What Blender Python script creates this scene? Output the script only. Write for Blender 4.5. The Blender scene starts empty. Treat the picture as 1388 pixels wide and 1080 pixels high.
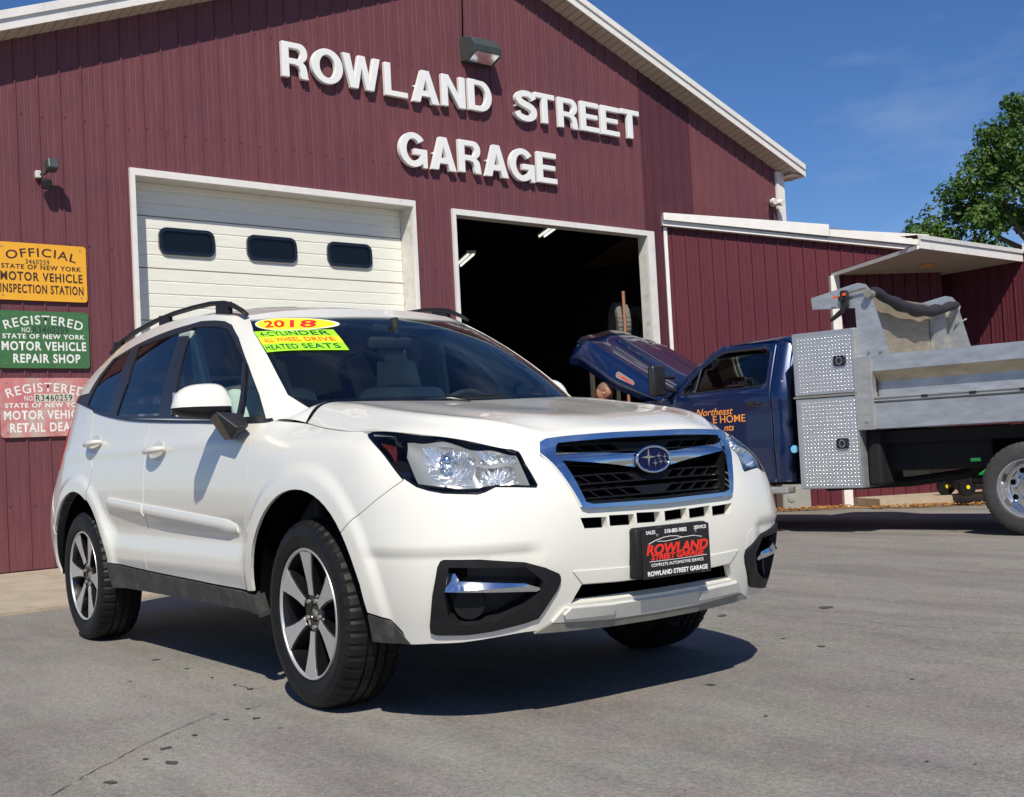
import bpy, bmesh, math, random
import numpy as np
from mathutils import Vector, Matrix, noise
from mathutils.bvhtree import BVHTree
from mathutils.geometry import delaunay_2d_cdt
rnd = random.Random(7)
scene = bpy.context.scene
COL = scene.collection
# ------------------------------------------------------------------ camera
CAMP = Vector((4.0233, -2.8775, 0.9019))
def make_camera():
    yaw, pitch, roll = map(math.radians, (143.5438, 2.3962, -2.9900))
    f = Vector((math.cos(pitch)*math.cos(yaw), math.cos(pitch)*math.sin(yaw), math.sin(pitch)))
    r = f.cross(Vector((0, 0, 1))).normalized(); u = r.cross(f)
    r2 = math.cos(roll)*r + math.sin(roll)*u; u2 = -math.sin(roll)*r + math.cos(roll)*u
    m = Matrix((r2, u2, -f)).transposed().to_4x4(); m.translation = CAMP
    cd = bpy.data.cameras.new('camera'); co = bpy.data.objects.new('camera', cd); COL.objects.link(co)
    co.matrix_world = m
    cd.sensor_fit = 'HORIZONTAL'; cd.sensor_width = 36; cd.lens = 1644.17/1388*36
    cd.clip_start = 0.05; cd.clip_end = 3000
    scene.camera = co
make_camera()
# ------------------------------------------------------------------ light
SUN = Vector((0.77, -0.52, 1.0)).normalized()
elev = math.asin(SUN.z); azim = math.atan2(SUN.y, SUN.x)
world = bpy.data.worlds.new('World'); scene.world = world; world.use_nodes = True
wn = world.node_tree.nodes; wl = world.node_tree.links; wn.clear()
sky = wn.new('ShaderNodeTexSky'); sky.sky_type = 'NISHITA'; sky.sun_disc = False
sky.sun_elevation = elev; sky.sun_rotation = math.radians(90) - azim
sky.air_density = 1.0; sky.dust_density = 0.15; sky.ozone_density = 2.6; sky.altitude = 300
bg = wn.new('ShaderNodeBackground'); bg.inputs[1].default_value = 0.058
wo = wn.new('ShaderNodeOutputWorld')
tc = wn.new('ShaderNodeTexCoord'); mp = wn.new('ShaderNodeMapping'); mp.inputs['Scale'].default_value = (2.2, 2.2, 7.0)
mp.inputs['Rotation'].default_value = (0.3, 0.15, 0.4)
nz = wn.new('ShaderNodeTexNoise'); nz.inputs['Scale'].default_value = 1.6; nz.inputs['Detail'].default_value = 7; nz.inputs['Roughness'].default_value = 0.6
rp = wn.new('ShaderNodeValToRGB'); rp.color_ramp.elements[0].position = 0.5; rp.color_ramp.elements[1].position = 0.85
rp.color_ramp.elements[1].color = (0.42, 0.42, 0.42, 1)
mx = wn.new('ShaderNodeMix'); mx.data_type = 'RGBA'
mx.inputs['B'].default_value = (8.5, 10.0, 12.5, 1)
hs = wn.new('ShaderNodeHueSaturation'); hs.inputs['Saturation'].default_value = 1.08
tint = wn.new('ShaderNodeMix'); tint.data_type = 'RGBA'; tint.blend_type = 'MULTIPLY'; tint.clamp_result = False; tint.inputs['Factor'].default_value = 1; tint.inputs['B'].default_value = (1.02, 1.22, 1.62, 1)
wl.new(sky.outputs[0], tint.inputs['A']); wl.new(tint.outputs['Result'], hs.inputs['Color'])
wl.new(tc.outputs['Generated'], mp.inputs[0]); wl.new(mp.outputs[0], nz.inputs['Vector']); wl.new(nz.outputs[0], rp.inputs[0])
wl.new(rp.outputs[0], mx.inputs['Factor']); wl.new(hs.outputs[0], mx.inputs['A']); wl.new(mx.outputs['Result'], bg.inputs[0])
wl.new(bg.outputs[0], wo.inputs[0])
sd = bpy.data.lights.new('sun', 'SUN'); sd.energy = 5.0; sd.angle = math.radians(0.53); sd.color = (1.0, 0.935, 0.82)
so = bpy.data.objects.new('sun', sd); COL.objects.link(so); so.rotation_euler = SUN.to_track_quat('Z', 'Y').to_euler(); so.location = (0, 0, 30)
scene.view_settings.view_transform = 'Standard'; scene.view_settings.look = 'None'
scene.view_settings.exposure = 0.0; scene.view_settings.gamma = 1.0; scene.view_settings.use_curve_mapping = False
scene.cycles.max_bounces = 10; scene.cycles.transparent_max_bounces = 16

# ------------------------------------------------------------------ materials
class NT:
    def __init__(s, name):
        s.m = bpy.data.materials.new(name); s.m.use_nodes = True; s.t = s.m.node_tree
        s.b = s.t.nodes['Principled BSDF']; s.out = s.t.nodes['Material Output']
    def n(s, typ, **kw):
        nd = s.t.nodes.new(typ)
        for k, v in kw.items():
            if k[0] == '_': setattr(nd, k[1:], v)
            else: nd.inputs[k].default_value = v
        return nd
    def l(s, a, b): s.t.links.new(a, b)
def coords(nt, kind='Object', scale=(1, 1, 1)):
    tc = nt.n('ShaderNodeTexCoord'); mp = nt.n('ShaderNodeMapping'); mp.inputs['Scale'].default_value = scale
    nt.l(tc.outputs[kind], mp.inputs[0]); return mp.outputs[0]
def noise_tex(nt, vec, scale, detail=5, rough=.6):
    n = nt.n('ShaderNodeTexNoise', Scale=scale, Detail=detail, Roughness=rough); nt.l(vec, n.inputs['Vector']); return n.outputs[0]
def ramp(nt, fac, stops):
    r = nt.n('ShaderNodeValToRGB'); e = r.color_ramp.elements
    while len(e) < len(stops): e.new(0.5)
    for k, (p, c) in enumerate(stops):
        e[k].position = p; e[k].color = (*c, 1) if len(c) == 3 else c
    nt.l(fac, r.inputs[0]); return r.outputs[0]
def mixc(nt, f, a, b, mode='MIX'):
    m = nt.n('ShaderNodeMix', _data_type='RGBA', _blend_type=mode)
    for k, v in (('Factor', f), ('A', a), ('B', b)):
        if hasattr(v, 'is_output') or hasattr(v, 'links'): nt.l(v, m.inputs[k])
        elif k == 'Factor': m.inputs[k].default_value = v
        else: m.inputs[k].default_value = (*v, 1)
    return m.outputs['Result']
def bump(nt, h, strength, dist=.01):
    b = nt.n('ShaderNodeBump', Strength=strength, Distance=dist); nt.l(h, b.inputs['Height']); nt.l(b.outputs[0], nt.b.inputs['Normal'])
def mat(name, col, rough=.5, metal=0., coat=0., vary=0., vscale=8., bmp=0., bscale=60., spec=None, stretch=(1, 1, 1), emit=None, dirt=None):
    """a principled material whose colour and relief vary a little, as real surfaces do"""
    nt = NT(name); b = nt.b
    b.inputs['Base Color'].default_value = (*col, 1); b.inputs['Roughness'].default_value = rough; b.inputs['Metallic'].default_value = metal
    if coat: b.inputs['Coat Weight'].default_value = coat; b.inputs['Coat Roughness'].default_value = 0.03
    if spec is not None: b.inputs['Specular IOR Level'].default_value = spec
    v = None
    if vary or bmp or dirt: v = coords(nt, 'Object', stretch)
    src = None
    if vary:
        f = noise_tex(nt, v, vscale)
        lo = tuple(c*(1-vary) for c in col); hi = tuple(min(1, c*(1+vary)) for c in col)
        src = ramp(nt, f, [(.3, lo), (.7, hi)])
    if dirt:
        f2 = noise_tex(nt, v, dirt[1], 8, .7)
        k = ramp(nt, f2, [(dirt[2], (0, 0, 0)), (dirt[2]+.15, (1, 1, 1))])
        src = mixc(nt, k, src if src is not None else col, dirt[0])
    if src is not None: nt.l(src, b.inputs['Base Color'])
    if bmp: bump(nt, noise_tex(nt, v, bscale, 4), bmp, .004)
    if emit: b.inputs['Emission Color'].default_value = (*emit[0], 1); b.inputs['Emission Strength'].default_value = emit[1]
    return nt.m
def glass_mat(name, tint, rough=0.0, refl=1.45, dark=1.0):
    nt = NT(name); t = nt.t; t.nodes.remove(nt.b)
    tr = nt.n('ShaderNodeBsdfTransparent'); tr.inputs[0].default_value = (*tint, 1)
    gl = nt.n('ShaderNodeBsdfGlossy'); gl.inputs['Roughness'].default_value = rough; gl.inputs[0].default_value = (1, 1, 1, 1)
    fr = nt.n('ShaderNodeFresnel', IOR=refl); mx = nt.n('ShaderNodeMixShader')
    nt.l(fr.outputs[0], mx.inputs[0]); nt.l(tr.outputs[0], mx.inputs[1]); nt.l(gl.outputs[0], mx.inputs[2]); nt.l(mx.outputs[0], nt.out.inputs[0])
    return nt.m
M = {}
# ------------------------------------------------------------------ object helpers
def link(o, parent=None):
    COL.objects.link(o)
    if parent is not None: o.parent = parent
    return o
def tagp(o, label=None, cat=None, group=None, kind=None):
    if label: o['label'] = label
    if cat: o['category'] = cat
    if group: o['group'] = group
    if kind: o['kind'] = kind
    return o
def empty(name, label=None, cat=None, group=None, loc=(0, 0, 0), rz=0., parent=None):
    o = bpy.data.objects.new(name, None); o.empty_display_size = .2; link(o, parent)
    o.location = loc; o.rotation_euler = (0, 0, rz); return tagp(o, label, cat, group)
def mesh_obj(name, verts, faces, m, parent=None, smooth=False, mats=None, fm=None):
    me = bpy.data.meshes.new(name); me.from_pydata([tuple(map(float, v)) for v in verts], [], faces)
    for mm in (mats or [m]): me.materials.append(mm)
    if fm is not None: me.polygons.foreach_set('material_index', fm)
    if smooth: me.polygons.foreach_set('use_smooth', [True]*len(me.polygons))
    me.update(); o = bpy.data.objects.new(name, me); return link(o, parent)
class MB:
    """collects simple solids and builds ONE mesh"""
    def __init__(s): s.bm = bmesh.new()
    def _add(s, g, mtx):
        bmesh.ops.transform(s.bm, matrix=mtx, verts=g); return g
    def box(s, c, d, rot=None, bev=0., taper=None):
        g = bmesh.ops.create_cube(s.bm, size=1)['verts']
        for v in g: v.co = Vector((v.co.x*d[0], v.co.y*d[1], v.co.z*d[2]))
        if bev:
            es = list({e for v in g for e in v.link_edges})
            r = bmesh.ops.bevel(s.bm, geom=es, offset=bev, segments=2, affect='EDGES', profile=.5)
            g = list({v for f in r['faces'] for v in f.verts} | {v for v in g if v.is_valid})
        m = Matrix.Translation(c)
        if rot is not None: m = m @ rot
        bmesh.ops.transform(s.bm, matrix=m, verts=g); return s
    def quad(s, pts):
        vs = [s.bm.verts.new(p) for p in pts]; s.bm.faces.new(vs); return s
    def cyl(s, a, b, r, r2=None, n=16, caps=True):
        a = Vector(a); b = Vector(b); d = b-a
        g = bmesh.ops.create_cone(s.bm, cap_ends=caps, segments=n, radius1=r, radius2=r if r2 is None else r2, depth=d.length)['verts']
        q = d.to_track_quat('Z', 'Y').to_matrix().to_4x4()
        bmesh.ops.transform(s.bm, matrix=Matrix.Translation((a+b)/2) @ q, verts=g); return s
    def tube(s, pts, r, n=8, closed=False):
        pts = [Vector(p) for p in pts]; rings = []
        k = len(pts); rr = r if hasattr(r, '__len__') else [r]*k
        for i, p in enumerate(pts):
            t = (pts[(i+1) % k]-pts[i-1]) if closed else (pts[min(i+1, k-1)]-pts[max(i-1, 0)])
            t.normalize(); up = Vector((0, 0, 1)) if abs(t.z) < .95 else Vector((1, 0, 0))
            x = t.cross(up).normalized(); y = x.cross(t)
            rings.append([s.bm.verts.new(p + rr[i]*(math.cos(a)*x+math.sin(a)*y)) for a in [2*math.pi*j/n for j in range(n)]])
        m = k if closed else k-1
        for i in range(m):
            A, B = rings[i], rings[(i+1) % k]
            for j in range(n): s.bm.faces.new((A[j], A[(j+1) % n], B[(j+1) % n], B[j]))
        if not closed: s.bm.faces.new(rings[0][::-1]); s.bm.faces.new(rings[-1])
        return s
    def lathe(s, prof, n=48, axis='Y', c=(0, 0, 0), a0=0, a1=2*math.pi):
        """prof: (radius, offset along the axis)"""
        full = abs(a1-a0-2*math.pi) < 1e-6; k = n if full else n+1; rings = []
        for i in range(k):
            a = a0+(a1-a0)*i/n; ca, sa = math.cos(a), math.sin(a); ring = []
            for r, h in prof:
                p = {'Y': (r*ca, h, r*sa), 'Z': (r*ca, r*sa, h), 'X': (h, r*ca, r*sa)}[axis]
                ring.append(s.bm.verts.new((p[0]+c[0], p[1]+c[1], p[2]+c[2])))
            rings.append(ring)
        for i in range(n):
            A, B = rings[i], rings[(i+1) % k]
            for j in range(len(prof)-1): s.bm.faces.new((A[j], A[j+1], B[j+1], B[j]))
        return s
    def prism(s, poly, h0, h1, axis='Y'):
        """poly in the plane across the axis: for Y (x,z), X (y,z), Z (x,y)"""
        def P(p, h): return {'Y': (p[0], h, p[1]), 'X': (h, p[0], p[1]), 'Z': (p[0], p[1], h)}[axis]
        A = [s.bm.verts.new(P(p, h0)) for p in poly]; B = [s.bm.verts.new(P(p, h1)) for p in poly]
        fs = [s.bm.faces.new(A), s.bm.faces.new(B[::-1])]; n = len(poly)
        for i in range(n): s.bm.faces.new((A[i], B[i], B[(i+1) % n], A[(i+1) % n]))
        if n > 4: bmesh.ops.triangulate(s.bm, faces=fs)
        return s
    def build(s, name, m, parent=None, smooth=None, label=None, bevel=0.):
        bm = s.bm
        bmesh.ops.recalc_face_normals(bm, faces=bm.faces)
        me = bpy.data.meshes.new(name); bm.to_mesh(me); bm.free()
        me.materials.append(m); o = bpy.data.objects.new(name, me); link(o, parent)
        if smooth is not None:
            me.polygons.foreach_set('use_smooth', [True]*len(me.polygons))
            me.update()
            if smooth < 180: me.set_sharp_from_angle(angle=math.radians(smooth))
        if bevel:
            b = o.modifiers.new('b', 'BEVEL'); b.width = bevel; b.segments = 2; b.limit_method = 'ANGLE'; b.angle_limit = math.radians(40)
        if label: o['label'] = label
        return o
def text_mesh(name, txt, size, m, parent, mtx, extrude=.002, bold=0., align='CENTER', sx=1., spacing=1., shear=0., valign='CENTER'):
    cu = bpy.data.curves.new(name, 'FONT'); cu.body = txt; cu.size = size; cu.extrude = extrude; cu.offset = bold
    cu.align_x = align; cu.align_y = valign; cu.space_character = spacing; cu.shear = shear; cu.resolution_u = 4
    t = bpy.data.objects.new(name, cu); COL.objects.link(t); bpy.context.view_layer.update()
    dg = bpy.context.evaluated_depsgraph_get(); me = bpy.data.meshes.new_from_object(t.evaluated_get(dg)); me.name = name
    bpy.data.objects.remove(t); bpy.data.curves.remove(cu)
    me.transform(mtx @ Matrix.Diagonal((sx, 1, 1, 1)))
    me.materials.clear(); me.materials.append(m); return link(bpy.data.objects.new(name, me), parent)
def frame(o, x, y):
    """matrix whose X axis is x, Y axis is y, origin o"""
    x = Vector(x).normalized(); y = Vector(y); z = x.cross(y).normalized(); y = z.cross(x)
    m = Matrix((x, y, z)).transposed().to_4x4(); m.translation = o; return m
# ------------------------------------------------------------------ smooth body surfaces of the car
def sst(a, b, x): 
    t = np.clip((x-a)/(b-a), 0, 1); return t*t*(3-2*t)
class Surf:
    def __init__(s, ctrl, disp=None, sym0=True, hu=.2, hv=.14):
        c = np.array(ctrl, float)                       # rows, cols, 3
        lo = c[:, 1:2].copy(); lo[..., 1] *= -1         # mirrored across the centre line
        if not sym0: lo = 2*c[:, :1]-c[:, 1:2]
        hi = 2*c[:, -1:]-c[:, -2:-1]
        c = np.concatenate([lo, c, hi], 1); c = np.concatenate([2*c[:1]-c[1:2], c, 2*c[-1:]-c[-2:-1]], 0)
        s.c = c; s.nr, s.nc = np.array(ctrl).shape[:2]; s.disp = disp; s.hu = hu; s.hv = hv; s.bvh = None
    def raw(s, u, v):
        u = np.asarray(u, float); v = np.asarray(v, float)
        def w(t): return np.stack([-.5*t+t*t-.5*t**3, 1-2.5*t*t+1.5*t**3, .5*t+2*t*t-1.5*t**3, -.5*t*t+.5*t**3], -1)
        iu = np.clip(np.floor(u).astype(int), 0, s.nc-2); iv = np.clip(np.floor(v).astype(int), 0, s.nr-2)
        wu = w(u-iu); wv = w(v-iv); P = 0
        for a in range(4):
            for b in range(4): P = P + (wv[..., a]*wu[..., b])[..., None]*s.c[iv+a, iu+b]
        return P
    def P(s, u, v):
        p = s.raw(u, v)
        return s.disp(p, u, v) if s.disp else p
    def N(s, u, v, e=.03):
        a = s.P(u+e, v)-s.P(u-e, v); b = s.P(u, v+e)-s.P(u, v-e); n = np.cross(a, b)
        return n/(np.linalg.norm(n, axis=-1, keepdims=True)+1e-12)
    def tree(s, k=5):
        if s.bvh: return
        U = np.linspace(0, s.nc-1, (s.nc-1)*k+1); V = np.linspace(0, s.nr-1, (s.nr-1)*k+1)
        uu, vv = np.meshgrid(U, V); p = s.P(uu, vv); nu = len(U); s.U = uu.ravel(); s.V = vv.ravel()
        vs = [tuple(q) for q in p.reshape(-1, 3)]; fs = []
        for j in range(len(V)-1):
            for i in range(nu-1):
                a = j*nu+i; fs += [(a, a+1, a+nu+1), (a, a+nu+1, a+nu)]
        s.vs = np.array(vs); s.fs = fs; s.bvh = BVHTree.FromPolygons(vs, fs)
    def cast(s, o, d):
        s.tree(); loc, nrm, idx, dist = s.bvh.ray_cast(Vector(o), Vector(d))
        if idx is None:
            loc, nrm, idx, dist = s.bvh.find_nearest(Vector(o)+Vector(d).normalized()*((Vector((0,.5,.8))-Vector(o)).length))
            print('MISS', o, d)
        A, B, C_ = (s.vs[i] for i in s.fs[idx]); q = np.array(loc)
        v0, v1, v2 = B-A, C_-A, q-A; d00, d01, d11, d20, d21 = v0@v0, v0@v1, v1@v1, v2@v0, v2@v1
        den = d00*d11-d01*d01; b = (d11*d20-d01*d21)/den; c = (d00*d21-d01*d20)/den
        i, j, k = s.fs[idx]; return ((1-b-c)*s.U[i]+b*s.U[j]+c*s.U[k], (1-b-c)*s.V[i]+b*s.V[j]+c*s.V[k])
    def side(s, x, z): return s.cast((x, 3, z), (0, -1, 0))
    def front(s, y, z): return s.cast((3, y, z), (-1, 0, 0))
    def top(s, x, y): return s.cast((x, y, 3), (0, 0, -1))
def inside(poly, p):
    x, y = p[:, 0], p[:, 1]; r = np.zeros(len(p), bool); n = len(poly)
    for i in range(n):
        x0, y0 = poly[i]; x1, y1 = poly[(i+1) % n]
        if y0 == y1: continue
        k = ((y0 > y) != (y1 > y)) & (x < (x1-x0)*(y-y0)/(y1-y0)+x0); r ^= k
    return r
def resample(poly, d):
    out = []; n = len(poly)
    for i in range(n):
        a = np.array(poly[i]); b = np.array(poly[(i+1) % n]); k = max(1, int(math.ceil(np.linalg.norm(b-a)/d)))
        for j in range(k): out.append(a+(b-a)*j/k)
    return np.array(out)
def offset_poly(poly, d):
    p = np.array(poly, float); a = np.roll(p, 1, 0); b = np.roll(p, -1, 0)
    area = .5*np.sum(p[:, 0]*b[:, 1]-b[:, 0]*p[:, 1]); sg = 1 if area > 0 else -1
    e1 = p-a; e2 = b-p; e1 /= np.linalg.norm(e1, axis=1, keepdims=True)+1e-12; e2 /= np.linalg.norm(e2, axis=1, keepdims=True)+1e-12
    n1 = np.stack([-e1[:, 1], e1[:, 0]], 1); n2 = np.stack([-e2[:, 1], e2[:, 0]], 1); m = n1+n2
    l = np.linalg.norm(m, axis=1, keepdims=True); m = m/(l+1e-9); c = np.clip((m*n1).sum(1, keepdims=True), .4, 1)
    return p+sg*m*d/c
def smooth_poly(poly, it=1):
    p = [np.array(q, float) for q in poly]
    for _ in range(it):
        n = len(p); o = []
        for i in range(n):
            a, b = p[i], p[(i+1) % n]; o += [a*.75+b*.25, a*.25+b*.75]
        p = o
    return p
def panel(name, S, outer, m, parent=None, holes=(), off=0., depth=.012, gap=.0018, sgn=-1, both=False, grid=.03, rnd_=0, label=None, backface=False, ofn=None):
    """a piece of sheet cut out of the smooth surface S by polygons in (u,v); real edges of 'depth'"""
    sc = np.array([S.hu, S.hv])
    def prep(poly, g, k):
        q = np.array(poly, float)*sc
        if k: q = np.array(smooth_poly(q, k))
        if g: q = offset_poly(q, g)
        return resample(q, grid*.8)
    O = prep(outer, gap, rnd_); H = [prep(h, -gap if gap else 0, 0 if rnd_ == 0 else rnd_) for h in holes]
    lo = O.min(0); hi = O.max(0); gx = np.arange(lo[0]+grid*.5, hi[0], grid); gy = np.arange(lo[1]+grid*.5, hi[1], grid)
    G = np.array([(a+(.5*grid if j % 2 else 0), b) for j, b in enumerate(gy) for a in gx]).reshape(-1, 2)
    allp = [O]+H
    if len(G):
        k = inside(O, G)
        for h in H: k &= ~inside(h, G)
        G = G[k]
        if len(G):
            B = np.concatenate(allp); dmin = np.min(np.linalg.norm(G[:, None]-B[None], axis=2), axis=1); G = G[dmin > grid*.45]
    verts = []; edges = []
    for p in allp:
        b0 = len(verts); verts += [Vector(q) for q in p]; edges += [(b0+i, b0+(i+1) % len(p)) for i in range(len(p))]
    if both:
        nn = int((hi[1]-lo[1]+.2)/(grid*.8)); b0 = len(verts); verts += [Vector((0, lo[1]-.1+(hi[1]-lo[1]+.2)*i/nn)) for i in range(nn+1)]; edges += [(b0+i, b0+i+1) for i in range(nn)]
    verts += [Vector(q) for q in G]
    v2, e2, f2, *_ = delaunay_2d_cdt(verts, edges, [], 0, 1e-6)
    v2 = np.array([tuple(q) for q in v2]); f2 = [f for f in f2 if len(f) == 3]
    cen = np.array([v2[list(f)].mean(0) for f in f2]); k = inside(O, cen)
    for h in H: k &= ~inside(h, cen)
    if both: k &= cen[:, 0] > -1e-9
    ofs = ofn is not None
    f2 = [f for f, kk in zip(f2, k) if kk]
    uv = v2/sc
    if both: uv[np.abs(uv[:, 0]) < 1e-4, 0] = 0
    def side_geo(sg):
        p = S.P(uv[:, 0], uv[:, 1]); n = S.N(uv[:, 0], uv[:, 1])
        if both and False: pass
        # outward = away from the car's middle
        c = p-np.array([-1.2, 0, .75]); flip = np.sign((n*c).sum(1, keepdims=True)); n = n*flip
        o = off + (ofn(p) if ofn else 0)
        p = p+n*(o if np.isscalar(o) else o[:, None]); p = p.copy(); n = n.copy(); p[:, 1] *= sg; n[:, 1] *= sg; return p, n
    P, Nn = side_geo(sgn); faces = [tuple(f) for f in f2]
    if both:
        P2, N2 = side_geo(-sgn); nb = len(P); P = np.concatenate([P, P2]); Nn = np.concatenate([Nn, N2]); faces += [tuple(i+nb for i in f[::-1]) for f in f2]
        mp = {}
        for i in range(nb):
            if abs(uv[i, 0]) < 1e-6: mp[i+nb] = i; P[i, 1] = 0; Nn[i, 1] = 0
        faces = [tuple(mp.get(i, i) for i in f) for f in faces]
    # orient
    T = np.array(faces); fn = np.cross(P[T[:, 1]]-P[T[:, 0]], P[T[:, 2]]-P[T[:, 0]]); bad = (fn*Nn[T[:, 0]]).sum(1) < 0
    T[bad] = T[bad][:, ::-1]; faces = [tuple(map(int, t)) for t in T]
    used = sorted({i for f in faces for i in f}); re = {o: i for i, o in enumerate(used)}; P = P[used]; Nn = Nn[used]; faces = [tuple(re[i] for i in f) for f in faces]
    nf = len(P); fcount = len(faces); vnorm = [tuple(n) for n in Nn]
    if depth:
        cnt = {}
        for f in faces:
            for a, b in ((f[0], f[1]), (f[1], f[2]), (f[2], f[0])): cnt[(a, b)] = 1
        bd = [(a, b) for (a, b) in cnt if (b, a) not in cnt]
        V = [tuple(q) for q in P]; idx = {}
        for a, b in bd:
            for w in (a, b):
                if w not in idx: idx[w] = len(V); V.append(tuple(P[w])); V.append(tuple(P[w]-Nn[w]*depth))
            ia, ib = idx[a], idx[b]; faces.append((ib, ia, ia+1, ib+1))
        P = V
    me = bpy.data.meshes.new(name); me.from_pydata([tuple(map(float, q)) for q in P], [], faces); me.materials.append(m)
    sm = [True]*fcount+[False]*(len(faces)-fcount); me.polygons.foreach_set('use_smooth', sm); me.update()
    if ofs:
        me.polygons.foreach_set('use_smooth', [True]*len(me.polygons)); me.set_sharp_from_angle(angle=math.radians(35)); o = bpy.data.objects.new(name, me); return link(o, parent)
    ln = np.zeros((len(me.loops), 3))
    li = np.empty(len(me.loops), int); me.loops.foreach_get('vertex_index', li)
    for pidx, pol in enumerate(me.polygons):
        for L in pol.loop_indices:
            ln[L] = vnorm[li[L]] if pidx < fcount else pol.normal
    me.normals_split_custom_set([tuple(x) for x in ln])
    o = bpy.data.objects.new(name, me); link(o, parent)
    if label: o['label'] = label
    return o
# ---- tables (x, y, z); y is measured from the centre line
WX = (0.0, -2.64)      # wheel centres
def mk_lower():
    def row(x, y, z): return list(zip(x, y, z))
    sx = [.2, -.05, -.2, -.36, -.55, -1.0, -1.5, -2.0, -2.35, -2.65, -2.95]
    R = []
    R.append(row([.86,.86,.855,.825,.775,.69,.585,.44]+sx+[-3.2,-3.38,-3.5,-3.52], [0,.2,.4,.55,.67,.76,.82,.845,.85,.85,.85,.85,.845,.84,.84,.842,.845,.85,.85,.82,.72,.4,0], [.275,.275,.272,.268,.265,.265,.27,.28]+[.29]*11+[.33,.36,.38,.38]))
    R.append(row([.932,.93,.912,.885,.835,.75,.625,.455]+sx+[-3.25,-3.45,-3.58,-3.61], [0,.2,.4,.55,.675,.78,.85,.88,.885,.885,.884,.88,.876,.870,.87,.87,.876,.885,.885,.85,.75,.4,0], [.42]*23))
    R.append(row([.958,.955,.943,.912,.86,.775,.645,.47]+sx+[-3.27,-3.48,-3.6,-3.63], [0,.2,.4,.55,.68,.785,.86,.893,.9,.9,.899,.896,.892,.888,.888,.89,.896,.902,.9,.862,.76,.4,0], [.56]*23))
    R.append(row([.957,.953,.940,.900,.842,.752,.625,.46]+sx+[-3.26,-3.46,-3.57,-3.6], [0,.2,.4,.55,.68,.778,.85,.888,.898,.9,.9,.899,.896,.893,.893,.895,.9,.905,.9,.86,.755,.4,0], [.70]*23))
    R.append(row([.93,.926,.903,.853,.80,.705,.585,.44]+sx+[-3.22,-3.38,-3.47,-3.5], [0,.2,.4,.54,.66,.757,.828,.872,.887,.894,.895,.896,.895,.894,.894,.896,.9,.902,.892,.845,.735,.4,0], [.82]*23))
    R.append(row([.905,.90,.868,.806,.735,.635,.52,.40]+sx+[-3.16,-3.3,-3.4,-3.43], [0,.2,.4,.51,.62,.71,.782,.834,.85,.86,.865,.872,.875,.878,.88,.882,.884,.884,.868,.81,.7,.4,0], [.89,.89,.885,.88,.895,.91,.925,.93,.945,.955,.96,.963,.965]+[.965]*5+[.97,.98,1,1,1]))
    R.append(row([.892,.887,.850,.785,.64,.535,.43,.34,.2,.02,-.17,-.36,-.55,-1.0,-1.5,-2.0,-2.35,-2.65,-2.95,-3.15,-3.3,-3.4,-3.43], [0,.21,.41,.50,.625,.69,.752,.773,.79,.783,.764,.798,.827,.846,.848,.848,.843,.83,.79,.7,.6,.3,0], [.94,.939,.928,.902,.947,.966,.984,.989,.997,1.016,1.042,1.062,1.073,1.095,1.123,1.155,1.20,1.25,1.29,1.25,1.2,1.2,1.2]))
    return R
def disp_lower(p, u, v):
    p = p.copy(); x, y, z = p[..., 0], p[..., 1], p[..., 2]; d = 0
    for wx in WX:                                             # raised lips round the wheel arches
        r = np.hypot(x-wx-.01, z-.345)
        d = d + .014*sst(.56, .50, r)*sst(.98, .85, z)
    side = sst(.45, .2, x)*sst(-3.1, -2.9, x)
    far = sst(.50, .62, np.hypot(x, z-.345))*sst(.50, .62, np.hypot(x+2.64, z-.345))
    d = d - .026*np.exp(-((z-.60)/.075)**2)*side*far - .010*sst(.47, .40, z)*side*far   # hollow below the moulding
    d = d + .006*np.exp(-((z-1.0)/.03)**2)*side
    # step of the bumper round the fog lamps
    fb = sst(.48, .56, y)*sst(.42, .56, x)
    d = d - .012*sst(.60, .57, z)*fb
    p[..., 1] = y + d*side + d*0*(1-side); fx = (1-side)*d
    nrm = np.hypot(np.maximum(x-.2, .0), y*.6)+1e-9
    p[..., 0] = x + fx*np.maximum(x-.2, 0)/nrm; p[..., 1] = p[..., 1] + fx*.6*y/nrm
    return p
SL = Surf(mk_lower(), disp_lower, hu=.2, hv=.13)
HOOD = [
 [(.892,0,.94),(.890,.12,.94),(.882,.24,.939),(.87,.34,.935),(.853,.41,.926),(.832,.452,.913)],
 [(.845,0,.968),(.842,.14,.970),(.83,.28,.968),(.81,.39,.956),(.795,.45,.936),(.776,.50,.902)],
 [(.72,0,1.005),(.715,.16,1.008),(.70,.32,1.01),(.675,.46,.998),(.66,.54,.975),(.64,.625,.947)],
 [(.5,0,1.035),(.5,.18,1.038),(.49,.37,1.040),(.475,.54,1.030),(.46,.65,1.008),(.43,.752,.984)],
 [(.25,0,1.062),(.25,.19,1.066),(.25,.39,1.069),(.25,.57,1.060),(.25,.69,1.036),(.25,.788,.993)],
 [(.02,0,1.090),(.02,.19,1.094),(.02,.39,1.098),(.02,.57,1.092),(.02,.69,1.068),(.02,.782,1.016)],
 [(-.15,0,1.113),(-.155,.19,1.116),(-.17,.38,1.12),(-.2,.55,1.122),(-.22,.66,1.113),(-.17,.757,1.042)]]
def disp_hood(p, u, v):
    p = p.copy(); p[..., 2] += .009*np.exp(-((u-3.35)/.38)**2)*sst(.4, 1.6, v)*sst(6.2, 5.2, v)-.004*np.exp(-((u-2.5)/.5)**2)*sst(.4, 1.6, v)*sst(6.2, 5.2, v); return p
SH = Surf(HOOD, disp_hood, hu=.16, hv=.18)
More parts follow.
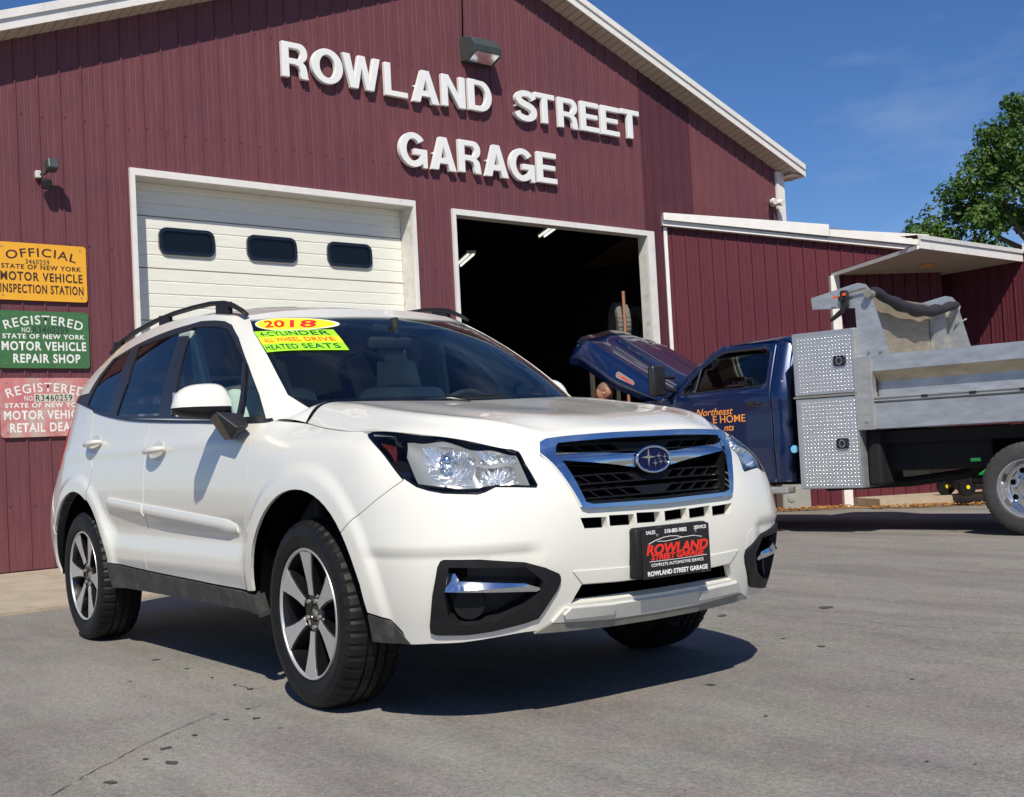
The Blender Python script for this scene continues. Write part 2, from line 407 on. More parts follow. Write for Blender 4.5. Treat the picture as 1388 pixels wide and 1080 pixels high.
def mk_green():
    base = [(-.12,0,1.10),(-.135,.25,1.10),(-.185,.5,1.10),(-.265,.66,1.095),(-.33,.745,1.08),(-.42,.81,1.068),(-.7,.838,1.08),(-1.1,.846,1.10),(-1.5,.848,1.123),(-1.9,.848,1.15),(-2.3,.843,1.192),(-2.65,.83,1.25),(-2.95,.79,1.29),(-3.2,.69,1.28),(-3.35,.4,1.25),(-3.4,0,1.25)]
    top = [(-.965,0,1.60),(-.975,.25,1.595),(-1.02,.45,1.583),(-1.06,.555,1.57),(-1.10,.598,1.568),(-1.16,.625,1.577),(-1.3,.638,1.597),(-1.5,.645,1.615),(-1.75,.65,1.624),(-2.05,.65,1.62),(-2.4,.645,1.598),(-2.7,.633,1.565),(-2.95,.6,1.53),(-3.1,.53,1.50),(-3.17,.3,1.51),(-3.2,0,1.51)]
    rows = []
    for w in (0, .25, .5, .75, 1):
        r = []
        for k, (a, b) in enumerate(zip(base, top)):
            q = [a[i]+(b[i]-a[i])*w for i in range(3)]; bl = 4*w*(1-w)
            if k >= 5 and k < 13: q[1] += .026*bl
            elif k < 4: q[0] += .02*bl; q[2] += .03*bl
            elif k == 4: q[1] += .016*bl; q[2] += .022*bl; q[0] += .01*bl
            else: q[0] -= .03*bl
            r.append(q)
        rows.append(r)
    return rows, top
_g, GTOP = mk_green()
SG = Surf(_g, None, hu=.22, hv=.14)
def mk_roof():
    rows = []
    for w in (0, .06, .16, .35, .6, .8, 1, 1.2):
        r = []
        for k in range(3, 16):
            x, y, z = GTOP[k] if k > 3 else GTOP[3]
            crown = .028 + .03*float(sst(-1.05, -1.5, x))
            yy = y*(1-w); zz = z + crown*(1-abs(1-w)**2.6)
            xc = x
            if k <= 8: xc = x + (GTOP[0][0]-GTOP[3][0])*(1-(1-w)**2)*max(0, 1-(k-3)/5.)
            if k >= 12: xc = x - (.07)*(1-(1-w)**2)*max(0, (k-11)/4.)
            r.append((xc, yy, zz))
        rows.append(r)
    return rows
SR = Surf(mk_roof(), None, sym0=False, hu=.22, hv=.1)
BK = {
'headlight': [(7.078,5.839),(6.870,6.000),(6.267,6.000),(5.561,6.000),(5.029,6.000),(4.304,6.000),(3.663,5.983),(3.161,6.000),(2.839,5.567),(2.701,4.439),(2.531,3.652),(2.571,3.581),(3.065,3.628),(3.529,3.665),(3.800,3.546),(3.985,3.501),(4.801,3.578),(5.160,3.671),(5.452,3.789),(5.794,4.062),(6.185,4.505),(6.626,5.088),(7.001,5.639)],
'hl_lens_light': [(5.604,5.407),(5.350,5.619),(4.440,5.719),(3.763,5.533),(3.197,5.539),(2.924,5.412),(2.672,3.671),(3.554,3.749),(3.967,3.677),(4.926,3.780),(5.444,3.916),(5.727,4.720)],
'hl_amber': [(6.556,5.536),(6.005,5.307),(6.095,4.616)],
'hl_bowl': [(5.235,5.262),(4.994,5.452),(4.610,5.378),(3.988,5.222),(3.952,4.775),(4.002,4.248),(4.102,3.768),(4.884,3.841),(5.057,4.005),(5.210,4.435),(5.318,4.922)],
'hl_low': [(3.965,4.426),(2.986,4.389),(2.936,3.744),(3.918,3.797),(3.991,4.034)],
'hl_turn': [(3.743,5.545),(2.946,5.354),(2.882,4.587),(3.886,4.631)],
'chrome_out': [(0.272,5.998),(1.981,6.000),(2.151,5.841),(2.281,4.941),(1.739,3.011),(1.633,2.956),(0.129,2.904)],
'grille_in': [(0.298,5.590),(1.802,5.549),(1.874,5.300),(1.956,4.729),(1.650,3.114),(1.513,3.055),(0.117,3.017)],
'gr_bar': [(1.941,4.949),(0.410,4.553),(0.319,4.037),(0.491,3.988),(1.958,4.471)],
'slotA': [(1.388,5.250),(1.144,5.178),(1.062,4.813),(1.332,4.875)],
'vent1': [(1.718,2.767),(1.253,2.738),(1.262,2.518),(1.668,2.552)],
'vent2': [(1.172,2.738),(0.657,2.718),(0.661,2.502),(1.187,2.526)],
'vent3': [(0.576,2.727),(0.042,2.706),(0.046,2.478),(0.564,2.505)],
'fog_out': [(4.982,2.011),(4.108,1.979),(3.048,1.841),(2.482,1.649),(2.213,1.491),(2.185,1.357),(2.244,1.160),(2.599,0.555),(2.884,0.476),(3.664,0.377),(4.264,0.337),(5.094,0.348),(5.250,0.398),(5.283,0.536),(5.228,1.243),(5.119,1.868),(5.059,1.976)],
'fog_in': [(4.853,1.843),(3.047,1.741),(2.616,1.401),(2.651,1.201),(3.001,0.869),(3.478,0.650),(4.026,0.570),(4.539,0.578),(4.811,0.740),(4.936,1.237)],
'fog_chrome': [(4.920,1.306),(4.884,1.733),(4.804,1.757),(4.611,1.498),(3.026,1.376),(2.684,1.270),(2.672,1.224),(2.743,1.186)],
'lipopen': [(1.658,1.176),(0.059,1.112),(0.000,0.795),(1.844,0.793)],
'skid_out': [(2.170,1.494),(0.697,1.455),(-0.000,0.606),(0.613,0.671),(0.501,0.285),(2.118,0.422),(2.558,0.543),(2.222,1.139)],
'hook_cap': [(2.733,1.781),(2.637,2.031),(2.417,2.056),(2.261,1.943),(2.198,1.497),(2.482,1.638)],
'bump_low': [(5.966,0.081),(5.239,0.136),(4.437,0.156),(3.628,0.209),(2.839,0.251),(1.745,0.279),(0.502,0.284)],
'seam_fb': [(5.792,3.999),(6.670,3.424),(7.197,3.003),(7.479,2.637)],
'corner_clad': [(7.089,0.627),(6.357,0.572),(6.126,0.302),(5.896,0.070),(7.259,0.000)],
'moulding': [(15.314,3.606),(14.190,3.286),(12.089,2.806),(12.082,2.615),(12.181,2.382),(14.253,2.834),(15.329,3.078),(15.377,3.336)],
'div': [(14.198,5.891),(14.207,5.312),(14.211,4.481),(14.190,3.286),(14.334,2.020),(14.354,0.972)],
'doorfront': [(11.643,5.870),(11.470,5.091),(11.506,3.960),(11.778,2.850),(12.026,1.390),(12.105,0.815)],
'sill_top': [(15.647,1.151),(14.391,0.964),(11.562,0.767)],
'sill_bot': [(15.694,0.224),(14.562,0.087),(11.868,0.005)],
'handle1': [(14.168,5.261),(14.156,5.058),(13.679,4.942),(13.681,5.152)],
'bowl1': [(14.095,5.324),(13.846,5.390),(13.665,5.066),(13.801,4.819),(14.020,4.891)],
'bowl2': [(16.436,5.478),(15.939,5.553),(15.641,5.367),(15.770,5.164),(16.165,5.212)],
'ws_edge': [(3.413,3.758),(3.721,3.090),(3.714,2.105),(3.739,1.253),(3.738,0.588)],
'ws_top': [(3.413,3.758),(1.769,3.602),(1.129,3.499)],
'dlo': [(4.990,-0.000),(4.765,0.864),(4.682,1.842),(4.666,3.025),(4.911,3.609),(5.339,3.758),(5.963,3.774),(6.689,3.771),(7.255,3.685),(8.246,3.596),(9.528,3.459),(10.601,3.184),(10.908,2.171),(11.074,0.982),(13.093,0.101),(10.628,-0.000),(9.753,0.000),(7.617,0.065)],
'gl_front': [(7.117,3.480),(6.973,3.554),(5.762,3.528),(5.227,3.432),(4.996,3.045),(4.815,2.122),(5.839,0.131),(7.602,0.161)],
'gl_qf': [(4.754,2.020),(4.834,0.868),(5.009,0.158),(5.748,0.130)],
'gl_rear': [(7.556,3.405),(8.027,0.181),(9.517,0.073),(9.296,1.538),(9.351,3.271)],
'gl_qr': [(9.658,3.244),(9.817,0.083),(10.509,-0.000),(10.934,0.184),(10.752,1.877),(10.447,3.090)],
'tail': [(18.182,5.604),(18.200,5.473),(18.410,5.166),(18.347,4.661),(18.213,5.380)],
'stick_oval': [(3.468,3.404),(2.734,3.608),(1.900,3.531),(1.389,3.372),(1.307,3.051),(1.629,2.864),(2.259,2.892),(3.112,3.091)],
'stick_rect': [(3.697,3.067),(1.358,2.787),(1.472,1.869),(3.655,2.093)],
}
# ------------------------------------------------------------------ materials of the car
M['white'] = (lambda: (lambda nt: (nt.b.inputs['Base Color'].__setattr__('default_value', (.745, .73, .66, 1)), nt.b.inputs['Roughness'].__setattr__('default_value', .32),
    nt.b.inputs['Coat Weight'].__setattr__('default_value', .9), nt.b.inputs['Coat Roughness'].__setattr__('default_value', .02),
    bump(nt, noise_tex(nt, coords(nt), 9, 2), .05, .004), nt.m)[-1])(NT('pearl_white_paint')))()
M['chrome'] = mat('chrome', (.72, .75, .8), .08, 1.)
M['black_trim'] = mat('black_trim', (.018, .018, .02), .32, vary=.2, bmp=.05, bscale=300)
M['gloss_black'] = mat('gloss_black', (.008, .008, .01), .08, coat=.6)
M['plastic'] = mat('textured_plastic', (.013, .013, .015), .5, spec=.25, vary=.25, vscale=20, bmp=.25, bscale=600)
M['clad'] = mat('dusty_cladding', (.045, .044, .043), .6, vary=.3, vscale=9, bmp=.25, bscale=500, dirt=((.09, .083, .075), 14, .5))
M['grille_black'] = mat('grille_black', (.007, .007, .008), .45, spec=.25)
M['dark'] = mat('dark_underbody', (.003, .003, .0035), .95, spec=.05)
M['rubber'] = mat('tyre_rubber', (.010, .0095, .0095), .5, vary=.35, vscale=14, bmp=.25, bscale=220, spec=.22, dirt=((.020, .018, .016), 9, .60))
M['alloy'] = mat('machined_alloy', (.56, .55, .54), .38, .55, vary=.06, vscale=30)
M['alloy_black'] = mat('black_alloy', (.006, .006, .007), .25, .0, coat=.3)
M['glass_ws'] = glass_mat('windscreen_glass', (.80, .94, .95), refl=1.75)
M['glass_clear'] = glass_mat('door_glass', (.80, .92, .86), refl=1.5)
M['glass_dark'] = glass_mat('privacy_glass', (.2, .2, .21), refl=1.6)
M['lens'] = glass_mat('lens', (.97, .98, .98), refl=1.35)
M['reflector'] = mat('reflector', (.86, .87, .88), .16, .92)
M['hl_grey'] = mat('lamp_bezel_grey', (.40, .415, .42), .3, .5)
M['amber'] = mat('amber_lens', (.07, .009, .004), .15, coat=.5)
M['red_lens'] = mat('red_lens', (.35, .01, .01), .12, coat=.6)
M['silver'] = mat('silver_skid', (.62, .62, .58), .42, .2, vary=.06, vscale=20, bmp=.06, bscale=300)
M['silver_dirty'] = mat('dirty_silver', (.25, .24, .21), .55, .2, vary=.15, vscale=20)
M['seat'] = mat('grey_seat_cloth', (.66, .69, .68), .9, bmp=.2, bscale=400)
M['interior'] = mat('interior_black', (.02, .02, .022), .8)
M['beige'] = mat('interior_pillar', (.35, .42, .36), .7)
M['txt_white'] = mat('white_print', (.78, .78, .78), .5)
M['txt_red'] = mat('red_print', (.75, .03, .015), .5)
M['txt_dgreen'] = mat('dark_green_print', (.01, .10, .03), .6)
M['txt_orange'] = mat('orange_print', (.75, .10, .01), .6)
M['st_yellow'] = mat('yellow_sticker', (.9, .78, .02), .6)
M['st_green'] = mat('lime_sticker', (.36, .82, .02), .6)
M['st_white'] = mat('white_sticker_rim', (.8, .8, .8), .6)
M['badge_blue'] = mat('badge_blue', (.004, .008, .045), .35, spec=.2)

car = empty('suv', 'white compact SUV with 2018 stickers on its windscreen, parked before the garage', 'car')
UV = {k: list(v) for k, v in BK.items()}
def sidez(S, pts): return [S.side(x, z) for x, z in pts]
def arc(wx, r, a0, a1, n=26, zc=.345): return [(wx+.01+r*math.cos(a0+(a1-a0)*i/n), zc+r*math.sin(a0+(a1-a0)*i/n)) for i in range(n+1)]
RA = .452
def a_at_z(z): return math.asin(max(-1, min(1, (z-.345)/RA)))
def Pt(S, uv): return S.P(np.array([uv[0]]), np.array([uv[1]]))[0]
W_ = M['white']
# --- door, fender and quarter outlines in (x,z), read off the side view
div = [(-1.602, 1.118), (-1.606, 1.015), (-1.61, .887), (-1.615, .735), (-1.655, .563), (-1.683, .416)]
dfr = [(-.465, 1.067), (-.435, .975), (-.438, .815), (-.480, .680), (-.545, .474), (-.575, .395)]
rdr = [(-2.47, 1.215), (-2.45, 1.05), (-2.37, .92)]           # rear edge of the rear door above the arch
sill = [(-2.236, .441), (-1.703, .416), (-.575, .392), (-.447, .389)]
arch_f = arc(0, RA, math.radians(6), math.radians(171))
arch_r = arc(-2.64, RA, math.radians(12), math.radians(180))
def topline(x0, x1, n=12): # along the beltline
    return [(float(u), 6.0) for u in np.linspace(x0, x1, n)]
def u_of(x, z): return SL.side(x, z)[0]
seam_fb = UV['seam_fb']
fz = Pt(SL, seam_fb[-1])
for sgn, sidename in ((-1, 'near'), (1, 'far')):
    # front fender
    af = [p for p in arc(0, RA, math.atan2(fz[2]-.345, fz[0]-.01), math.radians(173), 22)]
    fen = [UV['headlight'][0], UV['headlight'][-1], UV['headlight'][-2], UV['headlight'][-3]] + seam_fb
    fen += sidez(SL, af) + sidez(SL, dfr[::-1]) + [(u_of(-.465, 1.06), 6.0)] + topline(u_of(-.465, 1.06)-.1, 7.35, 8)
    panel('front_fender', SL, fen, W_, car, sgn=sgn, grid=.016)
    # front door
    fd = sidez(SL, dfr[1:]) + sidez(SL, [(-.9, .398), (-1.3, .407)]) + sidez(SL, div[::-1][:-1]) + [(u_of(-1.602, 1.1), 6.0)] + topline(u_of(-1.602, 1.1)-.1, u_of(-.465, 1.06), 8)
    door = panel('front_door', SL, fd, W_, car, sgn=sgn)
    rd = sidez(SL, div[1:]) + sidez(SL, [(-1.9, .424), (-2.195, .437)])
    ar = arc(-2.64, RA+.012, math.radians(14), math.radians(63), 10)
    rd += sidez(SL, ar) + sidez(SL, rdr[::-1][:-1]) + [(u_of(-2.47, 1.19), 6.0)] + topline(u_of(-2.47, 1.19)-.1, u_of(-1.602, 1.1), 8)
    rdoor = panel('rear_door', SL, rd, W_, car, sgn=sgn, grid=.02)
    q = sidez(SL, rdr[1:]) + sidez(SL, arc(-2.64, RA, math.radians(64), math.radians(150), 16)) + sidez(SL, [(-3.1, .66), (-3.17, .95)]) + [(u_of(-3.0, 1.0)+1.0, 6.0)] + topline(u_of(-3.0, 1.0)+.8, u_of(-2.47, 1.19), 6)
    panel('quarter_panel', SL, q, W_, car, sgn=sgn, grid=.016)
    qr = sidez(SL, arc(-2.64, RA+.012, math.radians(10), math.radians(63), 10)) + sidez(SL, arc(-2.64, RA, math.radians(64), math.radians(12), 10))
    # sill cladding
    sc_ = sidez(SL, [(-2.195, .433), (-1.703, .411), (-.9, .393), (-.435, .384)]) + sidez(SL, [(-.43, .30)]) + [(u, .15) for u in np.linspace(u_of(-.43, .32), u_of(-2.2, .36), 10)]
    panel('sill_cladding', SL, sc_, M['clad'], car, sgn=sgn, off=.006, depth=.05)
    # rubbing strip on each door
    for nm, par, xs in (('door_moulding', door, (-.58, -1.60)), ('door_moulding', rdoor, (-1.625, -2.14))):
        mb = MB(); n = 14; X = np.linspace(xs[0], xs[1], n); prev = None
        ring = []
        for i, x in enumerate(X):
            zt = .674+(x+.58)*(-.0625); zc = zt-.03; e = 0.0 if 0 < i < n-1 else 1.0
            if par is door and i == n-1: e = 0
            if par is rdoor and i == 0: e = 0
            p = Pt(SL, SL.side(x, zc)); y = p[1]
            r = []
            for dz, dy in ((.030, -.004), (.026, .012), (.008, .017), (-.014, .015), (-.030, .004), (-.030, -.006)):
                r.append(mb.bm.verts.new((x, sgn*(y+dy*(1-.6*e)), zc+dz*(1-.35*e))))
            ring.append(r)
        for a, b in zip(ring[:-1], ring[1:]):
            for j in range(5): mb.bm.faces.new((a[j], a[j+1], b[j+1], b[j]))
        mb.bm.faces.new(ring[0]); mb.bm.faces.new(ring[-1][::-1])
        mb.build(nm, W_, par, smooth=40)
    # handles
    for par, xc, zc in ((door, -1.44, .982), (rdoor, -2.36, 1.045)):
        p = Pt(SL, SL.side(xc, zc)); y = p[1]*sgn
        mb = MB(); pts = []
        for i in range(9):
            t = i/8; bowl = math.sin(math.pi*t)
            pts.append((xc+.115-.23*t, y+sgn*(.010+.030*bowl**.5), zc+.006-.012*t))
        mb.tube(pts, [.010, .014, .016, .017, .017, .017, .016, .015, .011], 10)
        mb.build('door_handle', W_, par, smooth=60)
        cup = [SL.side(xc+.085*math.cos(a)+.0, zc-.002+.048*math.sin(a)) for a in np.linspace(0, 2*math.pi, 20, endpoint=False)]
        panel('handle_cup', SL, cup, M['silver'], par, sgn=sgn, off=.0015, depth=.004, gap=0, grid=.012)
    # wheel housing
    for wx in WX:
        mb = MB(); mb.lathe([(RA-.004, sgn*.86), (RA-.004, sgn*.52), (.02, sgn*.52)], 40, 'Y', (wx+.01, 0, .345), math.radians(-4), math.radians(182))
        mb.build('wheel_liner', M['dark'], car, smooth=60)
    # taillight and rear bumper corner
    tl = sidez(SL, [(-2.99, 1.16), (-2.97, 1.12), (-3.02, 1.0), (-3.04, .92), (-3.12, .93), (-3.16, 1.1)]) 
    panel('tail_light', SL, tl, M['red_lens'], car, sgn=sgn, off=.006)
# rear bumper, tailgate (round the corner, both sides in one sheet each)
rb = sidez(SL, arc(-2.64, RA, math.radians(151), math.radians(186), 8)) + sidez(SL, [(-3.08, .29)]) + [(22, .2), (22, 3.4)] + sidez(SL, [(-3.17, .72), (-3.1, .66)])
for sgn in (-1, 1): panel('rear_bumper', SL, rb, W_, car, sgn=sgn)
tg = sidez(SL, [(-3.17, .95), (-3.17, .72)]) + [(22, 3.4), (22, 6.0), (u_of(-3.0, 1.0)+1.0, 6.0)]
for sgn in (-1, 1): panel('tailgate', SL, tg, W_, car, sgn=sgn)
# hood
hood = panel('hood', SH, [(-.5, .0), (5, .0), (5, 6), (-.5, 6)], W_, car, both=True, gap=.002, depth=.02, grid=.035, off=.001)
# front bumper with its openings
HL = UV['headlight']
arch_bump = sidez(SL, arc(0, RA, math.radians(-8), math.atan2(fz[2]-.345, fz[0]-.01), 14))
lowb = UV['bump_low'] + [(0, UV['bump_low'][-1][1])]
slant = sidez(SL, [(.455, .385), (.545, .365)])
ob = [(-.5, 6.0), (-.5, UV['bump_low'][-1][1])] + lowb[::-1] + [UV['bump_low'][0], SL.side(.575, .31)] + slant[::-1] + arch_bump[5:] + seam_fb[::-1][1:] + HL[-4:-24:-1][:16]
i_in = 10
ob = [(-.5, 6.0), (-.5, UV['bump_low'][-1][1])] + UV['bump_low'][::-1] + [SL.side(.58, .325), SL.side(.545, .365), SL.side(.455, .385)] + arch_bump[7:] + seam_fb[::-1][1:] + [HL[k] for k in range(19, 8, -1)] + [HL[8], (2.98, 6.0), (2.2, 6.0)]
def mirrored(poly, closed_at0=True):  # a half outline that touches the centre line, extended across it
    return poly
def cen(poly, top, bot): return [(-.5, top)] + poly + [(-.5, bot)]
chr_o = [(-.5, UV['chrome_out'][0][1])] + UV['chrome_out'][:-1] + [(-.5, UV['chrome_out'][-1][1])]
gri_o = [(-.5, UV['grille_in'][0][1])] + UV['grille_in'][:-1] + [(-.5, UV['grille_in'][-1][1])]
gri_h = [tuple(q) for q in offset_poly(np.array(gri_o)*[SL.hu, SL.hv], -.012)/[SL.hu, SL.hv]]
z2v = lambda y, z: SL.front(y, z)
vents = []
for k in range(3):
    y0 = .012+.118*k; y1 = y0+.104; a = .0; b = .012 if k == 2 else 0
    vents.append([z2v(y0, .661), z2v(y1, .665), z2v(y1-b, .633), z2v(y0, .630)])
lip = [(-.5, z2v(.01, .437)[1]), z2v(.01, .437), z2v(.2, .440), z2v(.345, .446), z2v(.375, .390), z2v(.2, .386), z2v(.01, .384), (-.5, z2v(.01, .384)[1])]
bum = panel('front_bumper', SL, ob, W_, car, holes=[gri_h, UV['fog_out'], lip]+vents, both=True, depth=.03, grid=.016)
panel('skid_plate', SL, [(-.5, z2v(.01, .372)[1]), z2v(.01, .372), z2v(.2, .374), z2v(.405, .382), z2v(.445, .335), z2v(.2, .318), z2v(.01, .316), (-.5, z2v(.01, .316)[1])], M['silver'], bum, both=True, off=.012, depth=.03, grid=.02)
panel('skid_pad', SL, [z2v(.20, .378), z2v(.385, .384), z2v(.41, .362), z2v(.40, .345), z2v(.20, .340)], M['silver'], bum, sgn=-1, off=.022, depth=.02, grid=.02)
panel('skid_pad', SL, [z2v(.20, .378), z2v(.385, .384), z2v(.41, .362), z2v(.40, .345), z2v(.20, .340)], M['silver'], bum, sgn=1, off=.022, depth=.02, grid=.02)
panel('skid_plate_lower', SL, [(-.5, z2v(.01, .33)[1]), z2v(.01, .335), z2v(.15, .335), z2v(.18, .345), z2v(.3, .345), z2v(.33, .335), z2v(.43, .342), z2v(.50, .305), z2v(.2, .29), z2v(.01, .288), (-.5, z2v(.01, .288)[1])], M['silver_dirty'], bum, both=True, off=.010, depth=.05, grid=.02)
panel('upper_lip', SL, [(-.5, z2v(.01, .488)[1]), z2v(.01, .488), z2v(.2, .492), z2v(.39, .498), z2v(.345, .450), z2v(.2, .444), z2v(.01, .441), (-.5, z2v(.01, .441)[1])], W_, bum, both=True, off=.004, depth=.02, grid=.02)
for sgn in (-1, 1):
    panel('tow_hook_cover', SL, UV['hook_cap'], W_, bum, sgn=sgn, off=.0006, depth=.003, gap=.0015, grid=.02)
    bz = panel('fog_lamp_bezel', SL, UV['fog_out'], M['plastic'], car, holes=[UV['fog_in']], sgn=sgn, off=.009, depth=.075, gap=.001, grid=.02)
    panel('bezel_back', SL, UV['fog_in'], M['interior'], bz, sgn=sgn, off=-.055, depth=0, gap=0, grid=.02)
    panel('chrome_strip', SL, UV['fog_chrome'], M['chrome'], bz, sgn=sgn, off=.004, depth=.04, gap=0, grid=.012, ofn=lambda p: .010-.9*np.clip(p[:, 2]-.468, 0, .03)-.5*np.clip(p[:, 2]-.50, 0, .1))
    c = Vector((.775, sgn*.690, .415)); n = Vector((.8, sgn*.6, 0)).normalized()
    mb = MB(); mb.cyl(c-n*.05, c+n*.002, .05, .05, 24); mb.build('fog_lamp_blank', M['grille_black'], bz, smooth=50)
    panel('corner_cladding', SL, [SL.side(.455, .38), SL.side(.545, .362), SL.side(.575, .32), SL.side(.60, .285), SL.side(.44, .285)], M['clad'], car, sgn=sgn, off=.003, depth=.05)
# black backs behind the openings
panel('grille_back', SL, gri_o, M['dark'], car, both=True, off=-.07, depth=0, gap=0, grid=.05)
panel('intake_back', SL, [(-.5, 1.0), (3.2, .9), (3.0, 3.3), (-.5, 3.3)], M['dark'], car, both=True, off=-.06, depth=0, gap=0, grid=.06)
mb = MB(); mb.box((-1.3, 0, .32), (3.6, 1.30, .10)); mb.box((.62, 0, .315), (.3, .7, .04)); mb.build('underbody', M['dark'], car)
# dark inner shell so that the shut lines read black
ins = [(3.2, 5.95), (3.2, 1.0), (5.5, .8), (6.7, 2.3), (7.2, 5.95)]
for sgn in (-1, 1):
    panel('inner_shell', SL, sidez(SL, [(-.46, 1.0), (-.46, .36), (-2.14, .36), (-2.2, .62), (-2.4, .86), (-2.42, 1.08)]), M['dark'], car, sgn=sgn, off=-.02, depth=0, gap=0, grid=.08)
    panel('inner_shell', SL, [SL.side(.5, .5), SL.side(.43, .66), SL.side(.30, .78), SL.side(.15, .86), SL.side(0, .9), SL.side(-.3, .9), (9.5, 5.6), (8.2, 5.6), SL.side(.24, .90), SL.side(.40, .84), SL.side(.55, .76), SL.front(.72, .70), SL.front(.72, .5)], M['dark'], car, sgn=sgn, off=-.02, depth=0, gap=0, grid=.06)
    panel('inner_shell', SL, sidez(SL, arc(-2.64, RA+.03, math.radians(60), math.radians(150), 10)+[(-3.15, .7), (-3.18, 1.0), (-3.0, 1.12), (-2.45, 1.12)]), M['dark'], car, sgn=sgn, off=-.02, depth=0, gap=0, grid=.08)
panel('inner_shell', SH, [(0, .25), (4.6, .25), (4.7, 5.7), (0, 5.7)], M['dark'], car, both=True, off=-.03, depth=0, gap=0, grid=.1)
# grille: chrome surround, wing bar, cells, badge
gr = empty('grille', parent=car)
panel('grille_wall', SL, [tuple(q) for q in offset_poly(np.array(gri_o)*[SL.hu, SL.hv], -.008)/[SL.hu, SL.hv]], M['grille_black'], gr, holes=[gri_o], both=True, off=.008, depth=.078, gap=0, grid=.015)
panel('chrome_surround', SL, chr_o, M['chrome'], gr, holes=[gri_o], both=True, off=.012, depth=.020, gap=.0, grid=.012, ofn=lambda p: .004*np.sin(p[:, 2]*3))
v_ = lambda y, z: SL.front(y, z)
bar = [(-.5, v_(.01, .864)[1]), v_(.01, .864), v_(.12, .868), v_(.30, .880), v_(.408, .887), v_(.402, .858), v_(.30, .848), v_(.15, .832), v_(.09, .822), (-.5, v_(.01, .820)[1])]
panel('chrome_wing', SL, bar, M['chrome'], gr, both=True, off=-.006, depth=.03, gap=.0, grid=.012, ofn=lambda p: .010*np.sin(np.clip((p[:, 2]-.83)/.06, 0, 1)*3.14))
def cellrow(z0, z1, ya, yb, n, skew):
    out = []
    for i in range(n):
        a = ya+(yb-ya)*i/n; b = ya+(yb-ya)*(i+1)/n-.008
        out.append([v_(a, z1(a)), v_(b, z1(b)), v_(b-skew, z0(b)), v_(a-skew if a-skew > .01 else .01, z0(a))])
    return out
for (zb, zt, ya, yb, n) in ((.889, .909, .14, .375, 3), (.784, .808, .11, .375, 4), (.734, .758, .09, .350, 4)):
    zt0 = lambda a, zt=zt: zt+.012*(a/.4)**2*0; zb0 = lambda a, zb=zb: zb
    frame_ = [(-.5, v_(.01, zt+.004)[1]), v_(.01, zt+.004), v_(yb+.012, zt+.005), v_(yb+.003, zb-.005), v_(.01, zb-.005), (-.5, v_(.01, zb-.005)[1])]
    panel('grille_bar', SL, frame_, M['grille_black'], gr, holes=cellrow(zb0, zt0, ya, yb, n, .035), both=True, off=-.028, depth=.018, gap=0, grid=.02)
for z in (.700,):
    panel('grille_bar', SL, [(-.5, v_(.01, z+.016)[1]), v_(.01, z+.016), v_(.32, z+.022), v_(.318, z+.012), v_(.01, z+.004), (-.5, v_(.01, z+.004)[1])], M['grille_black'], gr, both=True, off=-.02, depth=.03, gap=0, grid=.02)
# oval badge with one large and five small stars
bc = Pt(SL, (0, v_(0.001, .843)[1])); bcx = float(bc[0])+.008
bd = MB(); 
def oval(ry, rz, n=40): return [(ry*math.cos(a), .843+rz*math.sin(a)) for a in np.linspace(0, 2*math.pi, n, endpoint=False)]
bd.prism(oval(.076, .043), bcx-.03, bcx, 'X'); badge = bd.build('badge', M['badge_blue'], gr, smooth=30)
rim_ = MB(); rim_.tube([(bcx, y, z) for y, z in oval(.077, .044)], .0055, 8, closed=True); rim_.build('badge_rim', M['chrome'], badge, smooth=80)
def star(mb, cy, cz, r, k=.18):
    pts = []
    for i in range(8):
        a = math.pi/4*i; rr = r if i % 2 == 0 else r*k
        pts.append((cy+rr*math.cos(a), cz+rr*math.sin(a)*.95))
    mb.prism(pts, bcx, bcx+.003, 'X')
for (cy, cz, r) in ((-.024, .851, .036), (.024, .853, .015), (.052, .850, .013), (.006, .829, .015), (.032, .833, .013), (.056, .833, .012)):
    mb = MB(); star(mb, cy, cz, r); mb.build('badge_star', M['chrome'], badge)
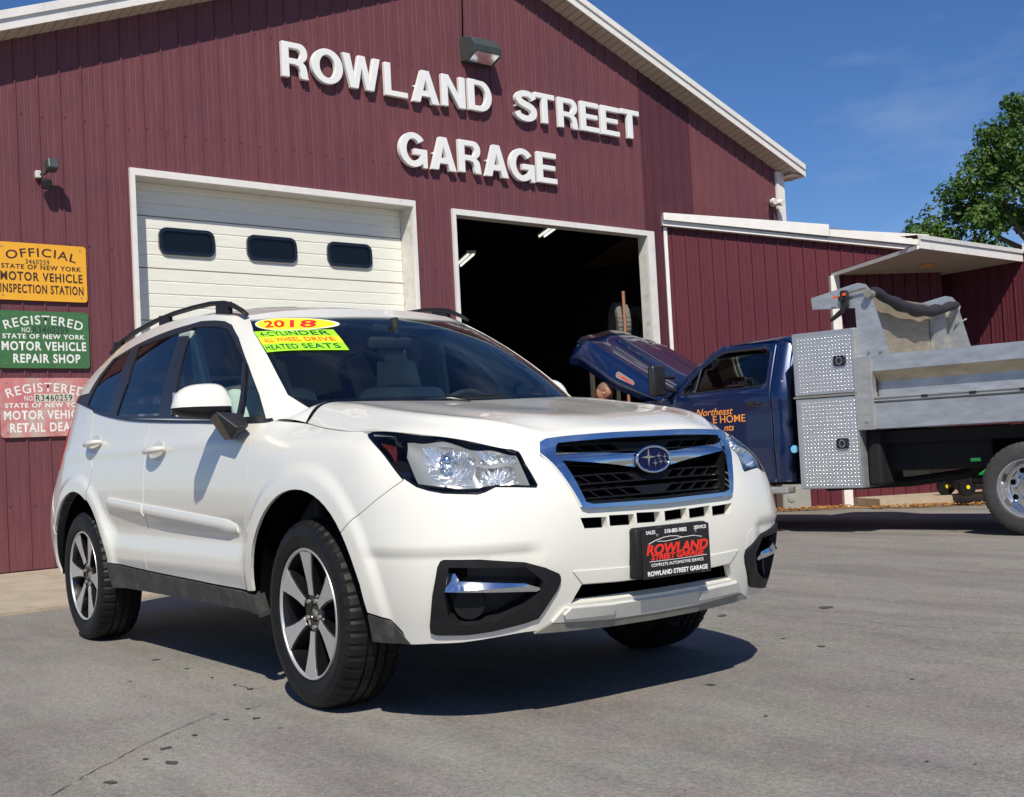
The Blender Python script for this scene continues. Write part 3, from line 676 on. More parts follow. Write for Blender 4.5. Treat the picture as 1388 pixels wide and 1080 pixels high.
# headlights
for sgn in (-1, 1):
    h = empty('headlight', parent=car)
    panel('housing', SL, HL, M['gloss_black'], h, sgn=sgn, off=-.125, depth=0, gap=0, grid=.03)
    panel('lamp_rim', SL, HL, M['gloss_black'], h, holes=[list(map(tuple, np.array(offset_poly(np.array(HL)*[SL.hu, SL.hv], .007))/[SL.hu, SL.hv]))], sgn=sgn, off=.001, depth=.06, gap=.001, grid=.03)
    panel('inner_bezel', SL, UV['hl_lens_light'], M['hl_grey'], h, holes=[UV['hl_bowl'], UV['hl_low'], UV['hl_turn']], sgn=sgn, off=-.010, depth=.02, gap=0, grid=.012, ofn=lambda p: .006*np.sin(p[:, 1]*60))
    panel('tail_reflector', SL, UV['hl_amber'], M['amber'], h, sgn=sgn, off=-.02, depth=.01, gap=0, grid=.015)
    # bowls with facets
    for key, dep, nseg in (('hl_bowl', .07, 26), ('hl_low', .05, 12), ('hl_turn', .035, 12)):
        pl = resample(np.array(UV[key])*[SL.hu, SL.hv], .012)/[SL.hu, SL.hv]; P0 = SL.P(pl[:, 0], pl[:, 1]); N0 = SL.N(pl[:, 0], pl[:, 1]); N0 *= np.sign((N0*(P0-np.array([-1.2, 0, .75]))).sum(1, keepdims=True))
        c = P0.mean(0); nn = N0.mean(0); bm = bmesh.new(); rings = []
        rr = random.Random(3)
        for t in (1, .86, .66, .45, .25, .1):
            ring = []
            for i, (p, nv) in enumerate(zip(P0, N0)):
                q = c+(p-c)*t - nv*(.014+dep*(1-t*t)) + nn*rr.uniform(-.004, .004)*(t < .95)
                ring.append(bm.verts.new((q[0], sgn*q[1], q[2])))
            rings.append(ring)
        for A, B in zip(rings[:-1], rings[1:]):
            for i in range(len(A)): bm.faces.new((A[i], A[(i+1) % len(A)], B[(i+1) % len(A)], B[i]))
        bm.faces.new(rings[-1]); me = bpy.data.meshes.new('reflector_bowl'); bmesh.ops.recalc_face_normals(bm, faces=bm.faces); bm.to_mesh(me); bm.free(); me.materials.append(M['reflector']); link(bpy.data.objects.new('reflector_bowl', me), h)
    c = Pt(SL, tuple(np.mean(UV['hl_bowl'], 0))); n = Vector((.84, sgn*.50, .15)).normalized(); c = Vector((c[0], sgn*c[1], c[2]))-n*.06
    mb = MB(); mb.cyl(c-n*.02, c+n*.012, .030, .027, 24); mb.build('bulb_shield', M['chrome'], h, smooth=50)
    bmx = bmesh.new(); bmesh.ops.create_uvsphere(bmx, u_segments=20, v_segments=10, radius=.027, matrix=Matrix.Translation(c+n*.008)); me = bpy.data.meshes.new('projector_lens'); bmx.to_mesh(me); bmx.free(); me.materials.append(M['chrome']); me.polygons.foreach_set('use_smooth', [True]*len(me.polygons)); link(bpy.data.objects.new('projector_lens', me), h)
    panel('clear_lens', SL, HL, M['lens'], h, sgn=sgn, off=.0005, depth=0, gap=.006, grid=.03)
# ------------------------------------------------------------------ upper body
dlo = [(u, max(v, -.04)) for u, v in UV['dlo']]
wse = UV['ws_edge']; wst = UV['ws_top']
wsb = [(wse[-1][0]-.05, 0.0)]
wtop = [(0, wst[-1][1]), (wst[2][0], wst[2][1]), (wst[1][0], wst[1][1])]
glass_ws = [(-.5, wst[-1][1])] + wtop[1:] + wse + [(3.1, 0.05), (-.5, .05)]
header = [(-.5, 4.0), (-.5, wst[-1][1])] + wtop[1:] + wse + [(3.12, 0.0), (3.6, -.05), (4.4, -.05), (5.2, -.05)]
uD = 13.2
upper = header + [(7, -.03), (9, -.03), (11, -.03), (uD, -.03), (uD, 4.0)] + [(float(u), 4.0) for u in np.linspace(12, 0, 14)]
panel('side_frame', SG, upper, W_, car, holes=[dlo], both=True, gap=0, depth=.03, grid=.03)
panel('windscreen', SG, glass_ws, M['glass_ws'], car, both=True, gap=.0, off=-.004, depth=0, grid=.04)
wo_ = np.array(glass_ws[1:-1])
band = [(-.5, wst[-1][1])]+wtop[1:]+wse+[(3.1, .05), (-.5, .05)]
inner = [(-.6, wst[-1][1]-.28)]+[(wst[2][0]-.05, wst[2][1]-.28), (wst[1][0]-.1, wst[1][1]-.26)]+[(a-.16, b-(.22 if i == 0 else 0.04)) for i, (a, b) in enumerate(wse)]+[(2.9, .32), (-.6, .28)]
panel('windscreen_frit', SG, band, M['gloss_black'], car, holes=[inner], both=True, gap=0, off=-.007, depth=0, grid=.04)
tr_holes = [UV['gl_front'], UV['gl_qf'], UV['gl_rear'], UV['gl_qr']]
tailgate_u = [(uD+.02, 4.0), (uD+.02, -.03), (15, -.03), (15, 4.0)]
for sgn in (-1, 1):
    tr = panel('window_trim', SG, dlo, M['black_trim'], car, holes=tr_holes, sgn=sgn, gap=.0, off=-.001, depth=.02, grid=.03)
    for k, m in (('gl_front', 'glass_clear'), ('gl_qf', 'glass_clear'), ('gl_rear', 'glass_dark'), ('gl_qr', 'glass_dark')):
        panel('window_glass', SG, UV[k], M[m], car, sgn=sgn, gap=-.002, off=-.007, depth=0, grid=.06)
    panel('belt_moulding', SG, [(4.75, .03), (5.2, .03), (7, .02), (9, .02), (10.3, .02), (10.5, .03), (10.5, -.06), (9, -.09), (7, -.09), (5.2, -.08), (4.75, -.06)], M['black_trim'], car, sgn=sgn, gap=0, off=.004, depth=.012, grid=.03)
    panel('tailgate_upper', SG, tailgate_u, W_, car, holes=[[(13.6, 3.4), (13.5, .8), (15.3, .8), (15.3, 3.4)]], sgn=sgn, depth=.02)
    panel('rear_glass', SG, [(13.6, 3.4), (13.5, .8), (15, .8), (15, 3.4)], M['glass_dark'], car, sgn=sgn, gap=-.002, off=-.006, depth=0)
    # roof rail with its feet
    rp_ = [(-1.03, 1.575), (-1.09, 1.603), (-1.17, 1.632), (-1.27, 1.656), (-1.42, 1.672), (-1.65, 1.681), (-1.9, 1.683), (-2.15, 1.676), (-2.45, 1.654), (-2.7, 1.62), (-2.88, 1.575)]
    mb = MB(); rings = []
    for i, (x, z) in enumerate(rp_):
        w = .018 if 0 < i < len(rp_)-1 else .014; hh = .012 if 1 < i < len(rp_)-2 else .009
        y = .600 if i > 1 else .60
        rings.append([mb.bm.verts.new((x, sgn*(y+w*math.cos(a)), z-.006+hh*math.sin(a))) for a in np.linspace(0, 2*math.pi, 10, endpoint=False)])
    for A, B in zip(rings[:-1], rings[1:]):
        for j in range(10): mb.bm.faces.new((A[j], A[(j+1) % 10], B[(j+1) % 10], B[j]))
    mb.bm.faces.new(rings[0]); mb.bm.faces.new(rings[-1][::-1])
    rail = mb.build('roof_rail', M['plastic'], car, smooth=70)
    for x0, x1, z in ((-1.20, -1.34, 1.648), (-1.95, -2.08, 1.675), (-2.68, -2.80, 1.612)):
        mb = MB(); mb.prism([(x0, z-.06), (x0, z), (x1, z+.012), (x1, z-.05)], sgn*.588, sgn*.614, 'Y'); mb.build('rail_foot', M['plastic'], rail, bevel=.003)
# roof
roof_poly = [(0, 0), (12, 0), (12, 6), (0, 6)]
for sgn in (-1, 1): panel('roof', SR, roof_poly, W_, car, sgn=sgn, gap=0, depth=.0, grid=.05)
# the corner of the scuttle between pillar, hood and fender
for sgn in (-1, 1):
    A = [Vector(q) for q in [(-.255, .62, 1.128), (-.232, .68, 1.112), (-.20, .725, 1.083), (-.172, .762, 1.046)]]
    B_ = [Vector(tuple(Pt(SG, q))) for q in [(3.05, .03), (3.5, .0), (4.0, .0), (4.6, -.02)]]
    n1, n2 = 14, 10; vs = []
    def cr(P, t):
        t = t*3; i = min(int(t), 2); f = t-i; q = [P[max(i-1, 0)], P[i], P[i+1], P[min(i+2, 3)]]
        return .5*((2*q[1])+(q[2]-q[0])*f+(2*q[0]-5*q[1]+4*q[2]-q[3])*f*f+(3*q[1]-q[0]-3*q[2]+q[3])*f**3)
    for i in range(n1+1):
        for j in range(n2+1):
            a = cr(A, i/n1); b = cr(B_, i/n1); t = j/n2; p = a.lerp(b, t)+Vector((.0, .006, .004))*math.sin(math.pi*t)*0+Vector((0, .004, .006))*math.sin(math.pi*t)
            vs.append((p.x, p.y*sgn, p.z))
    fs = [(i*(n2+1)+j, i*(n2+1)+j+1, (i+1)*(n2+1)+j+1, (i+1)*(n2+1)+j) for i in range(n1) for j in range(n2)]
    if sgn > 0: fs = [f[::-1] for f in fs]
    mesh_obj('scuttle_corner', vs, fs, W_, car, smooth=True)
# wipers, cowl
cw = MB()
for k in range(14):
    y0 = -.70+1.4*k/14; y1 = y0+1.4/14
    def cx(y): return -.10-.32*(abs(y)/.70)**2.2
    cw.quad([(cx(y0)+.05, y0, 1.098), (cx(y1)+.05, y1, 1.098), (cx(y1)-.13, y1, 1.092), (cx(y0)-.13, y0, 1.092)])
cw.build('cowl_panel', M['black_trim'], car)
for y0, y1 in ((-.55, .05), (.02, .62)):
    mb = MB(); pts = [(-.16-.32*(abs(y)/.72)**2.2-.0, y, 1.125+.004*math.sin(y*3)) for y in np.linspace(y0, y1, 9)]
    mb.tube(pts, .007, 6); mb.tube([(p[0]-.012, p[1], p[2]+.012) for p in pts], .004, 6)
    mb.tube([(-.09, y1 if y1 > .3 else y0*.1+.0, 1.105), pts[6], pts[4]], .008, 6); mb.build('wiper', M['black_trim'], car, smooth=60)
# ------------------------------------------------------------------ door mirrors
for sgn in (-1, 1):
    mir = empty('door_mirror', parent=car)
    def shell(z0, z1, name, m, grow=0.):
        bm = bmesh.new(); rings = []
        n = 10; secs = np.linspace(0, 1, 13)
        for t in secs:                      # t: from the inner end to the tip
            y = .862+.238*t; e = max(0., 1-abs(2*t-1)**3.2)**.5 if t > .5 else max(.0, 1-abs(2*t-1)**5)**.5
            zc = 1.135; top = 1.242-.028*t*t-.012*(1-t)**2; bot = 1.082+.018*t*t
            r = []
            for a in np.linspace(0, 2*math.pi, 28, endpoint=False):
                ca, sa = math.cos(a), math.sin(a)
                zz_ = (top-zc)*abs(sa)**.75*e if sa >= 0 else -(zc-bot)*abs(sa)**.75*e
                xx = (.088 if ca > 0 else .045)*math.copysign(abs(ca)**.75, ca)*(e**.6)*(1-.25*max(0, sa))
                r.append((-.655+xx*(1+grow)-.02*t, sgn*y, min(max(zc+zz_*(1+grow), z0), z1)))
            rings.append([bm.verts.new(q) for q in r])
        for A, B in zip(rings[:-1], rings[1:]):
            for i in range(28): bm.faces.new((A[i], A[(i+1) % 28], B[(i+1) % 28], B[i]))
        bm.faces.new(rings[0]); bm.faces.new(rings[-1]); bmesh.ops.remove_doubles(bm, verts=bm.verts, dist=1e-5); bmesh.ops.recalc_face_normals(bm, faces=bm.faces)
        me = bpy.data.meshes.new(name); bm.to_mesh(me); bm.free(); me.materials.append(m); me.polygons.foreach_set('use_smooth', [True]*len(me.polygons)); me.set_sharp_from_angle(angle=math.radians(50)); link(bpy.data.objects.new(name, me), mir)
    shell(1.136, 2, 'mirror_cap', W_); shell(0, 1.1335, 'mirror_base', M['plastic'], -.03)
    bm = MB(); A = [(-.60, .868, 1.10), (-.66, .868, 1.10), (-.665, .925, 1.115), (-.59, .935, 1.115)]
    B_ = [(-.455, .845, 1.045), (-.56, .845, 1.045)]
    pts = [(-.545, .965, 1.115), (-.665, .955, 1.115), (-.60, .872, 1.060), (-.46, .872, 1.075), (-.485, .895, 1.055), (-.50, .90, 1.020), (-.585, .905, 1.00), (-.625, .875, .995), (-.51, .872, 1.0)]
    vs = [bm.bm.verts.new((x, sgn*y, z)) for x, y, z in [(-.535, .972, 1.112), (-.655, .965, 1.112), (-.63, .872, 1.10), (-.50, .872, 1.10), (-.455, .922, 1.045), (-.50, .926, 1.000), (-.585, .918, .998), (-.60, .872, .998), (-.445, .870, 1.05)]]
    bmesh.ops.convex_hull(bm.bm, input=vs); bm.build('mirror_arm', M['black_trim'], mir, bevel=.006)
    if sgn > 0:    # the far mirror is folded back against the glass
        pv = Matrix.Translation((-.56, .88, 0)); mir.matrix_local = pv @ Matrix.Rotation(math.radians(72), 4, 'Z') @ pv.inverted()
    bm = MB(); bm.prism([(.885*sgn, 1.10), (1.085*sgn, 1.115), (1.075*sgn, 1.20), (.90*sgn, 1.215)], -.712, -.708, 'X'); bm.build('mirror_glass', M['chrome'], mir)
# ------------------------------------------------------------------ wheels
def make_wheel(wx, sgn, rot, steer=0.):
    w = empty('wheel', parent=car); w.location = (wx, sgn*.772, .345); w.rotation_euler = (0, 0, (0 if sgn < 0 else math.pi)+steer)
    # local: outer face toward -y
    bm = bmesh.new(); n = 192
    prof = [(.236, -.098), (.250, -.108), (.285, -.116), (.315, -.110), (.332, -.098), (.3405, -.080), (.344, -.060), (.3445, -.042), (.336, -.040), (.336, -.034), (.3455, -.032), (.346, -.003), (.337, -.001), (.337, .005), (.346, .007), (.3455, .034), (.336, .036), (.336, .042), (.3445, .044), (.3405, .08), (.33, .10), (.285, .116), (.236, .098)]
    rings = []
    for i in range(n):
        a = 2*math.pi*i/n; ph = i % 4; r_ = []
        for r, h in prof:
            d = 0
            if ph == 0 and (r > .325) and abs(h) > .045: d = .005
            if i % 8 == 4 and abs(h) < .045 and r > .34: d = .004
            if ph == 1 and .31 < r < .335 and h < 0: d = -.003
            rr = r-d; r_.append(bm.verts.new((rr*math.cos(a), h, rr*math.sin(a))))
        rings.append(r_)
    for i in range(n):
        A, B = rings[i], rings[(i+1) % n]
        for j in range(len(prof)-1): bm.faces.new((A[j], A[j+1], B[j+1], B[j]))
    bmesh.ops.recalc_face_normals(bm, faces=bm.faces)
    me = bpy.data.meshes.new('tyre'); bm.to_mesh(me); bm.free(); me.materials.append(M['rubber']); me.polygons.foreach_set('use_smooth', [True]*len(me.polygons)); me.set_sharp_from_angle(angle=math.radians(16)); link(bpy.data.objects.new('tyre', me), w)
    rim = empty('rim', parent=w); rim.rotation_euler = (0, rot, 0)
    mb = MB(); mb.lathe([(.226, -.098), (.230, -.105), (.236, -.106), (.239, -.100), (.238, -.09)], 72, 'Y'); mb.build('rim_lip', M['alloy'], rim, smooth=50)
    mb = MB(); mb.lathe([(.222, -.098), (.214, -.07), (.205, .0), (.20, .09)], 60, 'Y'); mb.lathe([(.20, .02), (.0, .02)], 40, 'Y'); mb.build('rim_barrel', M['alloy_black'], rim, smooth=50)
    mb = MB(); mb.cyl((0, -.03, 0), (0, .0, 0), .15, .15, 40); mb.build('brake_disc', M['silver_dirty'], rim, smooth=40)
    for k in range(6):
        a = math.pi/3*k; sp = empty('spoke', parent=rim) if False else None
        def ring_pts(r, wl, wr, y): 
            u = Vector((math.cos(a), 0, math.sin(a))); v = Vector((-math.sin(a), 0, math.cos(a)))
            return [u*r+v*wl+Vector((0, y, 0)), u*r+v*wr+Vector((0, y, 0))]
        st = [(.066, .0155, -.085), (.10, .017, -.088), (.145, .024, -.093), (.195, .037, -.098), (.226, .049, -.100)]
        bm = bmesh.new(); F = []; Bk = []
        for r, w_, y in st:
            l, rr = ring_pts(r, w_, -w_, y); F.append((bm.verts.new(l), bm.verts.new(rr)))
        for A, B in zip(F[:-1], F[1:]): bm.faces.new((A[0], B[0], B[1], A[1]))
        bmesh.ops.recalc_face_normals(bm, faces=bm.faces); 
        me = bpy.data.meshes.new('spoke_face'); bm.to_mesh(me); bm.free(); me.materials.append(M['alloy']); o = link(bpy.data.objects.new('spoke', me), rim); so_ = o.modifiers.new('s', 'SOLIDIFY'); so_.thickness = .004; so_.offset = 0
        bm = bmesh.new(); F = []
        for r, w_, y in st:
            l, rr = ring_pts(r, w_+.006, -w_-.006, y+.0035); l2, r2 = ring_pts(r, w_+.010, -w_-.010, y+.045); F.append([bm.verts.new(q) for q in (l, rr, r2, l2)])
        for A, B in zip(F[:-1], F[1:]):
            for j in range(4): bm.faces.new((A[j], A[(j+1) % 4], B[(j+1) % 4], B[j]))
        bm.faces.new(F[0]); bm.faces.new(F[-1]); bmesh.ops.recalc_face_normals(bm, faces=bm.faces)
        me = bpy.data.meshes.new('spoke_web'); bm.to_mesh(me); bm.free(); me.materials.append(M['alloy_black']); link(bpy.data.objects.new('spoke_web', me), rim)
    mb = MB(); mb.lathe([(.0, -.070), (.028, -.072), (.030, -.066), (.034, -.074), (.066, -.078), (.072, -.070), (.072, -.03)], 40, 'Y'); mb.build('hub', M['alloy_black'], rim, smooth=35)
    mb = MB(); mb.prism([(.019*math.cos(t), .012*math.sin(t)) for t in np.linspace(0, 6.283, 18, endpoint=False)], -.0745, -.071, 'Y'); mb.build('hub_badge', M['silver_dirty'], rim)
    for k in range(5):
        a = 2*math.pi*k/5+.3; mb = MB(); mb.cyl((.052*math.cos(a), -.086, .052*math.sin(a)), (.052*math.cos(a), -.06, .052*math.sin(a)), .0085, .0095, 6); mb.build('lug_nut', M['silver_dirty'], rim)
    return w
make_wheel(0, -1, math.radians(30), math.radians(-1.5)); make_wheel(-2.64, -1, math.radians(5)); make_wheel(0, 1, 0, math.radians(-1.5)); make_wheel(-2.64, 1, .4)
# ------------------------------------------------------------------ cabin
def seat(x, y, name='seat', zb=.62):
    s = empty(name, parent=car)
    def cush(nm, c, d, rot, bev):
        mb = MB(); mb.box(c, d, rot, bev); mb.build(nm, M['seat'], s, smooth=60)
    ry = lambda a: Matrix.Rotation(a, 4, 'Y')
    cush('seat_cushion', (x+.12, y, zb), (.52, .5, .15), ry(-.1), .05)
    cush('seat_back', (x-.2, y, zb+.33), (.14, .48, .62), ry(-.28), .055)
    bm = bmesh.new(); bmesh.ops.create_cube(bm, size=1)
    for v in bm.verts: v.co = Vector((v.co.x*.11, v.co.y*(.27 if v.co.z < 0 else .20), v.co.z*.22))
    bmesh.ops.bevel(bm, geom=list(bm.edges), offset=.045, segments=4, affect='EDGES'); me = bpy.data.meshes.new('headrest'); bm.to_mesh(me); bm.free(); me.materials.append(M['seat']); me.polygons.foreach_set('use_smooth', [True]*len(me.polygons))
    o = link(bpy.data.objects.new('headrest', me), s); o.location = (x-.305, y, zb+.70); o.rotation_euler = (0, -.15, 0)
seat(-1.05, .37); seat(-1.05, -.37); 
mb = MB(); mb.box((-2.05, 0, .62), (.5, 1.3, .16), None, .04); mb.box((-2.32, 0, .90), (.14, 1.3, .55), Matrix.Rotation(-.3, 4, 'Y'), .05); mb.build('rear_bench', M['seat'], car, smooth=60)
mb = MB(); mb.prism([(-.15, .6), (-.15, 1.06), (-.45, 1.075), (-.72, 1.04), (-.80, .95), (-.78, .6)], -.74, .74, 'Y'); mb.build('dashboard', M['interior'], car, bevel=.02)
mb = MB(); mb.box((-1.5, 0, .42), (3.2, 1.6, .03)); mb.build('cabin_floor', M['interior'], car)
for sgn in (-1, 1):
    panel('door_card', SL, sidez(SL, [(-.5, 1.0), (-.55, .42), (-2.1, .42), (-2.35, .95), (-2.4, 1.1), (-1.6, 1.07)]), M['interior'], car, sgn=sgn, off=-.09, depth=0, gap=0, grid=.1)
    panel('door_card', SG, [(5, .03), (5, -.25), (11, -.25), (11, .03)], M['interior'], car, sgn=sgn, off=-.03, depth=0, gap=0, grid=.1)
    mb = MB(); mb.prism([(-1.40, 1.0), (-1.50, 1.0), (-1.60, 1.54), (-1.44, 1.54)], sgn*.70, sgn*.66, 'Y'); mb.build('pillar_trim', M['beige'], car, bevel=.01)
    mb = MB(); mb.tube([(-1.42, sgn*.68, 1.50), (-1.35, sgn*.66, 1.25), (-1.30, sgn*.62, 1.0)], .022, 6); mb.build('seat_belt', M['beige'], car)
st_ = empty('steering_wheel', parent=car)
mb = MB(); C0 = Vector((-.80, .37, 1.02)); ax = Vector((-.88, 0, .47)).normalized(); X1 = Vector((0, 1, 0)); Y1 = ax.cross(X1)
mb.tube([C0+.185*(math.cos(a)*X1+math.sin(a)*Y1) for a in np.linspace(0, 2*math.pi, 36, endpoint=False)], .016, 8, closed=True); mb.build('wheel_rim', M['interior'], st_, smooth=80)
mb = MB(); mb.box(C0, (.06, .16, .10), ax.to_track_quat('X', 'Y').to_matrix().to_4x4(), .02); mb.box(C0, (.02, .34, .03), ax.to_track_quat('X', 'Y').to_matrix().to_4x4(), .005); mb.build('wheel_boss', M['interior'], st_)
mb = MB(); mb.box((-.76, -.02, 1.415), (.03, .23, .06), Matrix.Rotation(.2, 4, 'Y'), .014); mb.cyl((-.735, 0, 1.46), (-.75, 0, 1.53), .012, .02, 8); mb.build('rear_view_mirror', M['interior'], car, smooth=50)
for y0, y1 in ((-.58, -.08), (.08, .58)):
    mb = MB(); mb.box((-1.07, (y0+y1)/2, 1.535), (.15, y1-y0-.06, .016), Matrix.Rotation(.15, 4, 'Y'), .006); mb.build('sun_visor', M['seat'], car)
panel('headlining', SR, [(0, .6), (12, .6), (12, 6), (0, 6)], M['seat'], car, sgn=-1, off=-.05, depth=0, gap=0, grid=.1)
panel('headlining', SR, [(0, .6), (12, .6), (12, 6), (0, 6)], M['seat'], car, sgn=1, off=-.05, depth=0, gap=0, grid=.1)
# ------------------------------------------------------------------ windscreen stickers (on the glass, near side)
def on_ws(pts):  # local sheet coordinates -> surface
    return pts
def sticker(name, uvpoly, m, off, par): return panel(name, SG, uvpoly, m, par, sgn=-1, off=off, depth=0, gap=0, grid=.02)
ov = UV['stick_oval']; rc = UV['stick_rect']
oc = np.mean(np.array([ov[0], ov[4]]), 0)
def bil(u, v):  # unit square -> the rectangle of the lower sticker
    a, b, c, d = map(np.array, (rc[0], rc[1], rc[2], rc[3])); return (a*(1-u)+b*u)*(1-v)+(d*(1-u)+c*u)*v
S1 = sticker('price_sticker', [tuple(bil(u, v)) for u, v in ((0, 0), (1, 0), (1, 1), (0, 1))], M['st_green'], .002, car)
sticker('sticker_stripe', [tuple(bil(u, v)) for u, v in ((0.0, .34), (1, .34), (1, .65), (0, .65))], M['st_yellow'], .0028, S1)
OV = [tuple(np.array(p)*np.array([1, 1])) for p in ov]
ce = (np.array(ov[0])+np.array(ov[4]))/2*.5+(np.array(ov[2])+np.array(ov[6]))/2*.5
ovs = np.array([ce+math.cos(t)*(np.array(ov[4])-np.array(ov[0]))/2+math.sin(t)*(np.array(ov[2])-np.array(ov[6]))/2 for t in np.linspace(0, 2*math.pi, 28, endpoint=False)]); oc = ce
S2 = sticker('year_sticker', [tuple(oc+(p-oc)*1.04) for p in ovs], M['st_white'], .003, car)
sticker('sticker_face', [tuple(oc+(p-oc)*.97) for p in ovs], M['st_yellow'], .0036, S2)
def text_on(S, par, txt, m, mapf, bold=.0, off=.004, sgn=-1, name='lettering', spacing=1.05):
    cu = bpy.data.curves.new('t', 'FONT'); cu.body = txt; cu.size = 1; cu.offset = bold; cu.align_x = 'LEFT'; cu.resolution_u = 3; cu.space_character = spacing
    t = bpy.data.objects.new('t', cu); COL.objects.link(t); bpy.context.view_layer.update(); me = bpy.data.meshes.new_from_object(t.evaluated_get(bpy.context.evaluated_depsgraph_get()))
    bpy.data.objects.remove(t); co = np.array([v.co[:] for v in me.vertices]); lo = co.min(0); hi = co.max(0); q = (co-lo)/(hi-lo+1e-9)
    uv = np.array([mapf(a, 1-b) for a, b in q[:, :2]]); p = S.P(uv[:, 0], uv[:, 1]); n = S.N(uv[:, 0], uv[:, 1]); n *= np.sign((n*(p-np.array([-1.2, 0, .75]))).sum(1, keepdims=True)); p = p+n*off; p[:, 1] *= sgn
    me.vertices.foreach_set('co', p.ravel()); me.materials.clear(); me.materials.append(m); me.name = name; me.update()
    return link(bpy.data.objects.new(name, me), par)
text_on(SG, S1, '4-CYLINDER', M['txt_dgreen'], lambda a, b: bil(.09+.86*a, .06+.23*b), .012)
text_on(SG, S1, 'ALL WHEEL DRIVE', M['txt_orange'], lambda a, b: bil(.08+.87*a, .39+.21*b), .02)
text_on(SG, S1, 'HEATED SEATS', M['txt_dgreen'], lambda a, b: bil(.03+.92*a, .71+.22*b), .012)
e0, e1 = np.array(ov[0]), np.array(ov[4]); t0, t1 = np.array(ov[2]), np.array(ov[6])
def ovmap(a, b):
    return (e0+e1+t0+t1)/4*0+(e0+e1)/2+(e1-e0)/2*(-.66+1.30*a)+(t0-t1)/2*(.62-1.24*b)+((t0+t1)/2-(e0+e1)/2)*.5
text_on(SG, S2, '2018', M['txt_red'], ovmap, .03, .0045)
# ------------------------------------------------------------------ number plate
pl = empty('licence_plate', parent=car)
PX = .992
mb = MB(); mb.box((PX-.028, .018, .531), (.05, .345, .172), None, .012); mb.build('plate_bracket', M['plastic'], pl, smooth=50)
mb = MB(); mb.box((PX, 0.026, .528), (.006, .318, .168), None, .0025); mb.build('plate_frame', M['gloss_black'], pl)
MP = lambda y, z, e=0.: frame((PX+.0036+e, y+.026, z), (0, 1, 0), (0, 0, 1))
k = 'plate_text'
text_mesh(k, 'SALES', .0165, M['txt_white'], pl, MP(-.118, .598), .0003, .0003)
text_mesh(k, '518-885-9882', .0185, M['txt_white'], pl, MP(-.002, .597), .0003, .0004)
text_mesh(k, 'SERVICE', .0165, M['txt_white'], pl, MP(.115, .599), .0003, .0003)
text_mesh(k, 'ROWLAND', .046, M['txt_red'], pl, MP(0, .538), .0006, .0016, sx=1.22, shear=.25)
text_mesh(k, 'STREET GARAGE', .026, M['txt_red'], pl, MP(0, .513), .0006, .001, sx=1.26, shear=.25)
text_mesh(k, 'COMPLETE AUTOMOTIVE SERVICE', .0145, M['txt_white'], pl, MP(0, .488), .0003, .0001, sx=1.1)
text_mesh(k, 'ROWLAND STREET GARAGE', .0215, M['txt_white'], pl, MP(0, .460), .0004, .0006, sx=1.02)
mb = MB(); mb.tube([(PX+.004, y+.026, z) for y, z in [(-.13, .560), (-.10, .570), (-.06, .578), (-.03, .580), (.0, .578), (.03, .571), (.08, .573), (.12, .566)]], .0012, 5)
mb.tube([(PX+.004, y+.026, z) for y, z in [(-.09, .567), (-.05, .564), (.0, .568), (.03, .571)]], .001, 5); mb.tube([(PX+.004, y+.026, z) for y, z in [(-.13, .501), (.0, .500), (.14, .502)]], .001, 5); mb.build('plate_emblem', M['txt_white'], pl)
for y in (-.085, .095):
    mb = MB(); mb.cyl((PX+.002, y+.02, .588), (PX+.007, y+.02, .588), .006, .005, 10); mb.build('plate_screw', M['chrome'], pl)
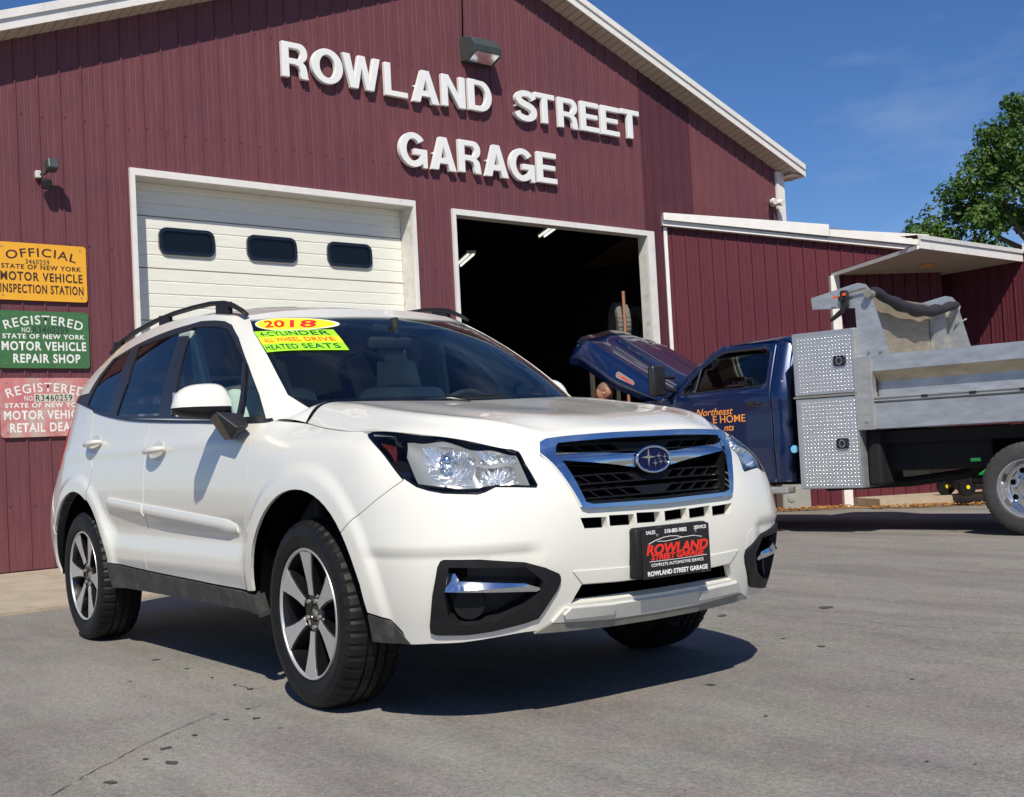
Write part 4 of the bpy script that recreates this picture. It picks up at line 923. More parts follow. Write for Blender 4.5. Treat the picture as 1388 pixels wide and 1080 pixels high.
# ------------------------------------------------------------------ ground
def gz(y): return -.0165*max(0., y-1.0) if y < 14 else -.2145
def wall_pt(a, o, z):
    A = math.radians(94.5); return Vector((-7.627+a*math.cos(A)+o*math.sin(A), .4355+a*math.sin(A)-o*math.cos(A), z))
BLOC = (-7.627, .4355, 0); BRZ = math.radians(94.5)
def asphalt():
    nt = NT('asphalt'); b = nt.b; v = coords(nt, 'Object'); vs = coords(nt, 'Object', (.35, 1.6, 1))
    vr = coords(nt, 'Object', (1, 1, 1))
    big = noise_tex(nt, v, .35, 6, .62); col = ramp(nt, big, [(.30, (.198, .184, .170)), (.52, (.242, .227, .207)), (.72, (.285, .268, .243))])
    streak = noise_tex(nt, vs, 1.1, 7, .68); col = mixc(nt, ramp(nt, streak, [(.40, (0, 0, 0)), (.60, (.8, .8, .8))]), col, (.158, .147, .138))
    mid = noise_tex(nt, v, 6, 6, .7); col = mixc(nt, ramp(nt, mid, [(.45, (0, 0, 0)), (.7, (.35, .35, .35))]), col, (.29, .268, .23))
    hue = nt.n('ShaderNodeTexNoise', Scale=2.2, Detail=5., Roughness=.7); nt.l(v, hue.inputs['Vector']); col = mixc(nt, .16, col, hue.outputs['Color'], 'SOFT_LIGHT')
    gr_ = noise_tex(nt, v, 42, 4, .85); col = mixc(nt, .5, col, ramp(nt, gr_, [(.33, (.22, .22, .22)), (.5, (.5, .5, .5)), (.67, (.80, .78, .74))]), 'OVERLAY')
    fine = noise_tex(nt, v, 120, 3, .8); col = mixc(nt, .9, col, ramp(nt, fine, [(.32, (.35, .35, .35)), (.5, (.5, .5, .5)), (.68, (.72, .70, .67))]), 'OVERLAY')
    ag = nt.n('ShaderNodeTexVoronoi', Scale=120.); nt.l(v, ag.inputs['Vector']); col = mixc(nt, ramp(nt, ag.outputs['Color'], [(.80, (0, 0, 0)), (.9, (.35, .35, .35))]), col, (.34, .33, .30))
    # cracks: edges of large cells, broken up by noise
    dis = nt.n('ShaderNodeTexNoise', Scale=1.4, Detail=6., Roughness=.7); nt.l(v, dis.inputs['Vector'])
    mxv = nt.n('ShaderNodeMix', _data_type='RGBA'); mxv.inputs['Factor'].default_value = .35; nt.l(v, mxv.inputs['A']); nt.l(dis.outputs['Color'], mxv.inputs['B'])
    vo = nt.n('ShaderNodeTexVoronoi', _feature='DISTANCE_TO_EDGE', Scale=.22); nt.l(mxv.outputs['Result'], vo.inputs['Vector'])
    crack = ramp(nt, vo.outputs['Distance'], [(.0, (1, 1, 1)), (.0016, (0, 0, 0))]); gate = ramp(nt, noise_tex(nt, v, .8, 3), [(.55, (0, 0, 0)), (.62, (.3, .3, .3))])
    cm = mixc(nt, 1., crack, gate, 'MULTIPLY'); col = mixc(nt, cm, col, (.05, .047, .044))
    # oil spots and stains
    sp = noise_tex(nt, v, 3.3, 2, .4); col = mixc(nt, ramp(nt, sp, [(.74, (0, 0, 0)), (.82, (.3, .3, .3))]), col, (.12, .112, .10))
    nt.l(col, b.inputs['Base Color']); b.inputs['Roughness'].default_value = .85; b.inputs['Specular IOR Level'].default_value = .35
    hm = mixc(nt, .5, fine, ag.outputs['Distance']); hm = mixc(nt, cm, hm, (0, 0, 0)); bump(nt, hm, .55, .006)
    return nt.m
M['asphalt'] = asphalt()
M['concrete'] = mat('tan_concrete', (.40, .335, .25), .85, vary=.12, vscale=3, bmp=.4, bscale=180, dirt=((.27, .23, .18), 5, .52))
M['dirt'] = mat('leaf_litter', (.26, .14, .06), .95, vary=.4, vscale=20, bmp=.9, bscale=50, dirt=((.40, .27, .13), 40, .5))
xs = [-400, -150, -60, -30, -20, -14, -10, -8, -6, -4, -2, 0, 2, 4, 7, 12, 30, 80, 300]
ys = [-300, -100, -40, -15, -6, -3, -1, 0, 1, 2, 4, 6, 8, 10, 12, 14, 20, 40, 100, 400]
mesh_obj('ground', [(x, y, gz(y)) for y in ys for x in xs], [(j*len(xs)+i, j*len(xs)+i+1, (j+1)*len(xs)+i+1, (j+1)*len(xs)+i) for j in range(len(ys)-1) for i in range(len(xs)-1)], M['asphalt'])['kind'] = 'structure'
CRACKS = [[(0.456, -1.917), (0.401, -1.865), (0.338, -1.805), (0.262, -1.733), (0.189, -1.651), (0.111, -1.575), (0.052, -1.512), (-0.027, -1.418), (-0.096, -1.333), (-0.15, -1.252), (-0.205, -1.176), (-0.254, -1.1)], [(-0.684, -0.855), (-0.572, -0.863), (-0.545, -0.824), (-0.575, -0.769)], [(-0.205, -1.032), (-0.224, -0.986), (-0.226, -0.956)], [(-0.53, 1.879), (-0.351, 1.863), (-0.194, 1.864), (-0.043, 1.864), (0.065, 1.91), (0.184, 1.918), (0.287, 1.939), (0.432, 1.924), (0.555, 1.93), (0.639, 1.965), (0.727, 1.993), (0.835, 1.963), (1.027, 2.044), (1.215, 2.105)]]
SPOTS = [(0.359, -1.535, 0.034), (0.159, -1.479, 0.03), (0.249, -1.577, 0.016), (0.052, -1.34, 0.02), (-0.093, -1.164, 0.017), (-0.205, -1.032, 0.017), (-0.024, -1.081, 0.022), (-0.558, -0.864, 0.025), (-0.7, -0.869, 0.017), (-0.947, -0.865, 0.015), (-1.26, -0.853, 0.018), (-1.632, -0.86, 0.028), (0.448, -1.748, 0.03), (-0.778, -1.214, 0.008), (-1.163, -1.14, 0.012), (0.186, -1.09, 0.01), (-0.431, 1.688, 0.05), (-0.22, 2.239, 0.07), (0.592, 1.224, 0.03), (0.319, 1.293, 0.02), (0.81, 0.334, 0.03), (1.301, 0.858, 0.015), (1.299, 0.084, 0.012), (1.713, -0.681, 0.006), (2.095, 0.014, 0.008), (1.456, 0.404, 0.008), (1.989, -0.046, 0.01)]
M['crack'] = mat('crack_dark', (.10, .09, .08), .95); M['stain'] = mat('oil_stain', (.075, .067, .060), .6, vary=.3, vscale=60)
cr = random.Random(9); V = []; F = []
for ln_ in CRACKS:
    dense = []
    for (xa, ya), (xb, yb) in zip(ln_[:-1], ln_[1:]):
        n = max(2, int(math.hypot(xb-xa, yb-ya)/.03))
        for i in range(n): t = i/n; dense.append((xa+(xb-xa)*t+cr.uniform(-.004, .004), ya+(yb-ya)*t+cr.uniform(-.004, .004)))
    b0 = len(V)
    for i, (x, y) in enumerate(dense):
        xn, yn = dense[min(i+1, len(dense)-1)]; xp, yp = dense[max(i-1, 0)]; dx, dy = xn-xp, yn-yp; l = math.hypot(dx, dy)+1e-9; w = cr.uniform(.0008, .0026); z = gz(y)+.0025
        V += [(x-dy/l*w, y+dx/l*w, z), (x+dy/l*w, y-dx/l*w, z)]
        if i and cr.random() < .93: k = b0+2*i; F.append((k-2, k-1, k+1, k))
o = mesh_obj('asphalt_crack', V, F, M['crack']); o['kind'] = 'stuff'
V = []; F = []
for x, y, s_ in SPOTS:
    b0 = len(V); n = 12; ph = cr.uniform(0, 6)
    for i in range(n): a = 2*math.pi*i/n; r = .8*s_*cr.uniform(.5, 1.1)*(.6+.5*abs(math.cos(a-ph))); V.append((x+r*math.cos(a), y+r*math.sin(a), gz(y)+.003))
    F.append(tuple(range(b0, b0+n)))
o = mesh_obj('oil_spots', V, F, M['stain']); o['kind'] = 'stuff'
# concrete apron along the garage wall
def slab(name, fr, zt, m):
    a = [p[0] for p in fr]; A = np.arange(a[0], a[-1]+.01, .25); O_ = np.interp(A, a, [p[1] for p in fr]); V = []; F = []; nk = 8
    for x, of in zip(A, O_):
        for k in range(nk): o = -.3+(of+.3)*k/(nk-1); p = wall_pt(x, o, 0); V.append((p.x, p.y, gz(p.y)+zt))
        V.append((p.x, p.y, gz(p.y)-.2))
    for i in range(len(A)-1):
        for k in range(nk): b = i*(nk+1)+k; F.append((b, b+1, b+nk+2, b+nk+1))
    o = mesh_obj(name, V, F, m); o['kind'] = 'structure'; return o
slab('concrete_apron', [(-7, 3.4), (-1.0, 3.2), (.5, 3.12), (2.4, 3.05), (4.5, 2.9), (6.5, 2.3), (8.5, 1.0)], .02, M['concrete'])
# ------------------------------------------------------------------ garage building
def siding_mat(name, c, dirt=.5):
    nt = NT(name); v = coords(nt, 'Object', (1, 1, .12)); v2 = coords(nt, 'Object', (.5, .5, .6))
    lo = tuple(x*.86 for x in c); hi = tuple(x*1.14 for x in c)
    col = ramp(nt, noise_tex(nt, v, 26, 4, .6), [(.3, lo), (.7, hi)])
    col = mixc(nt, ramp(nt, noise_tex(nt, v2, 1.6, 5, .6), [(.4, (0, 0, 0)), (.65, (.45, .45, .45))]), col, (c[0]*.72, c[1]*.80, c[2]*.98))
    fine = noise_tex(nt, coords(nt, 'Object', (1, 1, .05)), 140, 2)
    col = mixc(nt, .12, col, ramp(nt, fine, [(.3, (.3, .3, .3)), (.7, (.7, .7, .7))]), 'OVERLAY')
    nt.l(col, nt.b.inputs['Base Color']); nt.b.inputs['Roughness'].default_value = .55; nt.b.inputs['Specular IOR Level'].default_value = .3; bump(nt, fine, .12, .003); return nt.m
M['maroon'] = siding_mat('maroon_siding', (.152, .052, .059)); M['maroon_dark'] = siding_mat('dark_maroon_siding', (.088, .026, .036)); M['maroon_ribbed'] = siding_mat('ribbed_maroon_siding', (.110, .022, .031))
M['white_trim'] = mat('white_trim', (.74, .72, .68), .5, vary=.06, vscale=5, dirt=((.55, .52, .47), 7, .58))
M['soffit'] = mat('tan_soffit', (.50, .42, .33), .6, vary=.08, vscale=8)
M['shingle'] = mat('roof_shingle', (.17, .10, .075), .9, vary=.3, vscale=30, bmp=.5, bscale=80)
M['door_white'] = mat('white_door_paint', (.78, .77, .68), .45, vary=.05, vscale=4, stretch=(1, 1, 6), bmp=.12, bscale=200)
M['jamb'] = mat('grey_white_jamb', (.62, .61, .57), .55, vary=.1, vscale=9, dirt=((.40, .38, .34), 8, .55))
M['dark_glass'] = mat('dark_pane', (.006, .008, .012), .12, spec=.3)
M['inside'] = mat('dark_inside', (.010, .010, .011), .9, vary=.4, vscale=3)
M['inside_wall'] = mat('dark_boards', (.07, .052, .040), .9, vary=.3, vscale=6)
M['tube'] = mat('lit_tube', (.9, .9, .85), .5, emit=((.95, 1, .92), .9))
bld = empty('garage_building', 'maroon metal sided gable garage with two tall bay doors and white raised letters', 'building', loc=BLOC, rz=BRZ)
HWL = lambda a: 4.925+.381*(a+.403); HWR = lambda a: 6.732-.354*(a-6.503)
def hw(a): return min(HWL(a), HWR(a))
PK = 5.383
A0, A1 = -1.76, 11.42
D1 = (.84, 4.235, 3.80); D2 = (4.87, 8.25, 3.76)     # openings: from, to, head height
PITCH = .2087; seams = [-.298+PITCH*k for k in range(-7, 60)]; seams = [s for s in seams if A0 <= s < A1]
def zfloor(a): return .05+gz(wall_pt(a, 0, 0).y)
for s in seams:
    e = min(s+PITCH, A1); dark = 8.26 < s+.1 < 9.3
    prof = [(s, 0), (s+.004, .014), (s+.016, .014), (s+.021, 0), (s+.085, 0), (s+.089, -.0035), (s+.095, 0), (s+.145, 0), (s+.149, -.0035), (s+.155, 0), (e, 0)]
    cuts = sorted({x for d in (D1, D2) for x in d[:2]} | {PK}); pts = []
    for (a, o), (a2, o2) in zip(prof[:-1], prof[1:]):
        if a2 > e: a2, o2 = e, 0
        if a >= e: continue
        cs = [a]+[c for c in cuts if a < c < a2]+[a2]
        for c, d in zip(cs[:-1], cs[1:]):
            f = lambda q: o+(o2-o)*(q-a)/(a2-a); pts.append((c, f(c), d, f(d)))
    V = []; F = []
    for a, o, b, o2 in pts:
        m = (a+b)/2; z0 = None
        for dd in (D1, D2):
            if dd[0] < m < dd[1]: z0 = dd[2]
        za = z0 if z0 is not None else zfloor(a)-.02; zb = z0 if z0 is not None else zfloor(b)-.02; i = len(V)
        V += [(a, -o, za), (b, -o2, zb), (b, -o2, hw(b)), (a, -o, hw(a))]; F.append((i, i+1, i+2, i+3))
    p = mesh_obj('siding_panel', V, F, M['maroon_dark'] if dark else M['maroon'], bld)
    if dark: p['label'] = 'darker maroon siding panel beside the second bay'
mb = MB()
for k, s in enumerate(seams):
    for z in np.arange(.6, 6.8, 1.22):
        a = s+.05+.012*((k*7) % 5-2)/2; zz_ = z+.01*((k*3) % 4)
        if zz_ > hw(a)-.1 or any(d[0]-.06 < a < d[1]+.06 and zz_ < d[2]+.08 for d in (D1, D2)): continue
        mb.cyl((a, -.007, zz_), (a, .001, zz_), .007, n=6)
o = mb.build('siding_screws', M['maroon_dark'], bld); o['kind'] = 'stuff'
# side walls, rear, roof
L = 14
mb = MB(); mb.quad([(A1, .0, -.3), (A1, L, -.3), (A1, L, hw(A1)), (A1, 0, hw(A1))]); mb.quad([(A0, L, -.3), (A0, 0, -.3), (A0, 0, hw(A0)), (A0, L, hw(A0))]); mb.quad([(A1, L, -.3), (A0, L, -.3), (A0, L, hw(A0)), (A1, L, hw(A1))]); mb.quad([(A0, L, hw(A0)), (PK, L, hw(PK)), (A1, L, hw(A1)), (PK, L, hw(A1)-.1)]); mb.build('side_wall', M['maroon'], bld)
OV = .27; EA = .28
for nm, s0, s1, fn in (('left', A0-EA, PK, HWL), ('right', PK, A1+EA, HWR)):
    mb = MB()
    for (za, zb_) in ((.175, .205),):
        mb.prism([(s0, fn(s0)+za), (s1, fn(s1)+za), (s1, fn(s1)+zb_), (s0, fn(s0)+zb_)], -OV-.02, L, 'Y')
    mb.build('roof', M['shingle'], bld)
    mb = MB(); mb.prism([(s0, fn(s0)+.03), (s1, fn(s1)+.03), (s1, fn(s1)+.165), (s0, fn(s0)+.165)], -OV, -OV+.022, 'Y'); mb.build('fascia', M['white_trim'], bld)
    mb = MB(); mb.prism([(s0-.003, fn(s0)+.13), (s1, fn(s1)+.13), (s1, fn(s1)+.21), (s0-.003, fn(s0)+.21)], -OV-.022, -OV-.001, 'Y'); mb.build('drip_edge', M['white_trim'], bld)
    # soffit boards, one strip each, ribbed across the slope
    n = int((s1-s0)/.11); mb = MB()
    for k in range(n):
        a = s0+(s1-s0)*k/n; b = s0+(s1-s0)*(k+.93)/n; c = s0+(s1-s0)*(k+1)/n
        mb.quad([(a, -OV+.022, fn(a)+.045), (b, -OV+.022, fn(b)+.045), (b, .0, fn(b)-.004), (a, .0, fn(a)-.004)]); mb.quad([(b, -OV+.022, fn(b)+.053), (c, -OV+.022, fn(c)+.053), (c, 0, fn(c)+.004), (b, 0, fn(b)+.004)])
    so_ = mb.build('soffit', M['soffit'], bld); so_['kind'] = 'stuff'
mb = MB(); s1 = A1+EA; mb.prism([(s1, hw(s1)+.02), (s1, hw(s1)+.20), (s1+.02, hw(s1)+.20), (s1+.02, hw(s1)+.02)], -OV, L, 'Y'); mb.quad([(A1, -OV+.02, hw(s1)+.04), (s1, -OV+.02, hw(s1)+.04), (s1, L, hw(s1)+.04), (A1, L, hw(s1)+.04)]); mb.build('eave_return', M['white_trim'], bld)
mb = MB(); mb.box((A1-.05, -.012, 2.40), (.17, .05, 5.2)); mb.box((A1+.045, .04, 2.40), (.03, .14, 5.2)); mb.build('corner_trim', M['white_trim'], bld)
# trims of the bays
def bay(d, tl, tr, th, jd, name):
    a0, a1, zt = d
    mb = MB(); mb.box(((a0-tl+a1+tr)/2, -.018, zt+th/2), (a1+tr-a0+tl, .036, th)); mb.build('bay_header_trim', M['white_trim'], bld)
    for x0, x1 in ((a0-tl, a0), (a1, a1+tr)):
        mb = MB(); mb.box(((x0+x1)/2, -.018, zt/2-.05), (x1-x0, .036, zt+.1)); mb.build('bay_side_trim', M['white_trim'], bld)
    for x0, x1 in ((a0-.02, a0), (a1, a1+.02)):
        mb = MB(); mb.box(((x0+x1)/2, jd/2, zt/2-.05), (.02, jd, zt+.1)); mb.build('bay_jamb', M['jamb'], bld)
    mb = MB(); mb.box(((a0+a1)/2, jd/2, zt+.01), (a1-a0, jd, .02)); mb.build('bay_head_jamb', M['jamb'], bld)
bay(D1, .05, .035, .07, .30, 'bay'); bay(D2, .05, .14, .07, .15, 'bay')
# ---- first bay: the closed sectional door
gd = empty('garage_door', parent=bld); DO = .235; a0, a1 = D1[0]+.004, D1[1]-.004
SEC = .533; ztop = 3.74
winz = (3.075, 3.355)
k = 0; z1_ = 3.995
while z1_ > .1:
    z0_ = z1_-SEC; V = []; F = []
    prof = []; g = SEC/4
    for j in range(4):
        zb = z0_+g*j
        prof += [(zb+.003, .007 if j else .013), (zb+.010, .0), (zb+g-.008, .0), (zb+g-.003, .006 if j < 3 else .012)]
    zc = min(z1_, D1[2]-.002)
    hs_ = [(1.18, 1.80), (2.18, 2.79), (3.19, 3.79)] if z0_ < 3.2 < z1_ else []
    for (za, ya), (zb, yb) in zip(prof[:-1], prof[1:]):
        if za >= zc or zb < 0: continue
        zb2 = min(zb, zc)
        i = len(V); V += [(a0, DO+ya, za), (a1, DO+ya, za), (a1, DO+yb, zb2), (a0, DO+yb, zb2)]; F.append((i, i+1, i+2, i+3))
    mesh_obj('door_section', V, F, M['door_white'], gd); z1_ = z0_
def rrect(x0, x1, z0, z1, r, n=5):
    out = []
    for cx_, cz_, s in ((x1-r, z1-r, 0), (x0+r, z1-r, 90), (x0+r, z0+r, 180), (x1-r, z0+r, 270)):
        for i in range(n+1):
            t = math.radians(s+90*i/n); out.append((cx_+r*math.cos(t), cz_+r*math.sin(t)))
    return out
for x0, x1 in ((1.18, 1.80), (2.18, 2.79), (3.19, 3.79)):
    x0 -= .0; mb = MB(); O = rrect(x0, x1, winz[0], winz[1], .085); I = rrect(x0+.035, x1-.035, winz[0]+.035, winz[1]-.035, .055); n = len(O)
    y0, y1 = DO-.028, DO+.005
    vo = [[mb.bm.verts.new((p[0], y, p[1])) for p in Q] for Q, y in ((O, y1), (O, y0), (I, y0-.0), (I, y1))]
    for A, B in zip(vo[:-1], vo[1:]):
        for i in range(n): mb.bm.faces.new((A[i], A[(i+1) % n], B[(i+1) % n], B[i]))
    wf = mb.build('door_window', M['gloss_black'], gd)
    mb = MB(); mb.bm.faces.new([mb.bm.verts.new((p[0], DO-.012, p[1])) for p in I]); mb.build('window_pane', M['dark_glass'], gd)
mb = MB(); mb.quad([(D1[0]-.1, .32, -.1), (D1[1]+.1, .32, -.1), (D1[1]+.1, .32, 4.0), (D1[0]-.1, .32, 4.0)]); mb.build('door_light_block', M['dark'], gd)  # added dark sheet, keeps the sky from showing between the door sections
# ---- second bay: open, a dim workshop behind
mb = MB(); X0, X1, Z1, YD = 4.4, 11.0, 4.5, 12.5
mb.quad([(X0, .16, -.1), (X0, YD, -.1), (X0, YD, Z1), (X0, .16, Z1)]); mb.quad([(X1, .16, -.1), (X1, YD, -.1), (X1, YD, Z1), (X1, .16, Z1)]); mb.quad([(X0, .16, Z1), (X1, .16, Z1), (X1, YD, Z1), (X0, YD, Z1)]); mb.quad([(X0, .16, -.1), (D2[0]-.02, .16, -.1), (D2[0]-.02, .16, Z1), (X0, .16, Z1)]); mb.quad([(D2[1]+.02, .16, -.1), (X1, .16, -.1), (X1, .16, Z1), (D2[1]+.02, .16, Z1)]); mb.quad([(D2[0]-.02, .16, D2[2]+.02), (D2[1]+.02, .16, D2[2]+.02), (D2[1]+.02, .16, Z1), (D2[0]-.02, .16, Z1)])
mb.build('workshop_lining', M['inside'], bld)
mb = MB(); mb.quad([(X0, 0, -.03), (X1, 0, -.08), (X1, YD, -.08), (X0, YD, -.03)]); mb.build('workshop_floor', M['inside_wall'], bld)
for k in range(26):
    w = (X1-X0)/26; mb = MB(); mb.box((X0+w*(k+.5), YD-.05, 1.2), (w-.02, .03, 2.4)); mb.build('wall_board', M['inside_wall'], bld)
# ------------------------------------------------------------------ things at the garage
def fixture(a, y, z, lab, L_=1.2, rz=0, pos='lit strip lights in the workshop'):
    t = empty('strip_light', lab, 'strip light', pos, loc=wall_pt(a, -y, z), rz=BRZ+rz)
    mb = MB(); mb.box((0, 0, .03), (L_, .14, .04)); mb.build('housing', M['white_trim'], t)
    for d in (-.04, .04):
        mb = MB(); mb.cyl((-L_/2+.03, d, -.005), (L_/2-.03, d, -.005), .014, n=8); mb.build('tube', M['tube'], t)
    mb = MB(); mb.cyl((-.4, 0, .05), (-.4, 0, Z1-z), .006, n=5); mb.cyl((.4, 0, .05), (.4, 0, Z1-z), .006, n=5); mb.build('hanger', M['dark'], t)
fixture(7.95, 1.6, 4.10, 'lit strip light hung just inside the top of the open bay', 1.1, math.radians(62))
fixture(7.1, 2.6, 3.75, 'lit strip light seen at the left edge of the open bay', 1.1, math.radians(62))
fixture(11.0, 3.1, 2.0, 'long low strip light at the back of the open bay, above the blue truck hood', 1.2, math.radians(62)) if False else None
t = empty('tyre_rack', 'shelf rack inside the open bay holding two tyres', 'rack', loc=wall_pt(9.0, -.95, -.1), rz=BRZ)
for x in (-.75, .75):
    for y in (-.25, .25):
        mb = MB(); mb.box((x, y, 1.15), (.05, .05, 2.5)); mb.build('upright', M['inside_wall'], t)
for z in (.9, 2.37):
    mb = MB(); mb.box((0, 0, z), (1.6, .6, .04)); mb.build('shelf', mat('worn_timber', (.16, .12, .08), .8, vary=.2), t)
def loose_tyre(a, y, z, lab, tilt, r=.34, rz=0.3):
    w = bpy.data.objects.new('tyre', None); bm = bmesh.new(); n = 96; prof = [(r*.62, -.09), (r*.75, -.108), (r*.92, -.10), (r*.985, -.085), (r, -.06), (r, -.03), (r*.975, -.028), (r*.975, -.02), (r, -.018), (r, .018), (r*.975, .02), (r*.975, .028), (r, .03), (r, .06), (r*.985, .085), (r*.92, .10), (r*.75, .108), (r*.62, .09), (r*.60, .0)]
    rings = []
    for i in range(n):
        A = 2*math.pi*i/n; d = .009 if i % 3 == 0 else 0; rings.append([bm.verts.new(((q-(d if q > r*.95 else 0))*math.cos(A), h, (q-(d if q > r*.95 else 0))*math.sin(A))) for q, h in prof])
    for i in range(n):
        A, B = rings[i], rings[(i+1) % n]
        for j in range(len(prof)): bm.faces.new((A[j], A[(j+1) % len(prof)], B[(j+1) % len(prof)], B[j]))
    bmesh.ops.recalc_face_normals(bm, faces=bm.faces); me = bpy.data.meshes.new('spare_tyre'); bm.to_mesh(me); bm.free(); me.materials.append(M['old_rubber']); me.polygons.foreach_set('use_smooth', [True]*len(me.polygons)); me.set_sharp_from_angle(angle=math.radians(30))
    o = link(bpy.data.objects.new('spare_tyre', me)); o.location = wall_pt(a, -y, z); o.rotation_euler = (tilt, 0, BRZ+rz); tagp(o, lab, 'tyre', 'tyres on the rack'); return o
M['old_rubber'] = mat('old_rubber', (.13, .125, .115), .7, vary=.3, vscale=20, bmp=.3, bscale=150)
loose_tyre(8.44, .78, 2.60, 'used tyre standing on the high shelf, nearest the bay opening', 0.0, rz=1.0); loose_tyre(9.1, 1.0, 2.60, 'used tyre on the high shelf, half hidden behind the other', 0, rz=1.25)
mb = MB(); mb.cyl((0, 0, 0), (.02, 0, 3.1), .022, n=10); o = mb.build('wooden_pole', mat('bare_wood', (.36, .17, .09), .7, vary=.15), None); o.location = wall_pt(8.22, -.48, -.05); tagp(o, 'bare wooden pole leaning upright beside the tyres in the open bay', 'pole')
# raised letters, each bolted to the wall on its own
LET = [('R', 2.54, 2.87, 5.06, 5.45), ('O', 2.91, 3.32, 5.06, 5.46), ('W', 3.32, 3.83, 5.07, 5.46), ('L', 3.89, 4.21, 5.06, 5.45), ('A', 4.28, 4.67, 5.05, 5.44), ('N', 4.72, 5.08, 5.06, 5.45), ('D', 5.13, 5.50, 5.07, 5.46),
 ('S', 5.87, 6.25, 5.05, 5.45), ('T', 6.22, 6.57, 5.07, 5.46), ('R', 6.63, 6.99, 5.06, 5.46), ('E', 7.04, 7.38, 5.07, 5.47), ('E', 7.42, 7.77, 5.07, 5.47), ('T', 7.80, 8.17, 5.08, 5.48),
 ('G', 4.05, 4.45, 4.26, 4.67), ('A', 4.51, 4.88, 4.27, 4.67), ('R', 4.93, 5.28, 4.28, 4.68), ('A', 5.34, 5.71, 4.28, 4.68), ('G', 5.74, 6.16, 4.27, 4.69), ('E', 6.21, 6.55, 4.29, 4.69)]
words = ['ROWLAND']*7+['STREET']*6+['GARAGE']*6; ordn = ['first', 'second', 'third', 'fourth', 'fifth', 'sixth', 'seventh']; pos = [0, 1, 2, 3, 4, 5, 6, 0, 1, 2, 3, 4, 5, 0, 1, 2, 3, 4, 5]
M['letter'] = mat('white_letter', (.80, .80, .78), .45, vary=.03, vscale=12)
def arcp(cx, cz, rx, rz, d0, d1, n=14): return [(cx+rx*math.cos(math.radians(d0+(d1-d0)*i/n)), cz+rz*math.sin(math.radians(d0+(d1-d0)*i/n))) for i in range(n+1)]
def glyph(ch):   # outlines in a unit box: (outer loops, holes)
    s = .245
    if ch == 'L': return [[(0, 0), (1, 0), (1, .17), (.27, .17), (.27, 1), (0, 1)]], []
    if ch == 'T': return [[(.36, 0), (.64, 0), (.64, .82), (1, .82), (1, 1), (0, 1), (0, .82), (.36, .82)]], []
    if ch == 'E': return [[(0, 0), (1, 0), (1, .175), (.28, .175), (.28, .43), (.92, .43), (.92, .59), (.28, .59), (.28, .825), (.98, .825), (.98, 1), (0, 1)]], []
    if ch == 'N': return [[(0, 0), (.25, 0), (.25, .66), (.72, 0), (1, 0), (1, 1), (.75, 1), (.75, .36), (.29, 1), (0, 1)]], []
    if ch == 'W': return [[(0, 1), (.19, 1), (.30, .34), (.41, 1), (.59, 1), (.70, .34), (.81, 1), (1, 1), (.81, 0), (.61, 0), (.50, .64), (.39, 0), (.19, 0)]], []
    if ch == 'A': return [[(0, 0), (.27, 0), (.335, .20), (.665, .20), (.73, 0), (1, 0), (.64, 1), (.36, 1)]], [[(.39, .37), (.61, .37), (.50, .72)]]
    if ch == 'O': return [arcp(.5, .5, .5, .5, 0, 360, 40)[:-1]], [arcp(.5, .5, .245, .32, 0, 360, 32)[:-1]]
    if ch == 'D': return [[(0, 0)]+[(.5, 0)]+arcp(.5, .5, .5, .5, -90, 90, 20)[1:-1]+[(.5, 1), (0, 1)]], [[(.26, .175), (.44, .175)]+arcp(.44, .5, .30, .325, -90, 90, 14)[1:-1]+[(.44, .825), (.26, .825)]]
    if ch == 'R': return [[(0, 0), (.26, 0), (.26, .38), (.47, .38), (.62, .34), (.68, .22), (.70, .06), (.73, 0), (1, 0), (.97, .06), (.94, .26), (.90, .38), (.78, .47)]+arcp(.66, .725, .31, .275, -52, 90, 12)+[(0, 1)]], [[(.26, .55), (.58, .55)]+arcp(.58, .69, .13, .14, -90, 90, 8)[1:-1]+[(.58, .83), (.26, .83)]]
    if ch == 'G':
        o = arcp(.5, .5, .5, .5, 38, 315, 34); i_ = arcp(.5, .5, .25, .32, 292, 38, 26)
        return [o+[(.83, .0+.10), (.86, 0), (1, 0), (1, .54), (.52, .54), (.52, .37), (.76, .37), (.74, .28)]+i_], []
    if ch == 'S':
        c = [(.88, .74), (.80, .84), (.66, .895), (.48, .90), (.30, .865), (.205, .765), (.235, .655), (.37, .585), (.55, .535), (.74, .475), (.855, .375), (.84, .22), (.70, .125), (.50, .10), (.30, .13), (.17, .20), (.12, .29)]
        c = [np.array(q) for q in c]; dense = []
        for i in range(len(c)-1):
            p0, p1, p2, p3 = c[max(i-1, 0)], c[i], c[i+1], c[min(i+2, len(c)-1)]
            for t in (0, .33, .66): dense.append(.5*((2*p1)+(p2-p0)*t+(2*p0-5*p1+4*p2-p3)*t*t+(3*p1-p0-3*p2+p3)*t**3))
        dense.append(c[-1]); Lp, Rp = [], []
        for i, p in enumerate(dense):
            t = dense[min(i+1, len(dense)-1)]-dense[max(i-1, 0)]; t = t/np.linalg.norm(t); nn = np.array([-t[1], t[0]]); w = .105 if abs(p[1]-.5) > .3 else .118
            wx_, wz_ = w*1.12, w*.90; Lp.append(tuple(p+nn*np.array([wx_, wz_]))); Rp.append(tuple(p-nn*np.array([wx_, wz_])))
        return [Lp+Rp[::-1]], []
